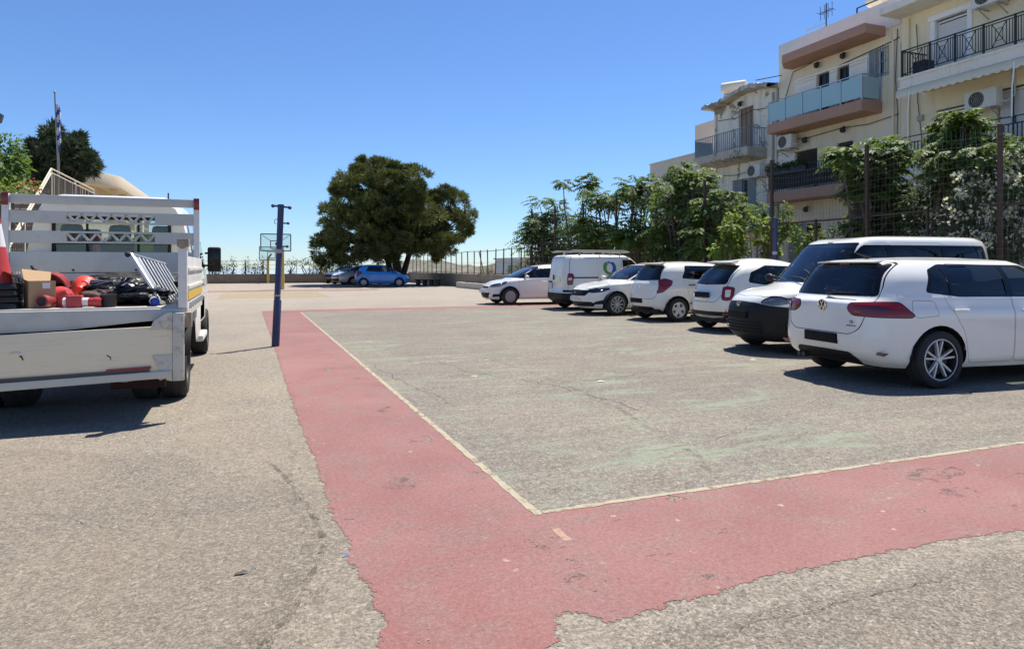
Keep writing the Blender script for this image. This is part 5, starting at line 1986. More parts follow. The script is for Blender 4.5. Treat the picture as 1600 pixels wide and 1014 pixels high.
def add_seats(t, xs, zf, dx=0.0, w=.5, m=None, back=.62):
    """front pair then bench: xs = (front seat x, rear seat x)"""
    for k, x in enumerate(xs):
        rowsy = (-.36, .36)
        for y in rowsy:
            g = MB()
            g.box((x, y, zf + .12), (.5, w * .95, .16))
            g.box((x - .27, y, zf + .46), (.13, w * .9, .60), Matrix.Rotation(R(-12), 3, 'Y'), .85)
            o = g.build('seat', m or M_SEAT, t, bevel=.04)
            g = MB(); g.box((x - .365, y, zf + .86), (.10, .26, .19), Matrix.Rotation(R(-10), 3, 'Y'), .85)
            g.build('head_rest', m or M_SEAT, o, bevel=.035)


def roundel(parent, name, c, r, m, nrm=(-1, 0, 0), th=.008):
    g = MB()
    c = Vector(c); n = Vector(nrm).normalized()
    g.cyl(c, c + n * th, r, r * .95, 20)
    return g.build(name, m, parent)


def text_mesh(name, s, size, m, parent, M, extr=.002):
    cu = bpy.data.curves.new(name, 'FONT')
    cu.body = s; cu.size = size; cu.extrude = extr; cu.align_x = 'CENTER'; cu.align_y = 'CENTER'
    cu.resolution_u = 2
    o = bpy.data.objects.new(name, cu)
    COL.objects.link(o)
    dg = bpy.context.evaluated_depsgraph_get()
    me = bpy.data.meshes.new_from_object(o.evaluated_get(dg))
    bpy.data.objects.remove(o)
    me.transform(M)
    return link(name, me, m, parent)


def car(name, label, cat, loc, rz, S, group='cars parked along the wire fence'):
    """S: dict with the measures, rings and outlines of one car; nose towards +x, left side +y"""
    t = thing(name, label, cat, (loc[0], loc[1], 0), rz, group)
    t.scale = (S.get('k', 1.05),) * 3
    pm = S.get('paint', M_WHITE)
    sf = Surf(S['rings'], S['roof_z'], S.get('sub', 3))
    fa, ra, wr = S['fa'], S['ra'], S['wr']
    arch = S.get('arch', wr + .055)
    zc = wr + .01
    left = lambda c: c[:, 1] > 0.0
    right = lambda c: c[:, 1] < 0.0
    to = S.get('top', [])
    if to: sf.cut((0, 0, 1), to, lambda c: (c[:, 0] > S['fa'] - .55) & (c[:, 2] > .55), 0.3)
    # diagonal corners: lamps that wrap round
    for lb, d, pts3 in S.get('corner', []):
        for sg in (1, -1):
            dd = np.array((d[0], d[1] * sg, 0.0)); dd /= np.linalg.norm(dd)
            U = np.array([-dd[1], dd[0], 0])
            p2 = [(np.array((p[0], p[1] * sg, p[2])) @ U, p[2]) for p in pts3]
            p2 = rpoly(p2, S.get('lamp_r', .04), 3)
            xs_ = [p[0] for p in pts3]
            reg = (lambda c, sg=sg: (c[:, 1] * sg > 0.02) & (c[:, 0] < 0)) if d[0] < 0 else (lambda c, sg=sg: (c[:, 1] * sg > 0.02) & (c[:, 0] > 0))
            o_ = [('gap', inset(p2, -.008)), (lb, p2)]
            for lb2, pts in S.get('corner_in', {}).get(lb, []):
                q2 = [(np.array((p[0], p[1] * sg, p[2])) @ U, p[2]) for p in pts]
                o_.append((lb2, rpoly(q2, .02, 3)))
            sf.cut(dd, o_, reg, 0.05)
    # sides
    so = [('hole', circ(fa, zc, arch)), ('hole', circ(ra, zc, arch))]
    if S.get('arch_trim'):
        so = [('trim', circ(fa, zc, arch + S['arch_trim'])), ('trim', circ(ra, zc, arch + S['arch_trim']))]
    for pl in S.get('side_trim', []): so.append(('trim', rpoly(pl, .03)))
    for pl in S.get('doors', []):
        q = rpoly(pl, .06)
        so += [('gap', inset(q, -.0042)), ('door', q)]
    if S.get('dlo'): so.append(('glass_trim', rpoly(S['dlo'], S.get('dlo_r', .05), 5)))
    for lb, pl in S.get('panes', []): so.append((lb, rpoly(pl, .035, 4)))
    for pl in S.get('side_gaps', []):
        q = rpoly(pl, .03)
        so += [('gap', inset(q, -.0042)), ('flap', q)]
    if S.get('arch_trim'): so += [('hole', circ(fa, zc, arch)), ('hole', circ(ra, zc, arch))]
    else: so += [('hole', circ(fa, zc, arch)), ('hole', circ(ra, zc, arch))]
    sf.cut((0, 1, 0), [(l, [(-x, z) for x, z in p]) for l, p in so], left)
    sf.cut((0, -1, 0), so, right)
    # rear: (y, z) outlines seen from behind. u = -d_y.. for d = (-1,0,0): U = (0,-1,0)
    ro = [(l, [(-y, z) for y, z in p]) for l, p in S.get('rear', [])]
    if ro: sf.cut((-1, 0, 0), ro, lambda c: c[:, 0] < S.get('rear_x', ra), 0.16)
    fo = [(l, [(y, z) for y, z in p]) for l, p in S.get('front', [])]
    if fo: sf.cut((1, 0, 0), fo, lambda c: c[:, 0] > S.get('front_x', 0.0), 0.16)
    f2 = S.get('front2')
    if f2: sf.cut((1, 0, 0), f2, lambda c: (c[:, 0] > .2) & (c[:, 2] > 1.0), 0.16)
    body = sf.part('body', 'body', pm, t)
    sf.part('gap', 'panel_gap', M_GAP, t, -.010)
    for rg in (left, right): sf.part('trim', 'lower_trim', S.get('trim_mat', M_BLKPL), t, .004, None, rg)
    for sg, rg in ((1, left), (-1, right)):
        # doors of one side, split at the given x
        edges = S.get('door_split', [])
        bounds = [-9] + edges + [9]
        for a, b in zip(bounds[:-1], bounds[1:]):
            dr = sf.part('door', 'door', pm, t, 0, None, lambda c, a=a, b=b, rg=rg: rg(c) & (c[:, 0] > a) & (c[:, 0] <= b))
            if dr is not None:
                for (hx, hz) in S.get('handles', []):
                    if a < hx <= b:
                        yy = S['w'] - .015
                        vs = np.array([v.co for v in dr.data.vertices])
                        k = np.argmin(np.hypot(vs[:, 0] - hx, vs[:, 2] - hz))
                        yy = abs(vs[k, 1])
                        hd = MB(); hd.tube([(hx - .095, sg * (yy + .008), hz - .004), (hx - .06, sg * (yy + .034), hz), (hx + .06, sg * (yy + .034), hz + .004), (hx + .095, sg * (yy + .008), hz + .004)], .014, 8)
                        hd.build('handle', S.get('handle_mat', pm), dr)
        sf.part('flap', 'fuel_flap', pm, t, 0, None, rg)
        sf.part('glass_trim', 'window_surround', M_BLKGL, t, .001, None, rg)
        sf.part('side_glass', 'side_window', M_CGLASS, t, -.006, None, rg)
        sf.part('dark_glass', 'side_window', M_CGLASSD, t, -.006, None, rg)
        tl = sf.part('tail_lamp', 'tail_light', S.get('tail_mat', M_RED), t, .006, None, rg)
        if tl: sf.part('tail_inner', 'lamp_band', S.get('tail_in_mat', M_REDD), tl, .007, None, rg)
        hl = sf.part('head_lamp', 'headlight', M_LAMPCLR, t, .004, None, rg)
        if hl:
            sf.part('head_lamp', 'lamp_housing', S.get('lamp_back', M_REFL), hl, -.018, None, rg)
            vs = np.array([v.co for v in hl.data.vertices]); c = vs.mean(0)
            sp = vs.max(0) - vs.min(0)
            g = MB(); rr = min(.042, sp[2] * .24)
            for f in (-.22, .2):
                p_ = c + np.array((-.022, sg * sp[1] * f, -.0)) + np.array((-(abs(f) * 0 + (f if f > 0 else 0)) * sp[0] * .5, 0, 0))
                g.sphere(tuple(p_), rr, 12, 8)
            g.build('lamp_projector', S.get('lamp_ball', M_CHROME), hl)
        sf.part('fog', 'fog_lamp', M_BLKPL, t, -.01, None, rg)
        sf.part('reflector', 'reflector', S.get('reflector_mat', M_REDD), t, .003, None, rg)
    sf.part('tailgate', 'tailgate', pm, t)
    sf.part('bonnet', 'bonnet', pm, t)
    sf.part('rear_glass', 'rear_window', M_CGLASSD, t, -.004)
    sf.part('windscreen', 'windscreen', S.get('screen_mat', M_CGLASS), t, -.004)
    sf.part('screen_trim', 'windscreen_surround', M_BLKGL, t, .001)
    sf.part('rear_trim', 'rear_window_surround', M_BLKGL, t, .001)
    sf.part('grille', 'grille', M_BLKPL, t, -.015)
    sf.part('bumper', 'bumper', S.get('bumper_mat', pm), t, .004)
    sf.part('recess', 'plate_recess', S.get('recess_mat', M_BLKPL), t, -.02)
    # inner liner: floor, dark cabin walls
    L0, L1 = ra - .55, fa + .5
    g = MB()
    g.bb(ra - .50, fa + .35, -S['w'] + .22, S['w'] - .22, S.get('floor', .20), S.get('floor', .20) + .1)
    g.bb(S.get('fw', fa - .35), fa + .25, -S['w'] + .34, S['w'] - .34, .30, S.get('hood_z', .78) - .16)
    g.bb(ra - .45, ra + .5, -S['w'] + .24, S['w'] - .24, .30, .62)
    for ax in (fa, ra):
        for sg in (1, -1):
            yi = S['w'] - .30
            pr = [(arch * 1.0 * math.cos(k * math.pi / 8), arch * 1.0 * math.sin(k * math.pi / 8)) for k in range(9)]
            vs = [(ax + a, sg * yi, zc + b) for a, b in pr] + [(ax + a * 1.02, sg * (S['w'] - .03), zc + b * 1.02) for a, b in pr]
            g._add(vs, [(k, k + 1, k + 10, k + 9) for k in range(8)] + [tuple(range(9))])
    g.build('underbody', M_GAP, t)
    if S.get('seats', True):
        add_seats(t, S.get('seat_x', (fa - 1.35, ra + .35)), S.get('seat_z', .38))
        g = MB(); g.box((S.get('dash_x', fa - .62), 0, S.get('dash_z', .86)), (.35, S['w'] * 1.5, .16)); dsh = g.build('dashboard', M_CABIN, t, bevel=.04)
        g = MB()
        cx, cz = S.get('dash_x', fa - .62) - .30, S.get('dash_z', .86) + .02
        g.tube([(cx - .06 * math.sin(a), .36 + .18 * math.cos(a), cz + .17 * math.sin(a)) for a in [2 * math.pi * k / 18 for k in range(18)]], .015, 6, True)
        g.bar((cx, .2, cz), (cx, .52, cz), .03); g.bar((cx, .36, cz), (cx + .2, .36, cz - .05), .05)
        g.build('steering_wheel', M_CABIN, t)
    # wheels
    tw = S.get('tw', S['w'] - .105)
    for ax, st_ in ((fa, S.get('steer', 0.0)), (ra, 0.0)):
        for sg in (1, -1):
            add_wheel(t, ax, sg * tw, wr, S.get('wheel', 'cap'), S.get('ww', .2), S.get('rim', None), st_)
    # mirrors
    if S.get('mirror'):
        mx, mz = S['mirror']
        for sg in (1, -1):
            y0 = S['w'] - .10
            g = MB(); g.sphere((mx, sg * (y0 + .17), mz + .05), .1, 14, 10, (.62, 1.05, .72)); 
            mo = g.build('mirror', S.get('mirror_mat', pm), t)
            g = MB(); g.bar((mx, sg * (y0 - .03), mz), (mx, sg * (y0 + .12), mz + .02), .05, .035); g.build('mirror_arm', M_BLKPL, mo)
            g = MB(); g.box((mx - .063, sg * (y0 + .17), mz + .05), (.008, .15, .095)); g.build('mirror_glass', M_CHROME, mo, bevel=.003)
    return t, sf


def hatch_rings(L, w, H, zh=.80, zb=.95, cowl=(.95, .98), hdr=(.20, 1.38), tail=(-1.97, 1.0), roof_r=(-1.60, 1.38), wr_=.60, nose_z=.72, nose_in=.10, rear_in=.05, tuck=.10, belt_in=.045, tailw=.03, nf=3.0, nr=4.5, glass_in=.0, zs=.86, rear_sh=.93, roof_nr=5.0, sh_in=.022):
    f, r = L / 2, -L / 2
    zm = (zb + H) / 2
    wm = (w - belt_in) * .56 + wr_ * .44 + .02
    return [
        dict(xf=f - .16, zf=.20, xr=r + .16, zr=.26, w=w - .085, zsf=.20, zsr=.22, nf=nf + .6, nr=nr),
        dict(xf=f - .05, zf=.30, xr=r + .05, zr=.36, w=w - .03, zsf=.28, zsr=.30, nf=nf + .2, nr=nr),
        dict(xf=f, zf=.48, xr=r, zr=.52, w=w - .005, zsf=.46, zsr=.48, nf=nf, nr=nr),
        dict(xf=f - .02, zf=.62, xr=r + .015, zr=.68, w=w, zsf=.66, zsr=.68, nf=nf, nr=nr),
        dict(xf=f - nose_in, zf=nose_z, xr=r + rear_in, zr=rear_sh - .08, w=w - .006, zsf=zs - .04, zsr=zs, nf=nf, nr=nr),
        dict(xf=f - nose_in - .16, zf=nose_z + .075, xr=r + rear_in + tailw * .5, zr=rear_sh, w=w - sh_in, zsf=zs + .03, zsr=zs + .05, nf=nf, nr=nr),
        dict(xf=cowl[0], zf=cowl[1], xr=tail[0], zr=tail[1], w=w - belt_in, zsf=zb - .015, zsr=zb + .025, nf=3.6, nr=nr + .3),
        dict(xf=cowl[0] - .06, zf=cowl[1] + .04, xr=tail[0] + .02, zr=tail[1] + .045, w=w - belt_in - .022, zsf=zb + .03, zsr=zb + .07, nf=3.8, nr=nr + .4),
        dict(xf=(cowl[0] + hdr[0]) / 2 - .01, zf=(cowl[1] + hdr[1]) / 2 + .025, xr=(tail[0] + roof_r[0]) / 2 - .015, zr=(tail[1] + roof_r[1]) / 2, w=wm, zsf=zm - .02, zsr=zm + .01, nf=4.2, nr=roof_nr),
        dict(xf=hdr[0], zf=hdr[1], xr=roof_r[0], zr=roof_r[1], w=wr_, zsf=hdr[1] - .025, zsr=roof_r[1] - .01, nf=4.5, nr=roof_nr),
        dict(xf=hdr[0] - .12, zf=hdr[1] + .032, xr=roof_r[0] + .07, zr=roof_r[1] + .03, w=wr_ - .07, zsf=hdr[1] + .012, zsr=roof_r[1] + .025, nf=4.2, nr=roof_nr - .5),
    ]
# ---------------------------------------------------------------- near hatchback (rear three-quarter view)
golf = dict(
    w=.90, fa=1.30, ra=-1.31, wr=.318, ww=.225, rim=.232, arch=.365, wheel='double5', roof_z=1.452, hood_z=.85, steer=0,
    rings=hatch_rings(4.25, .90, 1.45, zb=.97, cowl=(.98, 1.0), hdr=(.22, 1.39), tail=(-1.985, .985), roof_r=(-1.75, 1.385), wr_=.625, nr=6.2, zs=.86, rear_sh=.93, rear_in=.03, sh_in=.03, roof_nr=6.5),
    doors=[[(-.27, .27), (-.27, 1.35), (-1.00, 1.365), (-1.22, 1.16), (-1.20, .95), (-.98, .62), (-.90, .27)], [(-.255, .27), (-.255, 1.35), (.15, 1.345), (.86, .98), (.93, .6), (.90, .27)]],
    door_split=[-.262], handles=[(-1.02, .855), (-.05, .84)],
    dlo=[(.80, .985), (.10, 1.352), (-1.10, 1.362), (-1.30, 1.30), (-1.43, 1.05), (-1.0, 1.0)], dlo_r=.04,
    panes=[('side_glass', [(.55, 1.0), (.06, 1.325), (-.20, 1.335), (-.20, 1.005)]), ('dark_glass', [(-.30, 1.008), (-.30, 1.335), (-.97, 1.338), (-1.06, 1.30), (-1.06, 1.025)]), ('dark_glass', [(-1.10, 1.03), (-1.10, 1.32), (-1.27, 1.27), (-1.37, 1.06)])],
    side_gaps=[[(-1.33, .80), (-1.36, .955), (-1.62, .965), (-1.66, .82), (-1.60, .78)]],
    corner=[('tail_lamp', (-1, .72), [(-2.07, .37, .858), (-2.05, .385, .925), (-1.98, .74, .945), (-1.86, .86, .945), (-1.66, .885, .805), (-1.70, .885, .782), (-2.02, .76, .785), (-2.07, .45, .795)])],
    corner_in={'tail_lamp': [('tail_inner', [(-2.06, .50, .835), (-2.02, .64, .905), (-1.98, .75, .91), (-1.90, .84, .84), (-1.99, .78, .825)])]},
    rear=[('bumper', rpoly(sym([(0, .18), (.46, .18), (.50, .30), (.42, .375), (0, .375)]), .04)),
          ('gap', rpoly(sym([(0, .575), (.45, .575), (.57, .64), (.625, .79), (.66, .95), (.66, 1.1), (.58, 1.385), (0, 1.40)]), .05)),
          ('tailgate', rpoly(sym([(0, .583), (.447, .583), (.56, .645), (.617, .79), (.652, .95), (.652, 1.1), (.572, 1.376), (0, 1.391)]), .05)),
          ('rear_trim', rpoly(sym([(0, 1.0), (.655, 1.005), (.565, 1.372), (0, 1.386)]), .05)),
          ('rear_glass', rpoly(sym([(0, 1.022), (.60, 1.026), (.525, 1.325), (0, 1.335)]), .05)),
          ('recess', rpoly([(-.27, .45), (.27, .45), (.27, .57), (-.27, .57)], .015))],
    rear_x=-1.45, bumper_mat=M_BLKPL,
    front=[('screen_trim', rpoly(sym([(0, .99), (.74, 1.0), (.565, 1.40), (0, 1.40)]), .04)), ('windscreen', rpoly(sym([(0, 1.02), (.70, 1.03), (.53, 1.375), (0, 1.375)]), .05)),
           ('grille', rpoly(sym([(0, .60), (.55, .60), (.55, .68), (0, .68)]), .03))], front_x=.1,
    mirror=(.62, 1.0), seat_x=(-.05, -.95), seat_z=.36)
HG = R(-6)
gx, gy = 8.87, 6.20
t_golf, sfg = car('hatchback_car', 'nearest white hatchback seen from behind, with dark alloy wheels and wide red tail lights', 'car', (gx, gy), HG, golf)


def on_rear(sf, y, z):
    """x of the rear skin at (y, z)"""
    V = sf.V
    m = (V[:, 0] < -.8)
    d = np.hypot(V[:, 1] - y, V[:, 2] - z) + (~m) * 9
    k = np.argsort(d)[:3]
    return V[k, 0].min()


def on_front(sf, y, z):
    V = sf.V
    m = (V[:, 0] > .8)
    d = np.hypot(V[:, 1] - y, V[:, 2] - z) + (~m) * 9
    k = np.argsort(d)[:3]
    return V[k, 0].max()


def ring_badge(t, x, y, z, r, tilt=0.0, m=None, dirn=-1):
    g = MB(); g.tube([(x + dirn * .008, y + r * math.cos(a), z + r * math.sin(a)) for a in [2 * math.pi * k / 24 for k in range(24)]], r * .11, 6, True)
    return g


# round badge: V above W inside a ring
z0 = .885; x0 = on_rear(sfg, 0, z0) - .004
r_ = .062
g = ring_badge(t_golf, x0, 0, z0, r_)
def seg(a, b): g.bar((x0 - .008, -a[0] * r_, z0 + a[1] * r_), (x0 - .008, -b[0] * r_, z0 + b[1] * r_), .010, .006, up=(1, 0, 0))
seg((-.42, .86), (0, .12)); seg((0, .12), (.42, .86))
seg((-.88, .40), (-.42, -.82)); seg((-.42, -.82), (0, .02)); seg((0, .02), (.42, -.82)); seg((.42, -.82), (.88, .40))
bd = g.build('badge', M_CHROME, t_golf)
g = MB(); g.cyl((x0 - .006, 0, z0), (x0 + .01, 0, z0), r_ * .95, n=24); g.build('badge_disc', M_BLKPL, bd)
Mrear = lambda x, y, z: Matrix.Translation((x, y, z)) @ Matrix.Rotation(R(-90), 4, 'Z') @ Matrix.Rotation(R(90), 4, 'X')
xb = on_rear(sfg, -.5, .70) - .004
text_mesh('badge_lettering', 'TSI', .045, M_REDD, t_golf, Mrear(xb - .004, -.47, .715))
xb = on_rear(sfg, -.5, .66) - .004
text_mesh('badge_lettering', 'BLUEMOTION', .022, M_BLKPL, t_golf, Mrear(xb - .006, -.47, .675), .001)
xp = on_rear(sfg, 0, .51)
g = MB(); g.box((xp - .012, 0, .512), (.012, .52, .112)); g.build('number_plate', M_PLATE, t_golf, bevel=.004)
# roof spoiler lip, wiper, handle strip, exhaust, reflector slots
g = MB(); g.prism([(-1.58, 1.412), (-1.80, 1.392), (-1.79, 1.380), (-1.62, 1.380)], -.45, .45, 'XZ'); g.build('spoiler', M_WHITE, t_golf, bevel=.008)
g = MB(); g.box((-1.775, 0, 1.366), (.02, .16, .016)); g.build('brake_light', M_REDD, t_golf)
g = MB(); xw = on_rear(sfg, 0, 1.03); g.tube([(xw - .02, .05, 1.015), (xw - .025, -.10, 1.035), (xw - .02, -.42, 1.045)], [.02, .012, .006], 6); g.build('rear_wiper', M_BLKPL, t_golf)
for sg in (-1, 1):
    xq = on_rear(sfg, sg * .72, .37)
    g = MB(); g.prism([(sg * .60, .40), (sg * .86, .405), (sg * .80, .365), (sg * .64, .375)], -.012, .02, 'YZ'); o = g.build('reflector', M_REDD, t_golf, bevel=.006); o.location.x = xq + .0
g = MB(); g.cyl((-2.03, .50, .25), (-1.8, .50, .25), .03, n=14); g.cyl((-2.03, .42, .25), (-1.8, .42, .25), .03, n=14); g.build('exhaust', M_BRAKE, t_golf)
g = MB(); g.tube([(-1.45, 0, 1.44), (-1.50, 0, 1.47), (-1.62, 0, 1.50)], [.03, .012, .004], 6); g.build('aerial', M_BLKPL, t_golf)

# ---------------------------------------------------------------- tall van with black bumper, nose to the viewer
doblo = dict(
    k=1.03, w=.915, fa=1.38, ra=-1.37, wr=.318, arch=.37, wheel='cap', roof_z=1.875, hood_z=.95, paint=M_WHITE,
    rings=[
        dict(xf=2.02, zf=.20, xr=-1.98, zr=.26, w=.83, zsf=.20, zsr=.22, nf=3.4, nr=6),
        dict(xf=2.15, zf=.30, xr=-2.12, zr=.36, w=.885, zsf=.28, zsr=.30, nf=3.0, nr=6),
        dict(xf=2.20, zf=.52, xr=-2.19, zr=.52, w=.912, zsf=.46, zsr=.48, nf=2.9, nr=6),
        dict(xf=2.19, zf=.70, xr=-2.18, zr=.75, w=.915, zsf=.70, zsr=.72, nf=2.9, nr=6),
        dict(xf=2.10, zf=.86, xr=-2.18, zr=.90, w=.910, zsf=.88, zsr=.90, nf=2.9, nr=6),
        dict(xf=1.95, zf=.95, xr=-2.17, zr=1.0, w=.895, zsf=.96, zsr=.98, nf=3.0, nr=6),
        dict(xf=1.28, zf=1.13, xr=-2.15, zr=1.06, w=.87, zsf=1.05, zsr=1.05, nf=3.6, nr=6),
        dict(xf=1.22, zf=1.18, xr=-2.15, zr=1.12, w=.855, zsf=1.10, zsr=1.10, nf=3.8, nr=6),
        dict(xf=.86, zf=1.48, xr=-2.12, zr=1.45, w=.79, zsf=1.44, zsr=1.45, nf=4.4, nr=6),
        dict(xf=.50, zf=1.76, xr=-2.06, zr=1.78, w=.71, zsf=1.77, zsr=1.77, nf=4.6, nr=6),
        dict(xf=.34, zf=1.815, xr=-1.98, zr=1.84, w=.63, zsf=1.83, zsr=1.835, nf=4.4, nr=5.5)],
    doors=[[(1.02, .30), (1.10, .7), (1.12, 1.0), (.42, 1.72), (.02, 1.74), (.02, .28)], [(.0, .28), (.0, 1.74), (-1.0, 1.74), (-1.0, .60), (-.92, .28)]],
    door_split=[.01], handles=[(.14, .95), (-.12, .95)], handle_mat=M_BLKPL,
    dlo=[(1.10, 1.10), (.46, 1.70), (-1.85, 1.70), (-1.98, 1.18), (.2, 1.14)],
    panes=[('side_glass', [(.92, 1.15), (.44, 1.66), (.07, 1.66), (.07, 1.16)]), ('dark_glass', [(-.04, 1.17), (-.04, 1.66), (-.96, 1.66), (-.96, 1.19)]), ('dark_glass', [(-1.06, 1.20), (-1.06, 1.66), (-1.80, 1.65), (-1.90, 1.22)])],
    corner=[('head_lamp', (1, .55), [(2.06, .42, .80), (2.02, .46, .86), (1.82, .70, .985), (1.66, .84, 1.02), (1.62, .87, .96), (1.78, .84, .83), (1.98, .64, .765)])],
    front=[('bumper', rpoly(sym([(0, .19), (.93, .19), (.93, .70), (.80, .725), (.58, .755), (.35, .80), (0, .815)]), .05)),
           ],
    front2=[('screen_trim', rpoly(sym([(0, 1.115), (.80, 1.10), (.645, 1.742), (0, 1.748)]), .04)),
           ('windscreen', rpoly(sym([(0, 1.16), (.765, 1.145), (.625, 1.725), (0, 1.73)]), .05))],
    front_x=1.2, bumper_mat=M_BLKPL,
    top=[('gap', rpoly([(1.33, -.70), (1.33, .70), (1.72, .72), (2.00, .42), (2.06, 0), (2.00, -.42), (1.72, -.72)], .05)), ('bonnet', rpoly([(1.338, -.694), (1.338, .694), (1.715, .712), (1.992, .415), (2.052, 0), (1.992, -.415), (1.715, -.712)], .05))],
    rear=[('rear_glass', rpoly(sym([(0, 1.15), (.68, 1.15), (.58, 1.70), (0, 1.70)]), .05))], rear_x=-1.6,
    mirror=(.98, 1.12), mirror_mat=M_BLKPL, seat_x=(.15, -.75), seat_z=.55, dash_x=.95, dash_z=1.06, lamp_r=.05, lamp_back=M_LAMPG)
t_dob, sfd = car('van_car', 'white high-roofed van with black nose facing out, between the hatchback and the small bubble car', 'van', (9.82, 8.72), math.pi - R(9), doblo)
x0 = on_front(sfd, 0, .77) + .012
g = MB(); g.cyl((x0 - .02, 0, .775), (x0 + .008, 0, .778), .048, n=20); bd = g.build('badge', M_CHROME, t_dob)
g = MB(); g.cyl((x0 + .008, 0, .778), (x0 + .011, 0, .778), .037, n=20); g.build('badge_disc', M_REDD, bd)
Mfront = lambda x, y, z: Matrix.Translation((x, y, z)) @ Matrix.Rotation(R(90), 4, 'Z') @ Matrix.Rotation(R(90), 4, 'X')
text_mesh('badge_lettering', 'FIAT', .024, M_CHROME, bd, Mfront(x0 + .013, 0, .778), .001)
# intake slats in the black nose
g = MB()
for k, z in enumerate((.335, .385, .435, .485)):
    xx = [on_front(sfd, y, z) for y in (-.5, -.25, 0, .25, .5)]
    g.tube([(x_ + .008, y, z) for x_, y in zip(xx, (-.5, -.25, 0, .25, .5))], .011, 6)
g.build('grille', M_GAP, t_dob)
g = MB(); xx = on_front(sfd, .0, .60); g.box((xx + .012, .0, .60), (.012, .52, .112)); g.build('number_plate', M_PLATE, t_dob, bevel=.004)
for sg in (-1, 1):
    xq = on_front(sfd, sg * .66, .42)
    g = MB(); g.cyl((xq - .05, sg * .64, .42), (xq + .002, sg * .66, .42), .05, n=16); g.build('fog_lamp', M_BLKGL, t_dob)
g = MB()
for y0, y1 in ((.55, .0), (.0, -.55)):
    pts = [(1.29 - .0, y0, 1.165), (1.25, (y0 + y1) / 2, 1.205), (1.20, y1 + .05, 1.225)]
    g.tube([(1.315, y0, 1.14), (1.285, y0 * .6 + y1 * .4, 1.185), (1.262, y1 + .04, 1.20)], .010, 5)
g.build('wiper', M_BLKPL, t_dob)
g = MB(); g.tube([(.25, 0, 1.85), (.22, 0, 1.88), (.10, 0, 2.02)], [.025, .008, .004], 6); g.build('aerial', M_BLKPL, t_dob)
g = MB(); g.box((.50, .02, 1.752), (.02, .12, .03)); g.build('toll_tag', mat('yellow_tag', (0.6, 0.45, 0.08), .5), t_dob)

# ---------------------------------------------------------------- small bubble car, tail to the viewer
bub = dict(
    k=1.07, w=.81, fa=1.16, ra=-1.14, wr=.293, arch=.335, wheel='ten', roof_z=1.49, hood_z=.82, paint=M_WHITE2,
    rings=hatch_rings(3.55, .81, 1.49, zb=.93, cowl=(.80, .97), hdr=(.30, 1.36), tail=(-1.66, .93), roof_r=(-1.24, 1.37), wr_=.53, nr=3.4, nf=2.8, zs=.80, rear_sh=.84, rear_in=.06, tailw=.06, belt_in=.075, roof_nr=3.8),
    doors=[[(.62, .28), (.72, .62), (.68, .95), (.22, 1.30), (-.62, 1.32), (-.62, .70), (-.55, .28)]], handles=[(-.44, .80)], handle_mat=M_CHROME,
    dlo=[(.62, .95), (.20, 1.31), (-.65, 1.34), (-1.05, 1.20), (-1.13, 1.0), (-.8, .95)],
    panes=[('side_glass', [(.52, .98), (.18, 1.28), (-.54, 1.30), (-.54, .98)]), ('dark_glass', [(-.66, .985), (-.66, 1.30), (-.98, 1.18), (-1.04, 1.02)])],
    corner=[('tail_lamp', (-1, .5), [(-1.70, .52, .90), (-1.68, .60, .92), (-1.60, .70, .90), (-1.62, .72, .70), (-1.68, .66, .64), (-1.72, .55, .66)])],
    corner_in={'tail_lamp': [('tail_inner', [(-1.69, .575, .85), (-1.64, .665, .85), (-1.65, .67, .715), (-1.70, .60, .71)])]}, tail_in_mat=M_WHITE2,
    rear=[('trim', rpoly(sym([(0, .335), (.68, .335), (.72, .375), (.68, .42), (0, .42)]), .02)),
          ('gap', rpoly(sym([(0, .60), (.40, .60), (.48, .70), (.53, .95), (.50, 1.36), (0, 1.40)]), .06)),
          ('tailgate', rpoly(sym([(0, .608), (.395, .608), (.472, .70), (.522, .95), (.492, 1.352), (0, 1.392)]), .06)),
          ('rear_trim', rpoly(sym([(0, .95), (.51, .96), (.45, 1.34), (0, 1.365)]), .05)),
          ('rear_glass', rpoly(sym([(0, .97), (.49, .98), (.43, 1.315), (0, 1.335)]), .05))],
    rear_x=-.9, mirror=(.55, .98), seat_x=(-.1, -.75), seat_z=.36, dash_x=.62, dash_z=.88,
    front=[('windscreen', rpoly(sym([(0, 1.0), (.60, 1.0), (.47, 1.35), (0, 1.36)]), .05))], front_x=.2)
t_bub, sfb = car('bubble_car', 'small rounded white city car seen from behind, beside the black-nosed van', 'car', (11.1, 12.1), R(-3), bub)
xp = on_rear(sfb, 0, .74)
g = MB(); g.box((xp - .008, 0, .745), (.014, .50, .112)); g.build('number_plate', M_PLATE, t_bub, bevel=.004)
g = MB(); g.box((xp - .02, 0, .66), (.03, .38, .035)); g.build('boot_handle', M_CHROME, t_bub, bevel=.01)
for sg in (-1, 1):
    xq = on_rear(sfb, sg * .56, .38)
    g = MB(); g.box((xq - .004, sg * .56, .38), (.02, .17, .045), R(-sg * 12)); g.build('reflector', M_RED, t_bub, bevel=.008)
xq = on_rear(sfb, .36, .55)
g = MB(); g.box((xq - .004, .40, .545), (.012, .07, .045)); g.build('sticker', M_REDD, t_bub)
g = MB(); g.prism([(-1.16, 1.44), (-1.36, 1.405), (-1.36, 1.385), (-1.2, 1.385)], -.42, .42, 'XZ'); g.build('spoiler', M_WHITE2, t_bub, bevel=.012)
g = MB(); xw = on_rear(sfb, 0, .98); g.tube([(xw - .02, .0, .965), (xw - .02, -.1, .98), (xw + .0, -.36, .985)], [.02, .012, .006], 6); g.build('rear_wiper', M_BLKPL, t_bub)

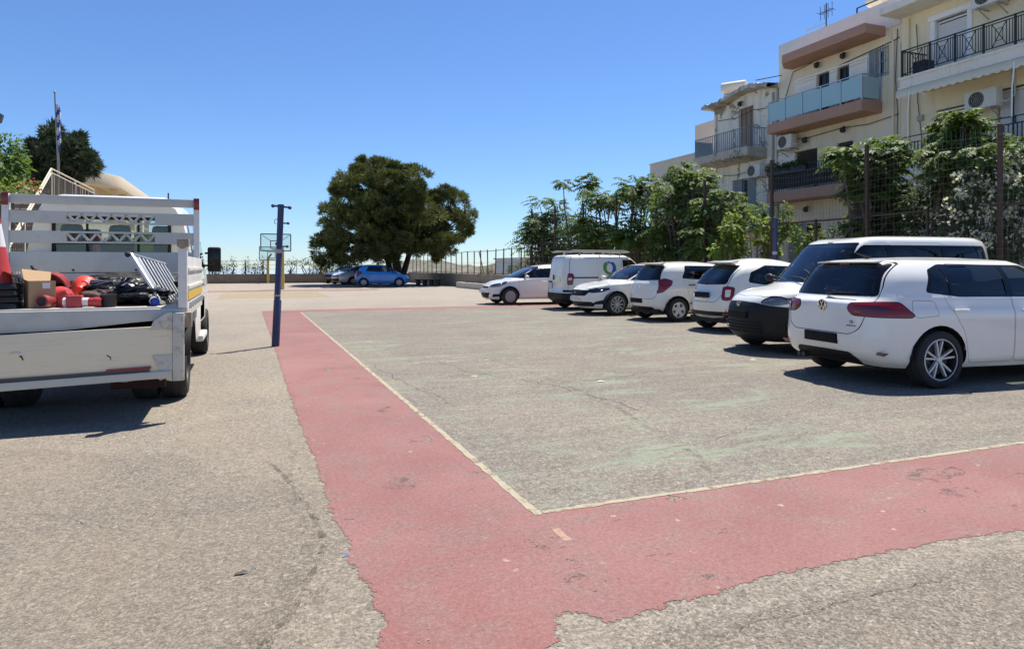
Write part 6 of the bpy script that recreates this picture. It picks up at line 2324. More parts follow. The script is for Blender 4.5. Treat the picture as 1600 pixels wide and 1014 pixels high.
# ---------------------------------------------------------------- five-door hatchback with curved red tail lights
hat = dict(
    k=1.04, w=.80, fa=1.18, ra=-1.17, wr=.29, arch=.335, wheel='five', roof_z=1.485, hood_z=.84, paint=M_WHITE2,
    rings=hatch_rings(3.62, .80, 1.48, zb=.98, cowl=(1.0, 1.0), hdr=(.42, 1.39), tail=(-1.70, 1.0), roof_r=(-1.42, 1.41), wr_=.56, nr=4.0, zs=.86, rear_sh=.92, rear_in=.04),
    doors=[[(-.17, .28), (-.17, 1.36), (-.88, 1.36), (-1.0, 1.0), (-.86, .66), (-.80, .28)], [(-.155, .28), (-.155, 1.36), (.40, 1.35), (.85, 1.0), (.86, .6), (.82, .28)]],
    door_split=[-.162], handles=[(-.78, .90), (-.02, .88)], handle_mat=M_BLKPL,
    dlo=[(.80, 1.0), (.38, 1.36), (-.86, 1.375), (-1.03, 1.06), (-.2, 1.01)],
    panes=[('side_glass', [(.70, 1.02), (.36, 1.33), (-.11, 1.34), (-.11, 1.03)]), ('dark_glass', [(-.20, 1.03), (-.20, 1.34), (-.82, 1.345), (-.95, 1.08)])],
    corner=[('tail_lamp', (-1, .62), [(-1.72, .60, 1.02), (-1.60, .70, 1.06), (-1.42, .78, 1.00), (-1.48, .79, .88), (-1.66, .72, .72), (-1.74, .60, .70), (-1.71, .66, .86)])],
    corner_in={'tail_lamp': [('tail_inner', [(-1.62, .70, 1.0), (-1.50, .77, .97), (-1.54, .78, .91), (-1.64, .72, .85)])]},
    rear=[('gap', rpoly(sym([(0, .55), (.50, .55), (.60, .72), (.56, .98), (.50, 1.40), (0, 1.43)]), .05)),
          ('tailgate', rpoly(sym([(0, .558), (.495, .558), (.592, .72), (.552, .98), (.492, 1.392), (0, 1.422)]), .05)),
          ('rear_trim', rpoly(sym([(0, 1.0), (.56, 1.02), (.485, 1.375), (0, 1.395)]), .05)),
          ('rear_glass', rpoly(sym([(0, 1.02), (.53, 1.04), (.455, 1.345), (0, 1.36)]), .05)),
          ('trim', rpoly(sym([(0, .24), (.52, .24), (.45, .36), (0, .36)]), .03))],
    rear_x=-1.0, mirror=(.72, 1.02), mirror_mat=M_BLKPL, seat_x=(.1, -.75), seat_z=.40, dash_x=.80, dash_z=.92,
    front=[('windscreen', rpoly(sym([(0, 1.03), (.62, 1.03), (.50, 1.38), (0, 1.385)]), .05))], front_x=.2)
t_hat, sfh = car('hatchback_car', 'white five-door hatchback seen from behind with curved red tail lights and bright five-spoke wheels', 'car', (11.42, 15.27), R(1), hat)
xp = on_rear(sfh, 0, .50)
g = MB(); g.box((xp - .008, .12, .50), (.014, .52, .112)); g.build('number_plate', M_PLATE, t_hat, bevel=.004)
g = MB(); xq = on_rear(sfh, 0, .83); g.box((xq - .006, 0, .85), (.012, .055, .07)); g.build('badge', M_CHROME, t_hat, bevel=.006)
g = MB(); g.prism([(-1.34, 1.455), (-1.53, 1.43), (-1.53, 1.41), (-1.38, 1.408)], -.48, .48, 'XZ'); g.build('spoiler', M_WHITE2, t_hat, bevel=.012)
g = MB(); g.box((-1.515, 0, 1.40), (.02, .15, .018)); g.build('brake_light', M_REDD, t_hat)
for sg in (-1, 1):
    xq = on_rear(sfh, sg * .68, .46)
    g = MB(); g.box((xq - .002, sg * .66, .46), (.02, .05, .09), R(-sg * 20)); g.build('reflector', M_RED, t_hat, bevel=.008)

# ---------------------------------------------------------------- saloon with broad black grille, nose out
tip = dict(
    k=1.03, w=.895, fa=1.32, ra=-1.32, wr=.315, arch=.362, wheel='fan', roof_z=1.485, hood_z=.84, paint=M_WHITE, rim=.225,
    rings=hatch_rings(4.37, .895, 1.48, zb=.95, cowl=(1.0, 1.0), hdr=(.22, 1.39), tail=(-1.90, 1.02), roof_r=(-1.45, 1.39), wr_=.60, nf=2.7, nr=4.2, zs=.86, rear_sh=.95, nose_z=.72),
    doors=[[(-.20, .27), (-.20, 1.36), (-.95, 1.35), (-1.16, 1.0), (-.98, .62), (-.90, .27)], [(-.185, .27), (-.185, 1.36), (.20, 1.35), (.86, .98), (.93, .6), (.90, .27)]],
    door_split=[-.192], handles=[(-.92, .84), (-.02, .82)],
    dlo=[(.80, .985), (.15, 1.36), (-1.05, 1.36), (-1.42, 1.10), (-.9, 1.0)],
    panes=[('side_glass', [(.62, 1.0), (.12, 1.325), (-.14, 1.335), (-.14, 1.0)]), ('dark_glass', [(-.24, 1.0), (-.24, 1.335), (-.95, 1.33), (-1.02, 1.03)])],
    corner=[('head_lamp', (1, .6), [(2.06, .44, .655), (2.04, .45, .715), (1.90, .68, .755), (1.68, .84, .775), (1.66, .85, .73), (1.84, .78, .665), (2.0, .62, .635)])],
    front=[('grille', rpoly(sym([(0, .545), (.40, .55), (.47, .63), (.47, .70), (0, .715)]), .03)),
           ('recess', rpoly(sym([(0, .255), (.55, .255), (.60, .33), (.52, .385), (0, .385)]), .03)),
           ('fog', rpoly([(.56, .30), (.78, .33), (.80, .43), (.70, .44), (.58, .38)], .03)), ('fog', rpoly([(-.56, .30), (-.78, .33), (-.80, .43), (-.70, .44), (-.58, .38)], .03)),
           ('screen_trim', rpoly(sym([(0, .995), (.74, 1.0), (.565, 1.40), (0, 1.40)]), .04)), ('windscreen', rpoly(sym([(0, 1.03), (.70, 1.035), (.53, 1.37), (0, 1.37)]), .05))],
    front_x=.1, top=[('gap', rpoly([(1.06, -.70), (1.06, .70), (1.70, .70), (1.98, .45), (2.05, 0), (1.98, -.45), (1.70, -.70)], .05)), ('bonnet', rpoly([(1.068, -.694), (1.068, .694), (1.695, .692), (1.972, .445), (2.042, 0), (1.972, -.445), (1.695, -.692)], .05))],
    rear=[('rear_glass', rpoly(sym([(0, 1.06), (.60, 1.06), (.50, 1.36), (0, 1.37)]), .05))], rear_x=-1.2,
    mirror=(.68, .98), seat_x=(-.05, -.95), seat_z=.36, lamp_back=M_ALLOYD)
t_tip, sft = car('saloon_car', 'white saloon facing out with wide black grille and many-spoked dark wheels', 'car', (11.19, 17.83), math.pi + R(2), tip)
x0 = on_front(sft, 0, .64) + .005
g = MB()
for k in range(5): g.box((on_front(sft, 0, .56 + .03 * k) - .004, 0, .565 + .03 * k), (.012, .80, .008))
g.box((x0, 0, .635), (.014, .15, .055)); g.build('grille_bars', M_ALLOYD, t_tip)
text_mesh('badge_lettering', 'FIAT', .045, M_CHROME, t_tip, Mfront(x0 + .012, 0, .635))
g = MB(); xx = on_front(sft, 0, .47); g.box((xx + .01, 0, .465), (.012, .52, .112)); g.build('number_plate', M_PLATEW, t_tip, bevel=.004)

# ---------------------------------------------------------------- panel van with rack, tail out
fio = dict(
    w=.86, fa=1.25, ra=-1.27, wr=.305, arch=.35, wheel='cap', roof_z=1.735, hood_z=.95, paint=M_WHITE2, seats=False,
    rings=[
        dict(xf=1.80, zf=.20, xr=-1.84, zr=.28, w=.79, zsf=.20, zsr=.22, nf=3.4, nr=7),
        dict(xf=1.92, zf=.30, xr=-1.95, zr=.36, w=.83, zsf=.28, zsr=.30, nf=3.0, nr=7),
        dict(xf=1.97, zf=.50, xr=-1.96, zr=.52, w=.855, zsf=.46, zsr=.48, nf=2.9, nr=7),
        dict(xf=1.95, zf=.68, xr=-1.91, zr=.66, w=.86, zsf=.68, zsr=.70, nf=2.9, nr=7),
        dict(xf=1.85, zf=.84, xr=-1.91, zr=.86, w=.855, zsf=.86, zsr=.88, nf=2.9, nr=7),
        dict(xf=1.68, zf=.94, xr=-1.91, zr=.98, w=.845, zsf=.95, zsr=.98, nf=3.0, nr=7),
        dict(xf=1.15, zf=1.06, xr=-1.905, zr=1.06, w=.83, zsf=1.04, zsr=1.05, nf=3.6, nr=7),
        dict(xf=1.08, zf=1.11, xr=-1.90, zr=1.12, w=.82, zsf=1.10, zsr=1.10, nf=3.8, nr=7),
        dict(xf=.78, zf=1.38, xr=-1.87, zr=1.38, w=.78, zsf=1.36, zsr=1.38, nf=4.4, nr=7),
        dict(xf=.42, zf=1.63, xr=-1.81, zr=1.63, w=.71, zsf=1.63, zsr=1.63, nf=4.6, nr=7),
        dict(xf=.26, zf=1.69, xr=-1.72, zr=1.70, w=.63, zsf=1.69, zsr=1.70, nf=4.4, nr=6)],
    doors=[[(.90, .28), (1.0, .62), (1.02, 1.0), (.36, 1.58), (.02, 1.60), (.02, .27)], [(.0, .27), (.0, 1.60), (-.82, 1.60), (-.82, .27)]],
    door_split=[.01], handles=[(.12, .90), (-.70, .95)], handle_mat=M_BLKPL,
    dlo=[(1.0, 1.06), (.40, 1.56), (.05, 1.56), (.05, 1.08)],
    panes=[('side_glass', [(.86, 1.09), (.38, 1.53), (.09, 1.53), (.09, 1.10)])],
    side_trim=[[(-1.92, .55), (-1.92, .62), (-1.6, .62), (-1.6, .55)], [(-.8, .98), (-.8, 1.02), (-1.75, 1.02), (-1.75, .98)]],
    rear=[('gap', rpoly([(-.73, .55), (.735, .55), (.735, 1.0), (.64, 1.64), (-.64, 1.64), (-.735, 1.0)], .05)),
          ('tailgate', rpoly([(.09, .558), (.727, .558), (.727, 1.0), (.632, 1.632), (.09, 1.632)], .04)),
          ('tailgate', rpoly([(.082, .558), (-.727, .558), (-.727, 1.0), (-.632, 1.632), (.082, 1.632)], .04)),
          ('bumper', rpoly(sym([(0, .22), (.90, .22), (.90, .52), (0, .52)]), .03))],
    rear_x=-1.5, bumper_mat=M_BLKPL,
    corner=[('tail_lamp', (-1, .62), [(-1.90, .75, .78), (-1.89, .75, 1.13), (-1.80, .83, 1.13), (-1.74, .845, 1.05), (-1.78, .85, .78)])],
    corner_in={'tail_lamp': [('tail_inner', [(-1.89, .775, .92), (-1.88, .775, 1.0), (-1.80, .835, 1.0), (-1.80, .84, .92)])]}, tail_in_mat=M_LENSW,
    front=[('windscreen', rpoly(sym([(0, 1.11), (.68, 1.10), (.56, 1.60), (0, 1.61)]), .05))], front_x=.2, mirror=(.88, 1.08), mirror_mat=M_BLKPL)
t_fio, sff = car('panel_van', 'white panel van seen from behind with roof rack and blue and green ring logo', 'van', (11.55, 20.3), R(-2), fio)
g = MB()
for x in (-1.35, -.65, .05): g.bar((x, -.66, 1.80), (x, .66, 1.80), .03)
for y in (-.66, .66): g.tube([(-1.75, y, 1.80), (-1.6, y, 1.84), (.15, y, 1.84), (.35, y, 1.80)], .02, 6)
g.tube([(-1.75, -.66, 1.80), (-1.75, .66, 1.80)], .02, 6); g.tube([(.35, -.66, 1.80), (.35, .66, 1.80)], .02, 6)
for x in (-1.35, -.3, .05):
    for y in (-.6, .6): g.bar((x, y, 1.67), (x, y, 1.80), .035)
for y in (-.35, 0, .35): g.bar((-1.74, y, 1.815), (.34, y, 1.815), .025)
g.build('roof_rack', mat('rack_grey', (0.36, .35, .32), .5, .3), t_fio)
# ring logo of two swirls on the right side (towards the viewer)
def side_y(sf, x, z):
    V = sf.V[sf.V[:, 1] < 0]
    d = np.hypot(V[:, 0] - x, V[:, 2] - z)
    k = np.argsort(d)[:6]
    w = 1 / (d[k] + .01)
    return float((-V[k, 1] * w).sum() / w.sum())


def arc_band(a0, a1, r0, r1, m, nm):
    V, F = [], []
    n = 22
    for i in range(n + 1):
        a = a0 + (a1 - a0) * i / n
        k = i / n
        ri = r0 + (r1 - r0) * .55 * abs(k - .25)
        for rr in (ri, r1):
            x, z = -.42 + rr * math.cos(a), 1.30 + rr * math.sin(a)
            V.append((x, -(side_y(sff, x, z)) - .010, z))
    for i in range(n): F.append((2 * i, 2 * i + 1, 2 * i + 3, 2 * i + 2))
    fast_mesh(nm, V, F, m, t_fio, None, True)
arc_band(R(-60), R(118), .105, .225, mat('logo_blue', (0.02, .10, .36), .5), 'logo')
arc_band(R(122), R(296), .105, .225, mat('logo_green', (0.10, .26, .05), .5), 'logo')
g = MB(); xx = on_rear(sff, .4, .70); g.box((xx - .008, .42, .72), (.012, .34, .20)); g.build('number_plate', M_PLATEW, t_fio, bevel=.004)
g = MB(); g.box((xx - .012, .14, 1.0), (.03, .045, .16)); g.build('door_handle', M_BLKPL, t_fio, bevel=.01)
g = MB(); g.box((xx - .01, .40, .86), (.03, .22, .045)); g.build('plate_lamp', M_BLKPL, t_fio, bevel=.01)
g = MB(); g.box((xx - .008, -.30, .92), (.01, .11, .09)); g.build('badge', M_CHROME, t_fio, bevel=.004)

# ---------------------------------------------------------------- farthest of the row: hatchback in profile
foc = dict(
    k=1.0, w=.92, fa=1.32, ra=-1.32, wr=.315, arch=.365, wheel='cap', roof_z=1.50, hood_z=.86, paint=M_WHITE, steer=R(4),
    rings=hatch_rings(4.34, .92, 1.50, zb=.97, cowl=(1.12, .99), hdr=(.22, 1.41), tail=(-1.95, 1.03), roof_r=(-1.45, 1.40), wr_=.60, nf=2.6, nr=4.0, zs=.86, rear_sh=.95, nose_z=.70, nose_in=.12),
    doors=[[(-.17, .27), (-.17, 1.38), (-.95, 1.37), (-1.16, 1.0), (-.98, .62), (-.90, .27)], [(-.155, .27), (-.155, 1.38), (.24, 1.37), (.94, .98), (.97, .6), (.92, .27)]],
    door_split=[-.162], handles=[(-.92, .86), (.0, .85)],
    dlo=[(.95, .985), (.22, 1.38), (-1.05, 1.38), (-1.45, 1.12), (-.9, 1.0)],
    panes=[('side_glass', [(.70, 1.0), (.18, 1.345), (-.11, 1.35), (-.11, 1.0)]), ('dark_glass', [(-.21, 1.0), (-.21, 1.35), (-.98, 1.345), (-1.05, 1.03)]), ('dark_glass', [(-1.1, 1.04), (-1.06, 1.33), (-1.35, 1.13)])],
    corner=[('head_lamp', (1, .7), [(2.02, .50, .66), (1.98, .52, .73), (1.80, .72, .82), (1.56, .86, .86), (1.60, .875, .78), (1.86, .80, .67)])],
    front=[('grille', rpoly(sym([(0, .62), (.42, .62), (.42, .68), (0, .69)]), .02)),
           ('recess', rpoly(sym([(0, .26), (.42, .26), (.50, .45), (0, .45)]), .03)),
           ('fog', rpoly([(.54, .28), (.74, .31), (.76, .40), (.58, .40)], .03)), ('fog', rpoly([(-.54, .28), (-.74, .31), (-.76, .40), (-.58, .40)], .03)),
           ('screen_trim', rpoly(sym([(0, .985), (.76, .995), (.575, 1.415), (0, 1.42)]), .04)), ('windscreen', rpoly(sym([(0, 1.02), (.72, 1.03), (.54, 1.39), (0, 1.395)]), .05))],
    front_x=.1, top=[('gap', rpoly([(1.18, -.72), (1.18, .72), (1.62, .70), (1.95, .45), (2.03, 0), (1.95, -.45), (1.62, -.70)], .05)), ('bonnet', rpoly([(1.188, -.714), (1.188, .714), (1.615, .692), (1.942, .445), (2.022, 0), (1.942, -.445), (1.615, -.692)], .05))],
    rear=[('rear_glass', rpoly(sym([(0, 1.07), (.60, 1.07), (.50, 1.37), (0, 1.385)]), .05))], rear_x=-1.2,
    mirror=(.72, .98), seat_x=(-.05, -.95), seat_z=.38, lamp_back=M_LAMPG)
t_foc, sfo = car('hatchback_car', 'white hatchback in profile at the far end of the row, nose towards the planter', 'car', (10.32, 23.84), math.pi - R(3), foc)
g = MB(); xx = on_front(sfo, 0, .50); g.box((xx + .01, 0, .50), (.012, .52, .112)); g.build('number_plate', M_PLATEW, t_foc, bevel=.004)
g = MB(); xx = on_front(sfo, 0, .655); g.sphere((xx + .005, 0, .655), .045, 12, 8, (.25, 1.2, .6)); g.build('badge', M_CHROME, t_foc)

# ---------------------------------------------------------------- cars in the shade of the pine
blu = dict(hat); blu.update(paint=M_BLUE, wheel='cap', handle_mat=M_BLUE)
p = at_d(597, 446, 48)
car('hatchback_car', 'bright blue hatchback in profile at the edge of the pine shade', 'car', (p.x, p.y), R(-14), blu, 'cars parked under the pine')
sil = dict(hat); sil.update(paint=M_SILVER, wheel='cap')
p = at_d(566, 445, 53.5)
car('hatchback_car', 'silver hatchback half hidden behind the blue car under the pine', 'car', (p.x, p.y), math.pi + R(20), sil, 'cars parked under the pine')
wht = dict(foc); wht.update(paint=M_WHITE)
p = at_d(553, 444, 56)
car('hatchback_car', 'white car in deep shade left of the silver one under the pine', 'car', (p.x, p.y), math.pi + R(35), wht, 'cars parked under the pine')
grn = dict(tip); grn.update(paint=mat('dark_grey_car_paint', (0.05, .055, .06), .3, coat=.8))
p = at_d(541, 443.5, 58.5)
car('saloon_car', 'dark car behind the white one under the pine, mostly hidden', 'car', (p.x, p.y), math.pi + R(40), grn, 'cars parked under the pine')
# ================================================================ dropside truck, tail to the viewer
M_TRW = mat('truck_white', (0.74, 0.72, 0.66), .45, var=.05, scale=2, dirt=(0.42, 0.38, 0.3), dirt_amt=.35, coat=.2)
M_TRG = mat('truck_pale_grey', (0.53, 0.515, 0.47), .5, var=.06, scale=2, dirt=(0.3, 0.28, 0.24), dirt_amt=.35)


def m_tailgate():
    N = NT('scratched_cream_board')
    P = N.tc('Object')
    a = N.noise(P, 1.5, 5, .6)
    c = N.mix(a, (0.80, 0.68, 0.47), (0.88, 0.77, 0.56))
    s = N.noise(N.mapping(P, scale=(1.2, 1, 9)), 3.0, 8, .75, .4)
    c = N.mix(N.math('MULTIPLY', N.ramp(s, .56, .72), .36), c, (0.44, .36, .27))
    k = N.noise(N.mapping(P, scale=(2.2, 1, 6), rot=(0, .3, 0), loc=(3, 0, 1)), 5, 6, .8, 1.4)
    c = N.mix(N.math('MULTIPLY', N.ramp(k, .69, .71), .8), c, (0.09, .075, .06))
    r_ = N.noise(N.mapping(P, loc=(7, 2, 5)), 4, 7, .75, .8)
    c = N.mix(N.math('MULTIPLY', N.ramp(r_, .63, .68), .6), c, (0.27, .12, .06))
    d = N.noise(P, 1.1, 3, .5)
    N.set(color=c, rough=.6, spec=.3, normal=N.bump(d, .5, .05))
    return N.mat


M_TG = m_tailgate()
M_RUBBER_T = mat('mud_flap_rubber', (0.015, .015, .015), .8, spec=.15)
M_TRUNDER = mat('chassis_black', (0.008, 0.008, 0.008), .9, spec=.08)
XR, XL = -0.52, -2.58                                  # right and left faces of the bed
YR, YH = 6.95, 9.2                                     # rear edge, headboard
ZB = 1.03                                              # bed floor
tr = thing('dropside_truck', 'white dropside truck with lowered tailgate and loaded bed, seen from behind', 'truck', (0, 0, 0))


def tb(name, x0, x1, y0, y1, z0, z1, m, bevel=.006, parent=None):
    g = MB(); g.bb(x0, x1, y0, y1, z0, z1)
    return g.build(name, m, parent or tr, bevel=bevel)


tb('bed_floor', XL + .01, XR - .01, YR + .02, YH, ZB - .05, ZB, mat('bed_floor_steel', (0.50, .47, .41), .5, .2, var=.2, scale=4, dirt=(0.25, .2, .15), dirt_amt=.5))
# rear sill: deep beam, its lower lip bent up at the right corner
g = MB(); g.prism([(XL, ZB - .015), (XR - .02, ZB - .015), (XR - .02, ZB - .10), (XR - .45, ZB - .135), (XR - .95, ZB - .185), (XL, ZB - .215)], YR - .03, YR + .019, 'XZ'); g.build('rear_sill', M_TRG, tr, bevel=.008)
# hanging tailgate: board, end posts, hinges, lower lip, red strip
tgx0, tgx1 = XL + .03, XR - .02
zt0, zt1 = ZB - .225, ZB - .185
tg = MB().prism([(tgx0, zt0), (tgx1 - .096, zt1 + .02), (tgx1 - .096, .456), (tgx0, .40)], YR - .085, YR - .055, 'XZ').build('tailgate', M_TG, tr, bevel=.006)
g = MB(); g.bb(tgx1 - .095, tgx1, YR - .10, YR - .05, .36, ZB - .05); g.build('end_post', mat('worn_cream_metal', (0.60, .55, .45), .6, var=.15, scale=6, dirt=(0.16, .12, .09), dirt_amt=.6), tg, bevel=.008)
g = MB(); g.prism([(tgx1 - .28, ZB - .20), (tgx1 - .097, ZB - .20), (tgx1 - .097, ZB - .04), (tgx1 - .15, ZB - .05), (tgx1 - .25, ZB - .12)], YR - .098, YR - .088, 'XZ'); g.build('gusset', mat('worn_cream_metal', (0.60, .55, .45), .6), tg, bevel=.004)
g = MB(); g.prism([(tgx1 - .26, .60), (tgx1 - .097, .60), (tgx1 - .097, .36), (tgx1 - .14, .37), (tgx1 - .22, .50)], YR - .098, YR - .088, 'XZ'); g.build('gusset', mat('worn_cream_metal', (0.60, .55, .45), .6), tg, bevel=.004)
g = MB(); g.prism([(tgx0, .335), (tgx1 - .10, .395), (tgx1 - .10, .46), (tgx0, .405)], YR - .12, YR - .053, 'XZ'); g.build('lower_rail', mat('rail_cream', (0.56, .53, .45), .55, var=.1), tg, bevel=.008)
g = MB(); g.prism([(tgx0, .408), (tgx1 - .28, .455), (tgx1 - .28, .485), (tgx0, .44)], YR - .10, YR - .0855, 'XZ'); g.build('shadow_strip', mat('painted_shadow_brown', (0.10, .075, .055), .7), tg)  # dark strip painted in as the shadow line above the lower rail
g = MB(); g.prism([(tgx1 - .62, .472), (tgx1 - .27, .485), (tgx1 - .27, .505), (tgx1 - .62, .492)], YR - .103, YR - .0855, 'XZ'); g.build('red_strip', mat('red_strip', (0.28, .03, .04), .5), tg)
g = MB(); g.sphere((tgx0 + .72, YR - .078, .655), .055, 10, 6, (1, .35, .6)); g.build('dent', M_TG, tg)
g = MB(); g.tube([(tgx0 + .73, YR - .087, .645), (tgx0 + .76, YR - .088, .64), (tgx0 + .775, YR - .087, .605)], [.004, .007, .003], 5); g.build('scratch', M_TRUNDER, tg)
# corner post of the bed and its latch
tb('corner_post', XR - .075, XR, YR - .03, YR + .06, ZB - .01, 1.62, M_TRW, .008)
g = MB(); g.bb(XR - .085, XR + .015, YR - .04, YR + .07, 1.585, 1.66); g.cyl((XR - .04, YR - .05, 1.60), (XR - .04, YR - .01, 1.60), .035, n=10); g.build('post_latch', mat('rusty_latch', (0.36, .28, .2), .7, .3, var=.4, scale=20), tr, bevel=.006)
g = MB(); g.bb(XR - .06, XR + .04, YR - .05, YR + .03, ZB - .19, ZB - .05); g.cyl((XR - .02, YR - .06, ZB - .12), (XR - .02, YR + .02, ZB - .12), .05, n=10); g.build('hinge_latch', mat('rusty_latch', (0.36, .28, .2), .7), tr, bevel=.008)
# right drop side
dsd = tb('drop_side', XR - .035, XR - .004, YR + .065, YH - .06, 1.08, 1.50, M_TRW, .006)
for z in (1.19, 1.36): tb('rib', XR - .0035, XR + .012, YR + .065, YH - .06, z, z + .035, M_TRW, .004, dsd)
tb('reflective_strip', XR - .0035, XR + .004, YR + .08, YH - .08, 1.085, 1.165, mat('yellow_reflective', (0.62, .42, .05), .5, var=.12, scale=12), 0, dsd)
tb('side_rail', XR - .06, XR - .002, YR + .065, YH, ZB - .10, 1.075, M_TRW, .006)
for k in range(7): tb('rope_hook', XR - .002, XR + .02, YR + .25 + k * .3, YR + .29 + k * .3, 1.0, 1.06, M_ALU, .003)
dl = tb('drop_side', XL + .004, XL + .035, YR + .065, YH - .06, 1.08, 1.50, M_TRW, .006)
# headboard: two posts with red reflectors, four planks, two of them trussed
for x in (XL + .03, XR - .07):
    tb('headboard_post', x - .03, x + .04, YH - .03, YH + .04, ZB, 2.235, M_TRW, .008)
    tb('post_reflector', x - .028, x + .038, YH - .045, YH - .031, 2.10, 2.24, M_RED, .004)
xa, xb = XL + .073, XR - .103
tb('headboard_plank', xa, xb, YH - .02, YH + .02, 2.125, 2.225, M_TRG, .008)


def truss(z0, z1):
    o = MB()
    n = 12
    x0, x1 = xa + .55, xb - .42
    o.bb(xa, x0, YH - .02, YH + .02, z0, z1); o.bb(x1, xb, YH - .02, YH + .02, z0, z1)
    o.bb(x0 + .0005, x1 - .0005, YH - .02, YH + .02, z0, z0 + .022); o.bb(x0 + .0005, x1 - .0005, YH - .02, YH + .02, z1 - .022, z1)
    for k in range(n):
        u, v = x0 + (x1 - x0) * k / n, x0 + (x1 - x0) * (k + 1) / n
        a, b = ((u, z0 + .02), (v, z1 - .02)) if k % 2 else ((u, z1 - .02), (v, z0 + .02))
        o.bar((a[0], YH, a[1]), (b[0], YH, b[1]), .022, .039, up=(0, 1, 0))
    return o.build('headboard_plank', M_TRG, tr)


truss(1.905, 2.045)
truss(1.675, 1.815)
tb('headboard_plank', xa, xb, YH - .02, YH + .02, 1.335, 1.575, M_TRG, .008)
tb('headboard_plank', xa, xb, YH - .025, YH + .015, ZB + .003, 1.325, M_TRG, .008)
for x in (xa + .25, xa + .62, xb - .62, xb - .35): tb('bolt', x - .012, x + .012, YH - .03, YH - .021, 1.35, 1.372, M_BLKPL, .003)

# double cab: shell with rear window, roof, sides
M_CABW = mat('cab_white', (0.74, 0.73, 0.68), .35, var=.04, scale=2, coat=.5, dirt=(0.45, .4, .32), dirt_amt=.25)
cx0, cx1, cy0, cy1 = XL + .14, XR - .10, 9.36, 11.9
zt, zw0, zw1 = 2.28, 1.56, 1.985
wx0, wx1 = cx0 + .32, cx1 - .28
g = MB()
def sec(y, ins, top):
    """cab section: rounded shoulders"""
    return [(cx0 + ins, .62), (cx0, .95), (cx0 + .01, 1.35), (cx0 + .13, top - .22), (cx0 + .22, top - .06), (cx0 + .36, top), (cx1 - .36, top), (cx1 - .22, top - .06), (cx1 - .13, top - .22), (cx1 - .01, 1.35), (cx1, .95), (cx1 - ins, .62)]
secs = [(cy0, zt - .10, .02), (cy0 + .05, zt - .03, 0), (cy0 + .25, zt, 0), (cy1 - .5, zt, 0), (cy1 - .2, zt - .06, 0)]
V, F = [], []
for y, top, ins in secs:
    V += [(x, y, z) for x, z in sec(y, ins, top)]
n = 12
for k in range(len(secs) - 1):
    for i in range(n - 1):
        F.append((k * n + i, k * n + i + 1, (k + 1) * n + i + 1, (k + 1) * n + i))
g._add(V, F)
cab = g.build('cab', M_CABW, tr, smooth=R(50))
# rear wall built round the window opening
g = MB()
outer = sec(cy0, .02, zt - .10)
pl = [(wx0, zw0), (wx1, zw0), (wx1, zw1), (wx0, zw1)]
g._add([(x, cy0, z) for x, z in outer] + [(x, cy0, z) for x, z in pl],
       [(0, 11, 10, 9, 13, 12, 2, 1), (12, 15, 4, 3, 2), (15, 14, 7, 6, 5, 4), (14, 13, 9, 8, 7)])
g.build('cab_back', M_CABW, tr, smooth=None)
g = MB()
for a, b in ((0, 1), (1, 2), (2, 3), (3, 0)): g.bar((pl[a][0], cy0 - .008, pl[a][1]), (pl[b][0], cy0 - .008, pl[b][1]), .035, .02, up=(0, 1, 0))
fr = g.build('rear_window_seal', M_BLKPL, tr)
g = MB(); g.bb(wx0, wx1, cy0 + .004, cy0 + .008, zw0, zw1); g.build('rear_window', glass_mat('clear_cab_glass', (.93, .98, .95), .92), tr)
for x in (wx0 + .34, wx1 - .34): tb('window_bar', x - .012, x + .012, cy0 - .012, cy0 + .002, zw0 + .02, zw1 - .02, M_BLKPL, 0, fr)
# inside: seat backs, a high visibility vest over one of them, windscreen beyond
for x in (cx0 + .42, (cx0 + cx1) / 2 + .03, cx1 - .40):
    g = MB(); g.box((x, cy0 + .40, 1.45), (.46, .16, .62), taper=.85); g.box((x, cy0 + .40, 1.84), (.26, .1, .17), taper=.9); g.build('seat', M_SEAT, tr, bevel=.05)
for x in (cx0 + .45, cx1 - .45):
    g = MB(); g.box((x, cy0 + 1.35, 1.42), (.48, .16, .62), taper=.85); g.box((x, cy0 + 1.35, 1.83), (.26, .1, .17), taper=.9); g.build('seat', M_SEAT, tr, bevel=.05)
vest = mat('high_vis_vest', (0.42, .62, .06), .8, var=.15, scale=6)
g = MB(); g.box((cx1 - .60, cy0 + .31, 1.63), (.22, .05, .42)); tag(g.build('safety_vest', vest, None, bevel=.02), 'yellow-green safety vest hung behind the rear window of the truck cab', 'vest')
tb('cab_floor', cx0 + .03, cx1 - .03, cy0 + .02, cy1 + .7, .62, .70, M_TRUNDER, 0)
tb('dashboard', cx0 + .05, cx1 - .05, cy1 - .05, cy1 + .3, 1.05, 1.45, M_CABIN, .04)
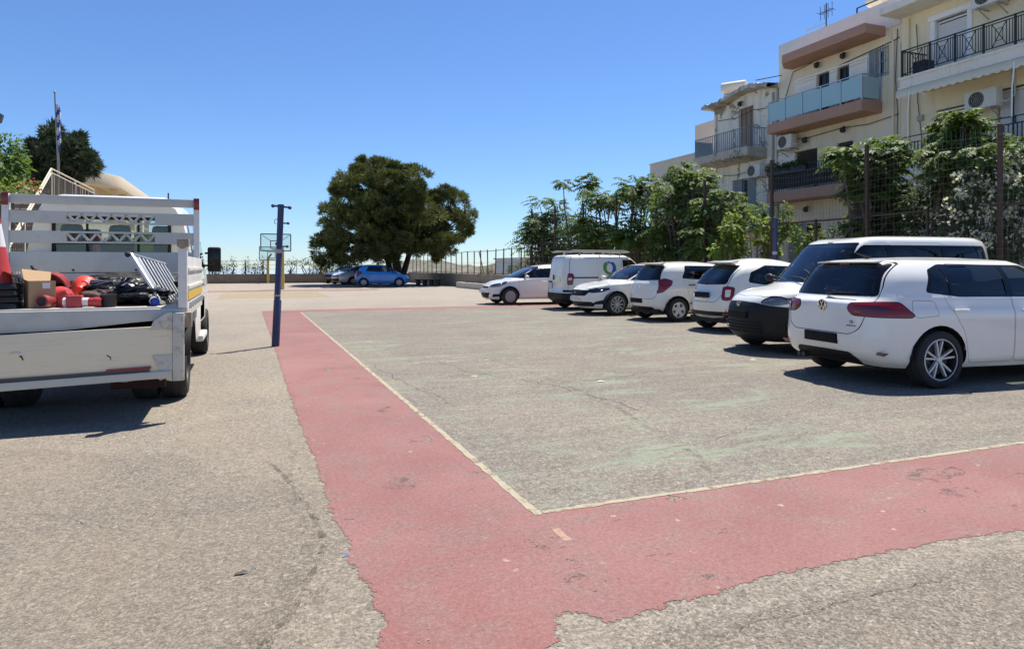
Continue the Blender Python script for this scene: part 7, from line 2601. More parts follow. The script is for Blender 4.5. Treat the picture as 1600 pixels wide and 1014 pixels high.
# front part: side windows as glass bands, windscreen, bonnet
g = MB(); g._add([(cx0 + .05, cy1 + .42, 1.42), (cx1 - .05, cy1 + .42, 1.42), (cx1 - .22, cy1 - .18, zt - .08), (cx0 + .22, cy1 - .18, zt - .08)], [(0, 1, 2, 3)]); g.build('windscreen', glass_mat('clear_cab_glass'), tr)
g = MB(); g.prism([(cy1 - .19, .62), (cy1 + .95, .55), (cy1 + 1.0, .85), (cy1 + .9, 1.12), (cy1 + .42, 1.40), (cy1 - .19, 1.40)], cx0 + .02, cx1 - .02, 'YZ'); g.build('bonnet', M_CABW, tr, bevel=.07, seg=3)
for sx, x in ((1, cx1), (-1, cx0)):
    g = MB(); 
    for (ya, yb) in ((cy0 + .25, cy0 + 1.05), (cy0 + 1.15, cy1 - .25)):
        g._add([(x + sx * .004, ya, 1.38), (x + sx * .004, yb, 1.38), (x - sx * .105, yb - .05, 2.02), (x - sx * .105, ya + .03, 2.02)], [(0, 1, 2, 3)])
    g.build('side_window', M_CGLASSD, tr)['kind'] = 'stuff'
    g = MB(); g.bar((x + sx * .004, cy0 + 1.10, .70), (x + sx * .004, cy0 + 1.10, 1.36), .006, .006); g.build('door_gap', M_GAP, tr)
    g = MB(); g.bar((x + sx * .02, cy0 + 1.2, 1.15), (x + sx * .02, cy0 + 1.38, 1.15), .03, .02); g.build('door_handle', M_BLKPL, tr)
    # mirror on its arm
    mx = x + sx * .12
    g = MB(); g.box((mx, cy1 + .05, 1.52), (.20, .10, .40)); mo = g.build('mirror', M_BLKPL, tr, bevel=.04, seg=3)
    g = MB(); g.bar((x - sx * .02, cy1 + .1, 1.62), (mx - sx * .05, cy1 + .08, 1.62), .03); g.bar((x - sx * .02, cy1 + .1, 1.42), (mx - sx * .05, cy1 + .08, 1.42), .03); g.build('mirror_arm', M_BLKPL, mo)
    g = MB(); g.box((mx, cy1 - .003, 1.55), (.15, .006, .25)); g.build('mirror_glass', M_BLKGL, mo, bevel=.01)
# chassis, wheels, mudguards, tool box
g = MB()
for x in (XL + .65, XR - .65): g.bb(x - .05, x + .05, YR + .05, 12.6, .62, .80)
g.bb(XL + .3, XR - .3, 8.1, 8.3, .28, .42); g.bb(XL + .3, XR - .3, 11.95, 12.1, .28, .42)
g.bb(XL + .10, XR - .10, YR + .12, YH, .80, .975)
g.build('chassis', M_TRUNDER, tr)
for y, st in ((8.15, 'steel'), (12.05, 'steel')):
    for sg, x in ((1, XR - .20), (-1, XL + .20)):
        ms = wheel_meshes(st, .365, .24, .22)
        e = empty('wheel', (x, y, .365), -math.pi / 2 if sg > 0 else math.pi / 2, tr)
        for nm, me in zip(('tyre', 'rim', 'brake_disc'), ms): link(nm, me, None, e)
        if y < 9:
            e2 = empty('wheel', (x - sg * .27, y, .365), -math.pi / 2 if sg > 0 else math.pi / 2, tr)
            for nm, me in zip(('tyre', 'rim', 'brake_disc'), ms): link(nm, me, None, e2)
for sg, x in ((1, XR - .18), (-1, XL + .18)):
    g = MB()
    pts = [(.45 * math.cos(a), .45 * math.sin(a)) for a in [R(15 + 150 * k / 10) for k in range(11)]]
    V = [(x + s_ * .15, 8.15 + a, .365 + b) for s_ in (-1, 1) for a, b in pts]
    g._add(V, [(k, k + 1, k + 12, k + 11) for k in range(10)])
    g.build('mudguard', M_BLKPL, tr)
tb('tool_box', XR - .42, XR - .06, 9.0, 9.9, .50, .93, M_TRW, .02)
tb('step', XR - .40, XR - .03, 9.95, 10.9, .40, .48, M_TRW, .02)
tb('side_skirt', XR - .14, XR - .10, 9.3, 11.5, .62, .98, M_CABW, .02)
tb('rear_bumper', XL + .25, XR - .22, YR + .02, YR + .10, .40, .50, M_TRUNDER, .01)
g = MB(); g.bb(XR - .62, XR - .18, YR - .02, YR + .02, .30, .42); g.build('tail_light', mat('dusty_lamp', (0.03, .012, .012), .6, spec=.1), tr, bevel=.01)
g = MB(); g.tube([(XR - .62, YR - .03, .43), (XR - .60, YR - .035, .385), (XR - .50, YR - .035, .37), (XR - .40, YR - .035, .39), (XR - .25, YR - .035, .395), (XR - .22, YR - .035, .37), (XR - .15, YR - .035, .40)], .008, 5); g.build('chain', M_ALU, tr)

for k, x in enumerate((XL + 1.42,)):
    g = MB(); g.tube([(x, YR - .087, .62 + .07 * k), (x + .03, YR - .088, .60 + .07 * k), (x + .035 + .02 * k, YR - .087, .575 + .07 * k)], [.003, .0045, .002], 5); g.build('scratch', M_TRUNDER, tg)
g = MB(); g.bb(XR - .34, XR - .10, 8.62, 8.64, .16, .50); g.build('mud_flap', M_RUBBER_T, tr)
# ---------------------------------------------------------------- load on the bed
def bedp(px, py, y):
    """point on the plane at depth y (world) under the survey pixel"""
    p = at_y(px, py, y)
    return p


M_CONER = mat('cone_red', (0.50, 0.045, 0.05), .5, var=.12, scale=6, dirt=(0.2, .06, .05), dirt_amt=.4)
M_CONEW = mat('cone_white', (0.72, 0.70, 0.68), .5, var=.06, scale=6)
M_RUBBER = mat('black_rubber', (0.018, 0.018, 0.019), .7, var=.3, scale=8)


def cone(x, y, z, label, top):
    t = thing('traffic_cone', label, 'traffic cone', (x, y, z), rnd.uniform(-.2, .2), 'nested traffic cones at the left of the truck bed')
    g = MB(); g.box((0, 0, .025), (.40, .40, .05), taper=.93); g.build('base', M_RUBBER, t, bevel=.012)
    h = .70
    def rr(q): return .145 + (.03 - .145) * q
    if top:
        for a, b, m, nm in ((0.06, .53, M_CONER, 'red_band'), (.53, .82, M_CONEW, 'white_band'), (.82, 1.0, M_CONER, 'red_band')):
            g = MB(); g.lathe([(rr(a), h * a), (rr(b), h * b)] + ([(0, h)] if b == 1.0 else []), (0, 0, 0), 'Z', 20); g.build(nm, m, t)
    else:
        g = MB(); g.lathe([(rr(.05), h * .05), (rr(.2), h * .2)], (0, 0, 0), 'Z', 20); g.build('red_band', M_CONER, t)
    return t


cp = bedp(-9, 470, 7.25)
for k in range(4):
    cone(cp.x, 7.25, ZB + .002 + .058 * k, ('bottom black base of the nested traffic cones', 'second black cone base from the bottom of the stack', 'third black cone base up, just under the top cone', 'red and white traffic cone topping the stack at the left edge')[k], k == 3)

# cardboard box with open flaps
M_CARD = mat('brown_cardboard', (0.42, 0.28, 0.15), .85, var=.1, scale=4)
p = bedp(52, 474, 7.15)
bx = thing('cardboard_box', 'open brown cardboard box standing beside the traffic cones', 'box', (p.x + .02, 7.27, ZB + .001), R(24))
g = MB(); w, d, h = .20, .20, .30
for a in (((-w / 2, -d / 2), (w / 2, -d / 2)), ((w / 2, -d / 2), (w / 2, d / 2)), ((w / 2, d / 2), (-w / 2, d / 2)), ((-w / 2, d / 2), (-w / 2, -d / 2))):
    g.bar((a[0][0], a[0][1], h / 2 - .03), (a[1][0], a[1][1], h / 2 - .03), .005, h - .06)
g.bb(-w / 2, w / 2, -d / 2, d / 2, 0, .006); g.build('sides', M_CARD, bx)
g = MB(); g._add([(-w / 2, -d / 2, h - .06), (-w / 2, d / 2, h - .06), (-w / 2 - .17, d / 2 + .02, h + .03), (-w / 2 - .17, -d / 2 - .02, h + .03)], [(0, 1, 2, 3)]); g.build('flap', M_CARD, bx)
g = MB(); g._add([(-w / 2, d / 2, h - .06), (w / 2, d / 2, h - .06), (w / 2 + .03, d / 2 + .12, h + .02), (-w / 2, d / 2 + .12, h + .05)], [(0, 1, 2, 3)]); g.build('flap', M_CARD, bx)
g = MB(); g.box((.03, -d / 2 - .005, h - .10), (.06, .002, .05)); g.build('tape_label', M_CONEW, bx)
# bundle of clear bottles
p = bedp(24, 470, 7.5)
bt = thing('bottle_pack', 'shrink-wrapped pack of clear water bottles behind the cardboard box', 'bottle pack', (p.x, 7.55, ZB + .001))
pet = glass_mat('clear_plastic', (0.85, .9, .95), .9, .1)
for i in range(3):
    for j in range(2):
        g = MB(); g.lathe([(0, 0), (.035, .005), (.038, .1), (.034, .13), (.038, .16), (.036, .24), (.014, .29), (.014, .31), (0, .31)], (i * .078 - .08, j * .078 - .04, 0), 'Z', 10); b_ = g.build('bottle', pet, bt)
        g = MB(); g.lathe([(.037, .12), (.0385, .13), (.0385, .18), (.037, .19)], (i * .078 - .08, j * .078 - .04, 0), 'Z', 10); g.build('label_band', mat('bottle_label', (0.2, .3, .5), .5), b_)
        g = MB(); g.lathe([(.016, .30), (.016, .325), (0, .325)], (i * .078 - .08, j * .078 - .04, 0), 'Z', 8); g.build('cap', M_CONEW, b_)
# dark red tub lying behind
p = bedp(78, 452, 7.75)
M_DRED = mat('dark_red_plastic', (0.26, .03, .035), .45, var=.1)
g = MB(); g.lathe([(0, -.10), (.12, -.10), (.14, -.06), (.165, .10), (.175, .11), (.155, .10), (.11, -.08), (0, -.085)], (0, 0, 0), 'Y', 24)
o = g.build('plastic_tub', M_DRED); o.location = (p.x, 7.85, ZB + .17); o.rotation_euler = (R(-14), 0, R(170)); tag(o, 'dark red plastic tub tipped on its side behind the cardboard box', 'tub')
p = bedp(70, 445, 7.5)
g = MB(); g.tube([(-.14, 0, .36), (.06, .05, .02)], .012, 6); o = g.build('broom_stick', M_BLKPL); o.location = (p.x, 7.62, ZB + .02); tag(o, 'thin dark stick leaning across the red tub', 'stick')
# two bright red funnels / lamp hoods
M_BRED = mat('bright_red_plastic', (0.55, .045, .045), .5, var=.12, dirt=(.3, .08, .07), dirt_amt=.4)
M_ORED = mat('orange_red_plastic', (0.78, .06, .025), .45, var=.06)
def hood(px, py, y, r, m, lb, rot):
    p = bedp(px, py, y)
    g = MB(); g.lathe([(.028, -.02), (.03, 0), (.05, .02), (r * .6, .05), (r * .95, .10), (r, .15), (r * .99, .155), (r * .9, .11), (0, .04)], (0, 0, 0), 'Y', 28)
    g.lathe([(0, -.022), (.028, -.022)], (0, 0, 0), 'Y', 16)
    o = g.build('warning_lamp_hood', m); o.location = p; o.rotation_euler = rot
    return tag(o, lb, 'lamp hood')
hood(106, 457, 7.24, .115, M_BRED, 'red plastic hood lying on its rim in front of the tub', (R(-28), R(20), R(28)))
hood(124, 452, 7.50, .115, M_ORED, 'bright orange-red hood standing upright behind the red hood', (R(6), 0, R(-8)))
# row of fallen warning lamps and cone tips along the sill
p = bedp(66, 469, 7.08)
def tipped(px, y, r0, r1, L, m, lb, rz, z=None, bands=None, nm='warning_lamp'):
    p = bedp(px, 470, y)
    t = thing(nm, lb, 'warning lamp' if nm == 'warning_lamp' else nm.replace('_', ' '), (p.x, y, ZB + r0 + .003), rz)
    g = MB(); g.lathe([(0, 0), (r0 * .72, 0), (r0 * .72, -.012), (r0, -.012), (r0, .05), (r0 * .85, .06), (r1, L), (0, L)], (0, 0, 0), 'X', 20); g.build('body', m, t)
    g = MB(); g.lathe([(0, -.004), (r0 * .5, -.004), (r0 * .66, -.010)], (0, 0, 0), 'X', 16); g.build('lens', M_RUBBER, t)
    if bands:
        for a, b in bands:
            ra, rb = r0 * .85 + (r1 - r0 * .85) * a + .002, r0 * .85 + (r1 - r0 * .85) * b + .002
            g = MB(); g.lathe([(ra, .06 + (L - .06) * a), (rb, .06 + (L - .06) * b)], (0, 0, 0), 'X', 18); g.build('white_band', M_CONEW, t)
    return t
tipped(66, 7.10, .058, .03, .22, M_DRED, 'dark lamp with a red ring lying at the sill beside the box', R(70))
tipped(158, 7.10, .046, .042, .30, M_BRED, 'red and white striped cone tip lying on its side', R(172), bands=[(.15, .35), (.5, .7), (.85, 1.0)], nm='cone_tip')
p = bedp(116, 468, 7.10)
g = MB(); g.box((0, 0, .055), (.125, .10, .11)); o = g.build('lamp_battery_box', mat('red_case', (0.42, .05, .05), .5, var=.15, scale=10), bevel=.012); o.location = (p.x, 7.12, ZB + .002); tag(o, 'square red battery case between the two lamps', 'battery case')
p = bedp(168, 468, 7.1)
g = MB(); g.lathe([(0, 0), (.062, 0), (.066, .02), (.066, .10), (.07, .105), (.07, .115), (0, .115)], (0, 0, 0), 'Z', 20)
o = g.build('paint_tin', M_RUBBER); o.location = (p.x, 7.14, ZB + .002); tag(o, 'dark round tin beside the striped cone tip', 'tin')
p = bedp(76, 462, 7.3)
g = MB(); g.box((0, 0, .04), (.30, .12, .07), R(8)); o = g.build('timber_offcut', M_CARD, bevel=.004); o.location = (p.x + .05, 7.32, ZB + .002); tag(o, 'brown board lying under the red hood', 'board')
# blue and white can
p = bedp(240, 468, 7.1)
t = thing('spray_can', 'blue ended white can lying beside the barrier', 'can', (p.x, 7.16, ZB + .045), R(100))
g = MB(); g.lathe([(.035, -.08), (.04, -.07), (.04, .08), (0, .085)], (0, 0, 0), 'X', 18); g.build('body', M_CONEW, t)
g = MB(); g.lathe([(0, -.07), (.026, -.07), (.036, -.085), (.040, -.082), (.041, -.06)], (0, 0, 0), 'X', 18); g.build('blue_end', mat('can_blue', (0.02, .06, .35), .4), t)


# black bags and tarpaulins: crumpled skins
def bag(px, py, y, sx, sy, sz, m, lb, seed, nm='plastic_bag', rz=0.0):
    p = bedp(px, py, y)
    r_ = random.Random(seed)
    n, mm = 44, 24
    ph = [(r_.uniform(2, 6), r_.uniform(0, 6), r_.uniform(0, 6)) for _ in range(5)] + [(r_.uniform(8, 19), r_.uniform(0, 6), r_.uniform(0, 6)) for _ in range(7)]
    V = []
    for j in range(mm + 1):
        v = math.pi * j / mm - math.pi / 2
        for i in range(n):
            u = 2 * math.pi * i / n
            d = Vector((math.cos(v) * math.cos(u), math.cos(v) * math.sin(u), math.sin(v)))
            k = 1.0
            for f, a, b in ph:
                k += (.085 if f < 7 else .035) * (abs(math.sin(d.x * f + a + d.y * f * .7)) * math.cos(d.z * f * 1.2 + b + d.x * 3)) + r_.uniform(-.006, .006)
            q = d * k
            z = max(-.98, q.z)
            V.append((q.x * sx, q.y * sy, (z + 1) * sz * .5 * 1.0))
    F = []
    for j in range(mm):
        for i in range(n):
            F.append((j * n + i, j * n + (i + 1) % n, (j + 1) * n + (i + 1) % n, (j + 1) * n + i))
    o = fast_mesh(nm, V, F, m, None, None, False)
    o.location = (p.x, y, ZB + .002)
    o.rotation_euler.z = rz
    return tag(o, lb, nm.replace('_', ' '))


M_BAG = mat('black_bag', (0.008, .008, .009), .38, var=.3, scale=10, spec=.35)
M_TARP = mat('dark_tarpaulin', (0.016, .014, .014), .6, var=.5, scale=8, spec=.25)
bag(142, 470, 8.05, .36, .22, .27, M_TARP, 'dark grey tarpaulin heap behind the orange-red hood', 3, 'tarpaulin')
bag(188, 470, 7.65, .34, .22, .25, M_BAG, 'shiny black bag in the middle of the truck bed', 5, 'plastic_bag', .4)
bag(228, 470, 7.45, .24, .20, .19, M_BAG, 'smaller black bag half under the steel barrier', 9, 'plastic_bag', 1.0)
bag(205, 470, 8.35, .55, .22, .31, M_TARP, 'folded dark sheet against the headboard of the truck', 12, 'folded_sheet', .2)
bag(160, 470, 7.45, .18, .14, .16, mat('brown_sack', (0.09, .05, .04), .8, var=.4, scale=9), 'brown sack beside the shiny black bag', 17, 'sack')
# thin metal rods among the bags
p = bedp(150, 462, 7.6)
g = MB()
for k in range(4): g.tube([(-.10 + k * .04, -.03 * k, .26 - .02 * k), (.02 + k * .05, -.05 * k, .24), (.12 + .03 * k, -.05, .12)], .004, 5)
o = g.build('cable_coil', M_ALU); o.location = (p.x, 7.55, ZB); tag(o, 'loose grey cables draped over the tarpaulin', 'cable')

# steel crowd barrier leaning on the right side: frame, bars
bo = Vector((-.78, 7.25, ZB + .03))
t = thing('steel_barrier', 'galvanised barred steel barrier tilted against the right side of the bed', 'barrier', tuple(bo))
M_GALV = mat('galvanised_steel', (0.55, .55, .53), .4, .7, var=.12, scale=6)
def B(u, v):
    """u along the slanting length, v along the depth of the barrier"""
    a = Vector((-.27, .20, .46)); b = Vector((0, 0, 0))
    d = Vector((.19, 1.0, -.09))
    return b + (a - b) * u + d * v
g = MB()
pa = [B(1, 0), B(1, 1), B(0, 1), B(0, 0)]
g.tube([p for p in pa], .018, 7, True); fr_ = g.build('frame', M_GALV, t)
for k in range(9):
    v = .06 + .88 * k / 8
    g = MB(); g.tube([B(.97, v), B(.03, v)], .011, 6); g.build('bar', M_GALV, t)
g = MB(); g._add([B(1, 0) + Vector((0, -.02, 0)), B(0, 0) + Vector((0, -.02, 0)), B(0, .12) + Vector((.02, -.01, -.01)), B(.98, .14) + Vector((.02, -.01, -.01))], [(0, 1, 2, 3)]); g.build('foot_plate', M_GALV, t)
for q in (B(1, 0), B(1, .3)):
    g = MB(); g.sphere(tuple(q + Vector((-.03, 0, .0))), .028, 8, 6); g.build('end_cap', M_RUBBER, t)
# ================================================================ trees and plants
nrs = np.random.default_rng(11)
M_BARK = mat('grey_bark', (0.13, 0.105, 0.085), .9, var=.35, scale=6, bump=.6, bscale=18)
M_BARKD = mat('dark_bark', (0.06, 0.047, 0.04), .9, var=.35, scale=6, bump=.6, bscale=18)
M_PINE = leaf_mat('pine_needles', (0.040, 0.064, 0.023), (0.165, 0.18, 0.058), .18, .6)
M_CONIF = leaf_mat('dark_conifer', (0.029, 0.047, 0.029), (0.075, 0.098, 0.055), .15, .6)
M_AIL = leaf_mat('ailanthus_leaf', (0.044, 0.088, 0.018), (0.135, 0.200, 0.045), .35, .45)
M_AILB = leaf_mat('bright_compound_leaf', (0.055, 0.105, 0.022), (0.170, 0.235, 0.060), .38, .45)
M_VINE = leaf_mat('vine_leaf', (0.099, 0.160, 0.033), (0.220, 0.286, 0.072), .42, .45)
M_OLE = leaf_mat('oleander_leaf', (0.042, 0.070, 0.034), (0.098, 0.140, 0.070), .25, .45)
M_DARKLEAF = leaf_mat('shrub_leaf', (0.033, 0.057, 0.024), (0.075, 0.112, 0.042), .25, .5)
M_CITRUS = leaf_mat('citrus_leaf', (0.060, 0.120, 0.029), (0.156, 0.240, 0.060), .4, .42)
M_DRYLEAF = leaf_mat('dry_shrub_leaf', (0.10, 0.085, 0.035), (0.19, 0.165, 0.075), .3, .6)
M_FLOWER = leaf_mat('white_blossom', (0.62, 0.58, 0.46), (0.80, 0.77, 0.66), .35, .6)
M_REDFL = leaf_mat('red_blossom', (0.40, 0.05, 0.05), (0.5, 0.12, 0.10), .3, .6)


def unit(n):
    v = nrs.normal(size=(n, 3))
    return v / np.linalg.norm(v, axis=1)[:, None]


def cards(C, D, U, L, W, bend=0.0):
    """leaf faces: base C, direction D, width direction U; pointed quads (4 points) -> V, F"""
    n = len(C)
    L = np.broadcast_to(np.asarray(L, float).reshape(-1, 1), (n, 1)); W = np.broadcast_to(np.asarray(W, float).reshape(-1, 1), (n, 1))
    drop = np.array([[0, 0, -1.0]]) * bend * L
    p0 = C; p2 = C + D * L + drop
    m = C + D * L * .45 + drop * .25
    p1 = m + U * W * .5; p3 = m - U * W * .5
    V = np.stack([p0, p1, p2, p3], 1).reshape(-1, 3)
    F = np.arange(4 * n).reshape(n, 4)
    return V, F


def perp(D):
    r = unit(len(D))
    u = np.cross(D, r)
    return u / (np.linalg.norm(u, axis=1)[:, None] + 1e-9)


class Leaves:
    def __init__(s):
        s.V, s.F, s.n = [], [], 0

    def add(s, V, F):
        s.V.append(V); s.F.append(F + s.n); s.n += len(V)

    def build(s, name, m, parent=None):
        return fast_mesh(name, np.concatenate(s.V), np.concatenate(s.F), m, parent)


def limb_mesh(name, limbs, m, parent, n=7):
    g = MB()
    for pts, rs in limbs:
        g.tube(pts, rs, n)
    return g.build(name, m, parent)


def wander(a, b, k=5, amp=.08):
    a, b = np.array(a, float), np.array(b, float)
    L = np.linalg.norm(b - a)
    P = [a + (b - a) * t for t in np.linspace(0, 1, k)]
    for i in range(1, k - 1): P[i] = P[i] + nrs.normal(size=3) * amp * L * .5
    return [tuple(p) for p in P]


# ---------------------------------------------------------------- the big pine: puffs of needles on spreading limbs
def pine(base, D, name, label, outline, ground, m, bark, npuff, per, r_px, leafL, depth, trunk_r, fork=.35, seed=1, sep=.5, wfac=.30):
    """outline: closed polygon of the crown in survey pixels at depth D; puffs fill it, denser at the rim"""
    rr = random.Random(seed)
    t = thing(name, label, 'tree', (base[0], base[1], ground))
    b = np.array([base[0], base[1], ground])
    poly = outline
    def inside(x, y):
        c = False
        for i in range(len(poly)):
            x1, y1 = poly[i]; x2, y2 = poly[i - 1]
            if (y1 > y) != (y2 > y) and x < (x2 - x1) * (y - y1) / (y2 - y1) + x1: c = not c
        return c
    xs_ = [p[0] for p in poly]; ys_ = [p[1] for p in poly]
    cx, cy = sum(xs_) / len(xs_), sum(ys_) / len(ys_)
    wx = (max(xs_) - min(xs_)) / 2
    puffs = []
    tries = 0
    while len(puffs) < npuff and tries < 60000:
        tries += 1
        x, y = rr.uniform(min(xs_), max(xs_)), rr.uniform(min(ys_), max(ys_))
        if not inside(x, y): continue
        e = min(1, abs(x - cx) / wx)
        dd = rr.uniform(-1, 1) * depth * math.sqrt(max(.05, 1 - e * e))
        p = np.array(at_d(x, y, D + dd)) - b
        r_ = r_px / 1055 * D * rr.uniform(.55, 1.4)
        if any(np.linalg.norm(p - q[0]) < sep * (r_ + q[1]) for q in puffs): continue
        puffs.append((p, r_))
    lv = Leaves()
    for p, r_ in puffs:
        n = int(per * rr.uniform(.7, 1.3))
        d = unit(n)
        d[:, 2] = d[:, 2] * .75 + .15
        # a puff is a cluster of smaller sprays
        ns = max(5, int(9 + r_ * 7))
        sc_ = unit(ns) * (r_ * (.45 + .55 * nrs.random(ns) ** .5))[:, None] * np.array([1, 1, .70])
        pick = nrs.integers(0, ns, n)
        C = p + sc_[pick] + d * (r_ * .30 * (nrs.random(n) ** .5))[:, None]
        rd_ = sc_ / (np.linalg.norm(sc_, axis=1)[:, None] + 1e-9)
        dirs = d * .75 + rd_[pick] * .45 + unit(n) * .45 + np.array([0, 0, .28])
        dirs /= np.linalg.norm(dirs, axis=1)[:, None]
        V, F = cards(C, dirs, perp(dirs), leafL * nrs.uniform(.6, 1.3, n), leafL * wfac, .05)
        lv.add(V, F)
    lv.build('crown', m, t)
    limbs = []
    top = np.array(at_d(cx, min(ys_) + (max(ys_) - min(ys_)) * .35, D)) - b
    fk = top * fork
    limbs.append((wander((0, 0, -.1), fk, 5, .05), list(np.linspace(trunk_r, trunk_r * .75, 5))))
    for p, r_ in puffs[:min(len(puffs), 60)]:
        s_ = fk + (top - fk) * rr.uniform(0, .8)
        limbs.append((wander(s_, p, 5, .12), list(np.linspace(trunk_r * .34, trunk_r * .06, 5))))
    limbs.append((wander(fk, top, 4, .05), list(np.linspace(trunk_r * .7, trunk_r * .25, 4))))
    return t, limbs, puffs


pl = [(486, 378), (500, 352), (520, 345), (523, 318), (530, 285), (552, 274), (556, 258), (577, 250), (600, 256), (616, 250), (640, 258), (655, 272), (660, 292), (672, 300), (690, 294), (706, 304), (712, 322), (728, 330), (734, 352), (722, 372), (706, 382), (692, 398), (668, 404), (655, 392), (640, 400), (600, 404), (572, 392), (556, 404), (538, 414), (515, 412), (500, 402), (508, 388)]
pt_ = at_d(622, 446, 53)
t, limbs, puffs = pine((pt_.x, pt_.y), 52, 'pine_tree', 'big dark rounded pine shading the parked cars at the far end', pl, 0.0, M_PINE, M_BARKD, 135, 1350, 17, .34, 4.2, .42, .26, 4, .80, .17)
for dx in (-.8, .75):
    limbs.append((wander((dx * .4, .3, -.1), (dx * 1.6, .2, 3.2), 4, .06), [.30, .26, .22, .18]))
limb_mesh('trunk', limbs, M_BARKD, t)
# leftover low spray hanging at the right of the trunk
pc = [(36, 264), (46, 240), (52, 222), (60, 236), (70, 222), (76, 204), (84, 200), (88, 226), (96, 232), (106, 214), (114, 208), (122, 210), (124, 236), (130, 240), (138, 234), (146, 244), (150, 258), (140, 272), (128, 282), (104, 284), (80, 284), (52, 284)]
pt_ = at_d(95, 300, 26.5)
t, limbs, puffs = pine((pt_.x, pt_.y), 26.5, 'conifer_tree', 'dark spiky conifer on the terrace behind the flagpole', pc, 3.15, M_CONIF, M_BARKD, 105, 420, 8.5, .26, 1.6, .16, .3, 8, .62, .17)
limb_mesh('trunk', limbs, M_BARKD, t)


# ---------------------------------------------------------------- broad leaves on a branching frame, from blobs
def bushy(name, label, cat, ground_pt, blobs, m, leafL, leafW, dens, parts='crown', bark=None, trunk_r=.05, bend=.25, group=None, limb=True, shell=.45, flowers=None):
    """blobs: (px, py, D, radius px x, radius px y)"""
    t = thing(name, label, cat, ground_pt, 0, group)
    b = np.array(ground_pt)
    lv = Leaves(); fl = Leaves()
    limbs = []
    for (px, py, D, rx, ry) in blobs:
        c = np.array(at_d(px, py, D)) - b
        k = D / 1055
        sx, sz = rx * k, ry * k
        sy = (sx + sz) * .5
        n = int(dens * (sx * sz + sx * sy + sy * sz) * 4.2 / 1.0)
        d = unit(n)
        rad = (shell + (1 - shell) * nrs.random(n) ** .6)[:, None]
        # ragged outline: lobes
        lob = 1 + .22 * np.sin(d[:, 0] * 5 + px) * np.sin(d[:, 2] * 6 + py) + .12 * np.sin(d[:, 1] * 9 + d[:, 2] * 7)
        C = c + d * rad * lob[:, None] * np.array([sx, sy, sz])
        dirs = d * .7 + unit(n) * .7 + np.array([0, 0, -.1])
        dirs /= np.linalg.norm(dirs, axis=1)[:, None]
        U = np.cross(dirs, np.array([0, 0, 1.0])) + unit(n) * .5
        U /= np.linalg.norm(U, axis=1)[:, None] + 1e-9
        V, F = cards(C, dirs, U, leafL * nrs.uniform(.6, 1.25, n), leafW * nrs.uniform(.7, 1.2, n), bend)
        lv.add(V, F)
        if limb: limbs.append((wander((nrs.normal() * .1, nrs.normal() * .1, -.05), c, 5, .10), list(np.linspace(trunk_r, trunk_r * .25, 5))))
        if flowers:
            nf = int(n * flowers[1])
            q = unit(max(1, nf // 7)); q[:, 2] = np.abs(q[:, 2]) ** .7; q[:, 0] -= .15; q[:, 1] -= .15
            q /= np.linalg.norm(q, axis=1)[:, None]
            cc = np.repeat(c + q * np.array([sx, sy, sz]) * 1.02, 7, 0) + nrs.normal(size=(len(q) * 7, 3)) * .055
            dd = unit(len(cc)); 
            V, F = cards(cc, dd, perp(dd), .075, .07, 0)
            fl.add(V, F)
    lv.build(parts, m, t)
    if flowers and fl.V: fl.build('blossoms', flowers[0], t)
    if limb: limb_mesh('trunk', limbs, bark or M_BARK, t, 6)
    return t


# ---------------------------------------------------------------- trees of long drooping compound leaves
def compound_tree(name, label, ground_pt, tufts, m, leaf=.62, nleaf=20, stems=True, group='young trees with feathered leaves behind the wire fence', bark=None, trunk_r=.07):
    """tufts: (px, py, D, radius px) - each a rosette of feathered leaves at a shoot tip"""
    t = thing(name, label, 'tree', ground_pt, 0, group)
    b = np.array(ground_pt)
    lv = Leaves()
    limbs = []
    npair = 7
    for (px, py, D, rpx) in tufts:
        rpx = rpx * 1.28
        c = np.array(at_d(px, py, D)) - b
        Rm = rpx * D / 1055
        nl = nleaf
        az = np.linspace(0, 2 * np.pi, nl, endpoint=False) * 1.0 + nrs.uniform(0, .7, nl) + nrs.uniform(0, 6)
        el = nrs.uniform(-.12, 1.0, nl)
        L = Rm * nrs.uniform(.8, 1.25, nl)
        base = c + nrs.normal(size=(nl, 3)) * Rm * .12
        d0 = np.stack([np.cos(az) * np.cos(el), np.sin(az) * np.cos(el), np.sin(el)], 1)
        side = np.cross(d0, np.array([0, 0, 1.0])); side /= np.linalg.norm(side, axis=1)[:, None] + 1e-9
        for k in range(npair):
            s_ = .22 + .78 * (k + 1) / npair
            drop = .46 * s_ * s_
            P = base + d0 * (L * s_)[:, None] - np.array([0, 0, 1.0]) * (L * drop)[:, None]
            tang = d0 - np.array([0, 0, 1.0]) * (2 * .46 * s_)
            tang /= np.linalg.norm(tang, axis=1)[:, None]
            for sg in (-1, 1):
                dl = side * sg * .85 + tang * .45 - np.array([0, 0, .35]) + nrs.normal(size=(nl, 3)) * .13
                dl /= np.linalg.norm(dl, axis=1)[:, None]
                U = np.cross(dl, np.cross(tang, side)); U /= np.linalg.norm(U, axis=1)[:, None] + 1e-9
                ll = leaf * .34 * (1 - .45 * abs(s_ - .55)) * nrs.uniform(.8, 1.15, nl)
                V, F = cards(P, dl, U, ll, ll * .42, .12)
                lv.add(V, F)
        if stems: limbs.append((wander((nrs.normal() * .12, nrs.normal() * .12, -.05), c - np.array([0, 0, Rm * .1]), 5, .07), list(np.linspace(trunk_r, trunk_r * .25, 5))))
    lv.build('crown', m, t)
    limb_mesh('trunk', limbs, bark or M_BARK, t, 6)
    return t


def fp(px, X):
    """foot of a plant on the line x = X under survey column px"""
    d = ray(px)
    return (X, d.y * X / d.x, 0.0), X / d.x


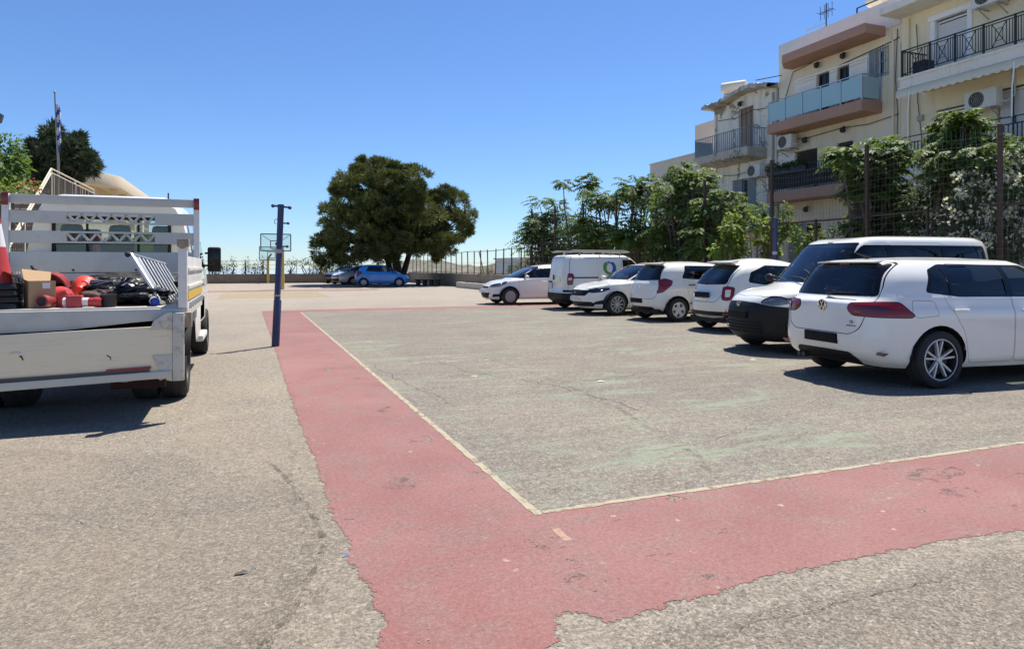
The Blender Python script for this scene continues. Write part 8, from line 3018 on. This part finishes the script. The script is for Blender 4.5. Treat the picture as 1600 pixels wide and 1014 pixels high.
def spread(n, boxes, D, r, jitter=.8):
    """scatter tufts inside boxes (x0, y0, x1, y1)"""
    out = []
    for (x0, y0, x1, y1, k) in boxes:
        for _ in range(max(3, int(k * .74))):
            out.append((nrs.uniform(x0, x1), nrs.uniform(y0, y1), D + nrs.uniform(-jitter, jitter), r * nrs.uniform(.8, 1.2)))
    return out


g0, D0 = fp(858, 14.9)
compound_tree('feathery_tree', 'leftmost feathery tree of the fence row, drooping beside the far house', g0, spread(0, [(826, 345, 850, 395, 11), (838, 318, 880, 345, 8), (845, 340, 900, 400, 20), (820, 370, 840, 400, 4)], D0, 21), M_AIL)
g0, D0 = fp(898, 14.9)
compound_tree('feathery_tree', 'tall thin feathery tree with two tufts standing clear against the sky', g0, [(880, 286, D0, 15), (919, 280, D0, 15), (913, 292, D0, 17), (925, 290, D0 + .3, 13)] + spread(0, [(890, 345, 925, 400, 14)], D0, 20), M_AIL)
g0, D0 = fp(948, 14.8)
compound_tree('feathery_tree', 'feathery tree with a broad round head above the panel van', g0, spread(0, [(932, 300, 970, 328, 10), (915, 335, 970, 365, 9), (920, 360, 965, 400, 12)], D0, 22), M_AIL)
g0, D0 = fp(1000, 14.7)
compound_tree('feathery_tree', 'feathery tree with its crown in front of the low beige building edge', g0, spread(0, [(984, 286, 1024, 320, 12), (968, 338, 1022, 400, 20)], D0, 23), M_AIL)
g0, D0 = fp(1068, 14.7)
compound_tree('feathery_tree', 'tallest bright feathery tree before the low beige building', g0, spread(0, [(1050, 262, 1090, 290, 10), (1040, 285, 1100, 330, 15), (1030, 330, 1095, 400, 19)], D0, 24), M_AILB)
g0, D0 = fp(1122, 14.7)
compound_tree('feathery_tree', 'feathery tree leaning right below the old house balcony', g0, spread(0, [(1100, 305, 1155, 335, 12), (1090, 335, 1145, 395, 15)], D0, 24), M_AILB)
g0, D0 = fp(1352, 15.2)
compound_tree('feathery_tree', 'wide feathery tree in front of the terracotta balconies', g0, spread(0, [(1312, 228, 1404, 262, 17), (1335, 255, 1392, 305, 10), (1316, 290, 1420, 345, 20), (1340, 335, 1430, 390, 11)], D0, 26), M_AILB, .6, 22)
g0, D0 = fp(1485, 15.2)
compound_tree('feathery_tree', 'feathery tree with a tall narrow head before the yellow block', g0, spread(0, [(1478, 176, 1518, 212, 10), (1470, 215, 1512, 265, 11), (1475, 258, 1540, 300, 10), (1450, 245, 1480, 275, 4)], D0, 25), M_AILB, .6, 22)
g0, D0 = fp(1565, 15.6)
compound_tree('feathery_tree', 'low spreading feathery tree at the right edge above the white blossoms', g0, spread(0, [(1535, 226, 1615, 258, 14), (1515, 245, 1620, 285, 13)], D0, 26), M_AIL, .6, 22)

# vine-like bush with broad light leaves behind the wire
g0, D0 = fp(1175, 14.5)
bl = [(nrs.uniform(1122, 1232), nrs.uniform(345, 398), D0 + nrs.uniform(-1, 1), 14, 14) for _ in range(16)] + [(1140, 345, D0, 8, 12), (1165, 338, D0, 9, 12), (1188, 328, D0, 8, 14), (1200, 345, D0, 10, 12), (1226, 328, D0 - .6, 7, 10)]
bushy('vine_bush', 'light green broad-leaved bush climbing the wire fence by the blue post', 'bush', g0, bl, M_VINE, .17, .15, 95, 'foliage', None, .02, .35, None, True, .3)
g0, D0 = fp(1262, 14.6)
bushy('vine_bush', 'small light green bush under the ground floor window behind the van', 'bush', g0, [(1250, 372, D0, 16, 13), (1275, 364, D0, 15, 9), (1240, 350, D0, 6, 8), (1262, 385, D0, 22, 14)], M_VINE, .16, .14, 90, 'foliage', None, .02, .35, None, True, .3)

# white oleander at the right, and the dark undergrowth below
g0, D0 = fp(1545, 14.6)
bl = [(1515, 285, D0, 26, 18), (1545, 275, D0, 28, 20), (1575, 262, D0, 26, 20), (1605, 260, D0, 28, 24), (1530, 310, D0 - .3, 30, 24), (1570, 300, D0 - .3, 30, 26), (1610, 300, D0 - .4, 30, 30), (1500, 320, D0, 22, 20), (1545, 345, D0 - .3, 34, 26), (1600, 350, D0 - .4, 34, 30), (1490, 350, D0, 26, 26), (1570, 385, D0 - .4, 40, 30), (1520, 385, D0 - .3, 36, 28), (1620, 390, D0 - .4, 30, 30)]
bushy('oleander_bush', 'dark oleander covered in white blossom at the right behind the near hatchback', 'bush', g0, bl, M_OLE, .13, .03, 260, 'foliage', None, .03, .1, None, True, .4, (M_FLOWER, .26))
for i, (px, X, lb, bl) in enumerate((
    (1440, 14.9, 'dark green shrub between the wide feathery tree and the oleander', [(1425, 315, 20, 24), (1450, 300, 22, 20), (1470, 300, 24, 18), (1440, 340, 34, 26), (1480, 335, 28, 24), (1450, 375, 42, 30)]),
    (1330, 14.7, 'dark shrub behind the roof of the black-nosed van', [(1310, 372, 30, 22), (1345, 365, 32, 24), (1380, 375, 32, 26), (1295, 395, 26, 18)]),
    (1090, 15.4, 'dark undergrowth shrub below the feathery trees behind the small white cars', [(1060, 385, 26, 24), (1095, 380, 26, 26), (1120, 390, 24, 20), (1035, 390, 22, 22)]),
    (965, 15.4, 'dark undergrowth shrub behind the panel van roof', [(935, 392, 24, 20), (965, 385, 26, 24), (995, 388, 26, 24), (1015, 395, 20, 18)]),
    (868, 15.3, 'dark undergrowth shrub behind the farthest white hatchback of the row', [(835, 405, 14, 16), (855, 395, 20, 22), (880, 398, 20, 20), (905, 395, 20, 22)]))):
    g0, D0 = fp(px, X)
    bushy('dark_shrub', lb, 'shrub', g0, [(a, b_, D0, c, d) for a, b_, c, d in bl], M_DARKLEAF, .14, .06, 150, 'foliage', M_BARKD, .03, .2, 'dark shrubs along the wire fence', True, .25)

# dry bush in the planter, grasses
p = at_d(762, 440, 43.5)
bushy('dry_bush', 'dry olive bush in the pale planter beside the farthest hatchback', 'bush', (p.x, p.y, .3), [(757, 428, 43.5, 12, 12), (768, 422, 43.5, 8, 10), (763, 434, 43.5, 16, 9)], M_DRYLEAF, .16, .04, 120, 'foliage', None, .02, .1, None, True, .2)
p = at_d(790, 436, 41)
bushy('dry_bush', 'low straw-coloured bush between the planter bush and the white hatchback', 'bush', (p.x, p.y, .3), [(780, 432, 41, 10, 6), (795, 429, 41, 11, 8), (812, 424, 40, 10, 8)], M_DRYLEAF, .16, .04, 110, 'foliage', None, .02, .1, None, True, .2)
p = at_d(815, 420, 46)
bushy('dark_shrub', 'green shrub in front of the small far house', 'shrub', (p.x, p.y, 0), [(812, 416, 46, 14, 8), (826, 412, 46, 10, 10), (803, 420, 46, 10, 6)], M_OLE, .2, .07, 60, 'foliage', M_BARKD, .03, .2, 'dark shrubs along the wire fence', True, .25)

# ---------------------------------------------------------------- plants along the back wall
kinds = [(332, 'bush', 'low mixed bush on the back wall beside the truck mirror'), (346, 'bush', 'second low bush from the truck mirror on the back wall'), (363, 'col', 'narrow dark cypress shrub between the low bushes on the back wall'), (384, 'col', 'tall narrow cypress shrub left of the farther hoop'), (398, 'bush', 'thin bush just left of the farther hoop post'), (411, 'col', 'small trimmed tree behind the farther hoop post'), (455, 'palm', 'small tree with a drooping head right of the blue post'), (478, 'palm', 'small bare-stemmed tree further right of the blue post'), (493, 'bush', 'pale dry bush at the left foot of the big pine'), (503, 'col', 'grey cypress shrub below the left boughs of the pine'), (520, 'bush', 'dark bush under the left boughs of the pine'), (533, 'bush', 'bush behind the shaded white car')]
for px, kd, lb in kinds:
    p = at_y(px, 430, BY + .7)
    D = p.y / ray(px).y
    if kd == 'col': bl = [(px, 424, D, 8, 8), (px, 414, D, 6.5, 8), (px + .5, 406, D, 4, 6)]
    elif kd == 'palm': bl = [(px, 408, D, 9, 5), (px - 5, 411, D, 5, 5), (px + 7, 410, D, 6, 4), (px, 426, D, 9, 4)]
    else: bl = [(px - 5, 423, D, 9, 8), (px + 5, 420, D, 8, 9), (px, 414, D, 6, 7)]
    m_ = M_DRYLEAF if 'dry' in lb or 'grey' in lb else (M_CONIF if kd == 'col' else M_OLE)
    bushy('wall_shrub' if kd != 'palm' else 'small_tree', lb, 'shrub' if kd != 'palm' else 'tree', (p.x, p.y, .0), bl, m_, .22, .08, 34, 'foliage' if kd != 'palm' else 'crown', M_BARKD, .07, .25, 'plants along the back wall', True, .2)
wf = thing('wall_fence', 'thin wire fence with slender posts on the far back wall', 'fence', (0, BY + .12, .78))
for k in range(17):
    x = -10 + k * 1.4
    g = MB(); g.bar((x, 0, -.05), (x, 0, 1.15), .045); g.build('post', M_RUST, wf)
g = MB()
for z in (.4, .8, 1.12): g.bar((-10, 0, z), (12.4, 0, z), .02)
g.build('wire', M_RUST, wf)

# ---------------------------------------------------------------- greenery on the left terrace
p = at_d(8, 300, 17.5)
bushy('citrus_tree', 'bright leafy tree on the bank at the left edge of the view', 'tree', (p.x, p.y, 2.4), [(-15, 250, 17.5, 34, 36), (14, 232, 17.5, 22, 22), (28, 255, 17.5, 16, 24), (5, 262, 17.2, 30, 26), (20, 280, 17.4, 18, 14), (-30, 285, 17.4, 30, 22)], M_CITRUS, .17, .085, 120, 'crown', M_BARK, .05, .3, None, True, .3)
p = at_d(22, 310, 16.2)
bushy('flowering_bush', 'low bush with a few red flowers above the stone steps', 'bush', (p.x, p.y, 2.4), [(10, 295, 16.2, 22, 14), (32, 298, 16.2, 20, 12), (52, 294, 16.5, 12, 12), (-10, 300, 16.2, 20, 14)], M_VINE, .12, .05, 130, 'foliage', None, .015, .2, None, True, .3, (M_REDFL, .035))

# pot plants on the dark railing of the middle balcony
t = thing('balcony_plants', 'dark trailing plants along the middle balcony railing', 'plant', (20.25, 21.5, 5.4))
lv = Leaves()
n = 900
C = np.stack([nrs.normal(size=n) * .07, nrs.uniform(-1.2, .8, n), nrs.normal(size=n) * .09 + .06], 1)
d = unit(n)
V, F = cards(C, d, perp(d), .12, .05, .2); lv.add(V, F)
lv.build('foliage', M_DARKLEAF, t)
g = MB(); g.bb(-.08, .08, -1.25, .85, -.25, -.02); g.build('trough', M_BLACK, t)
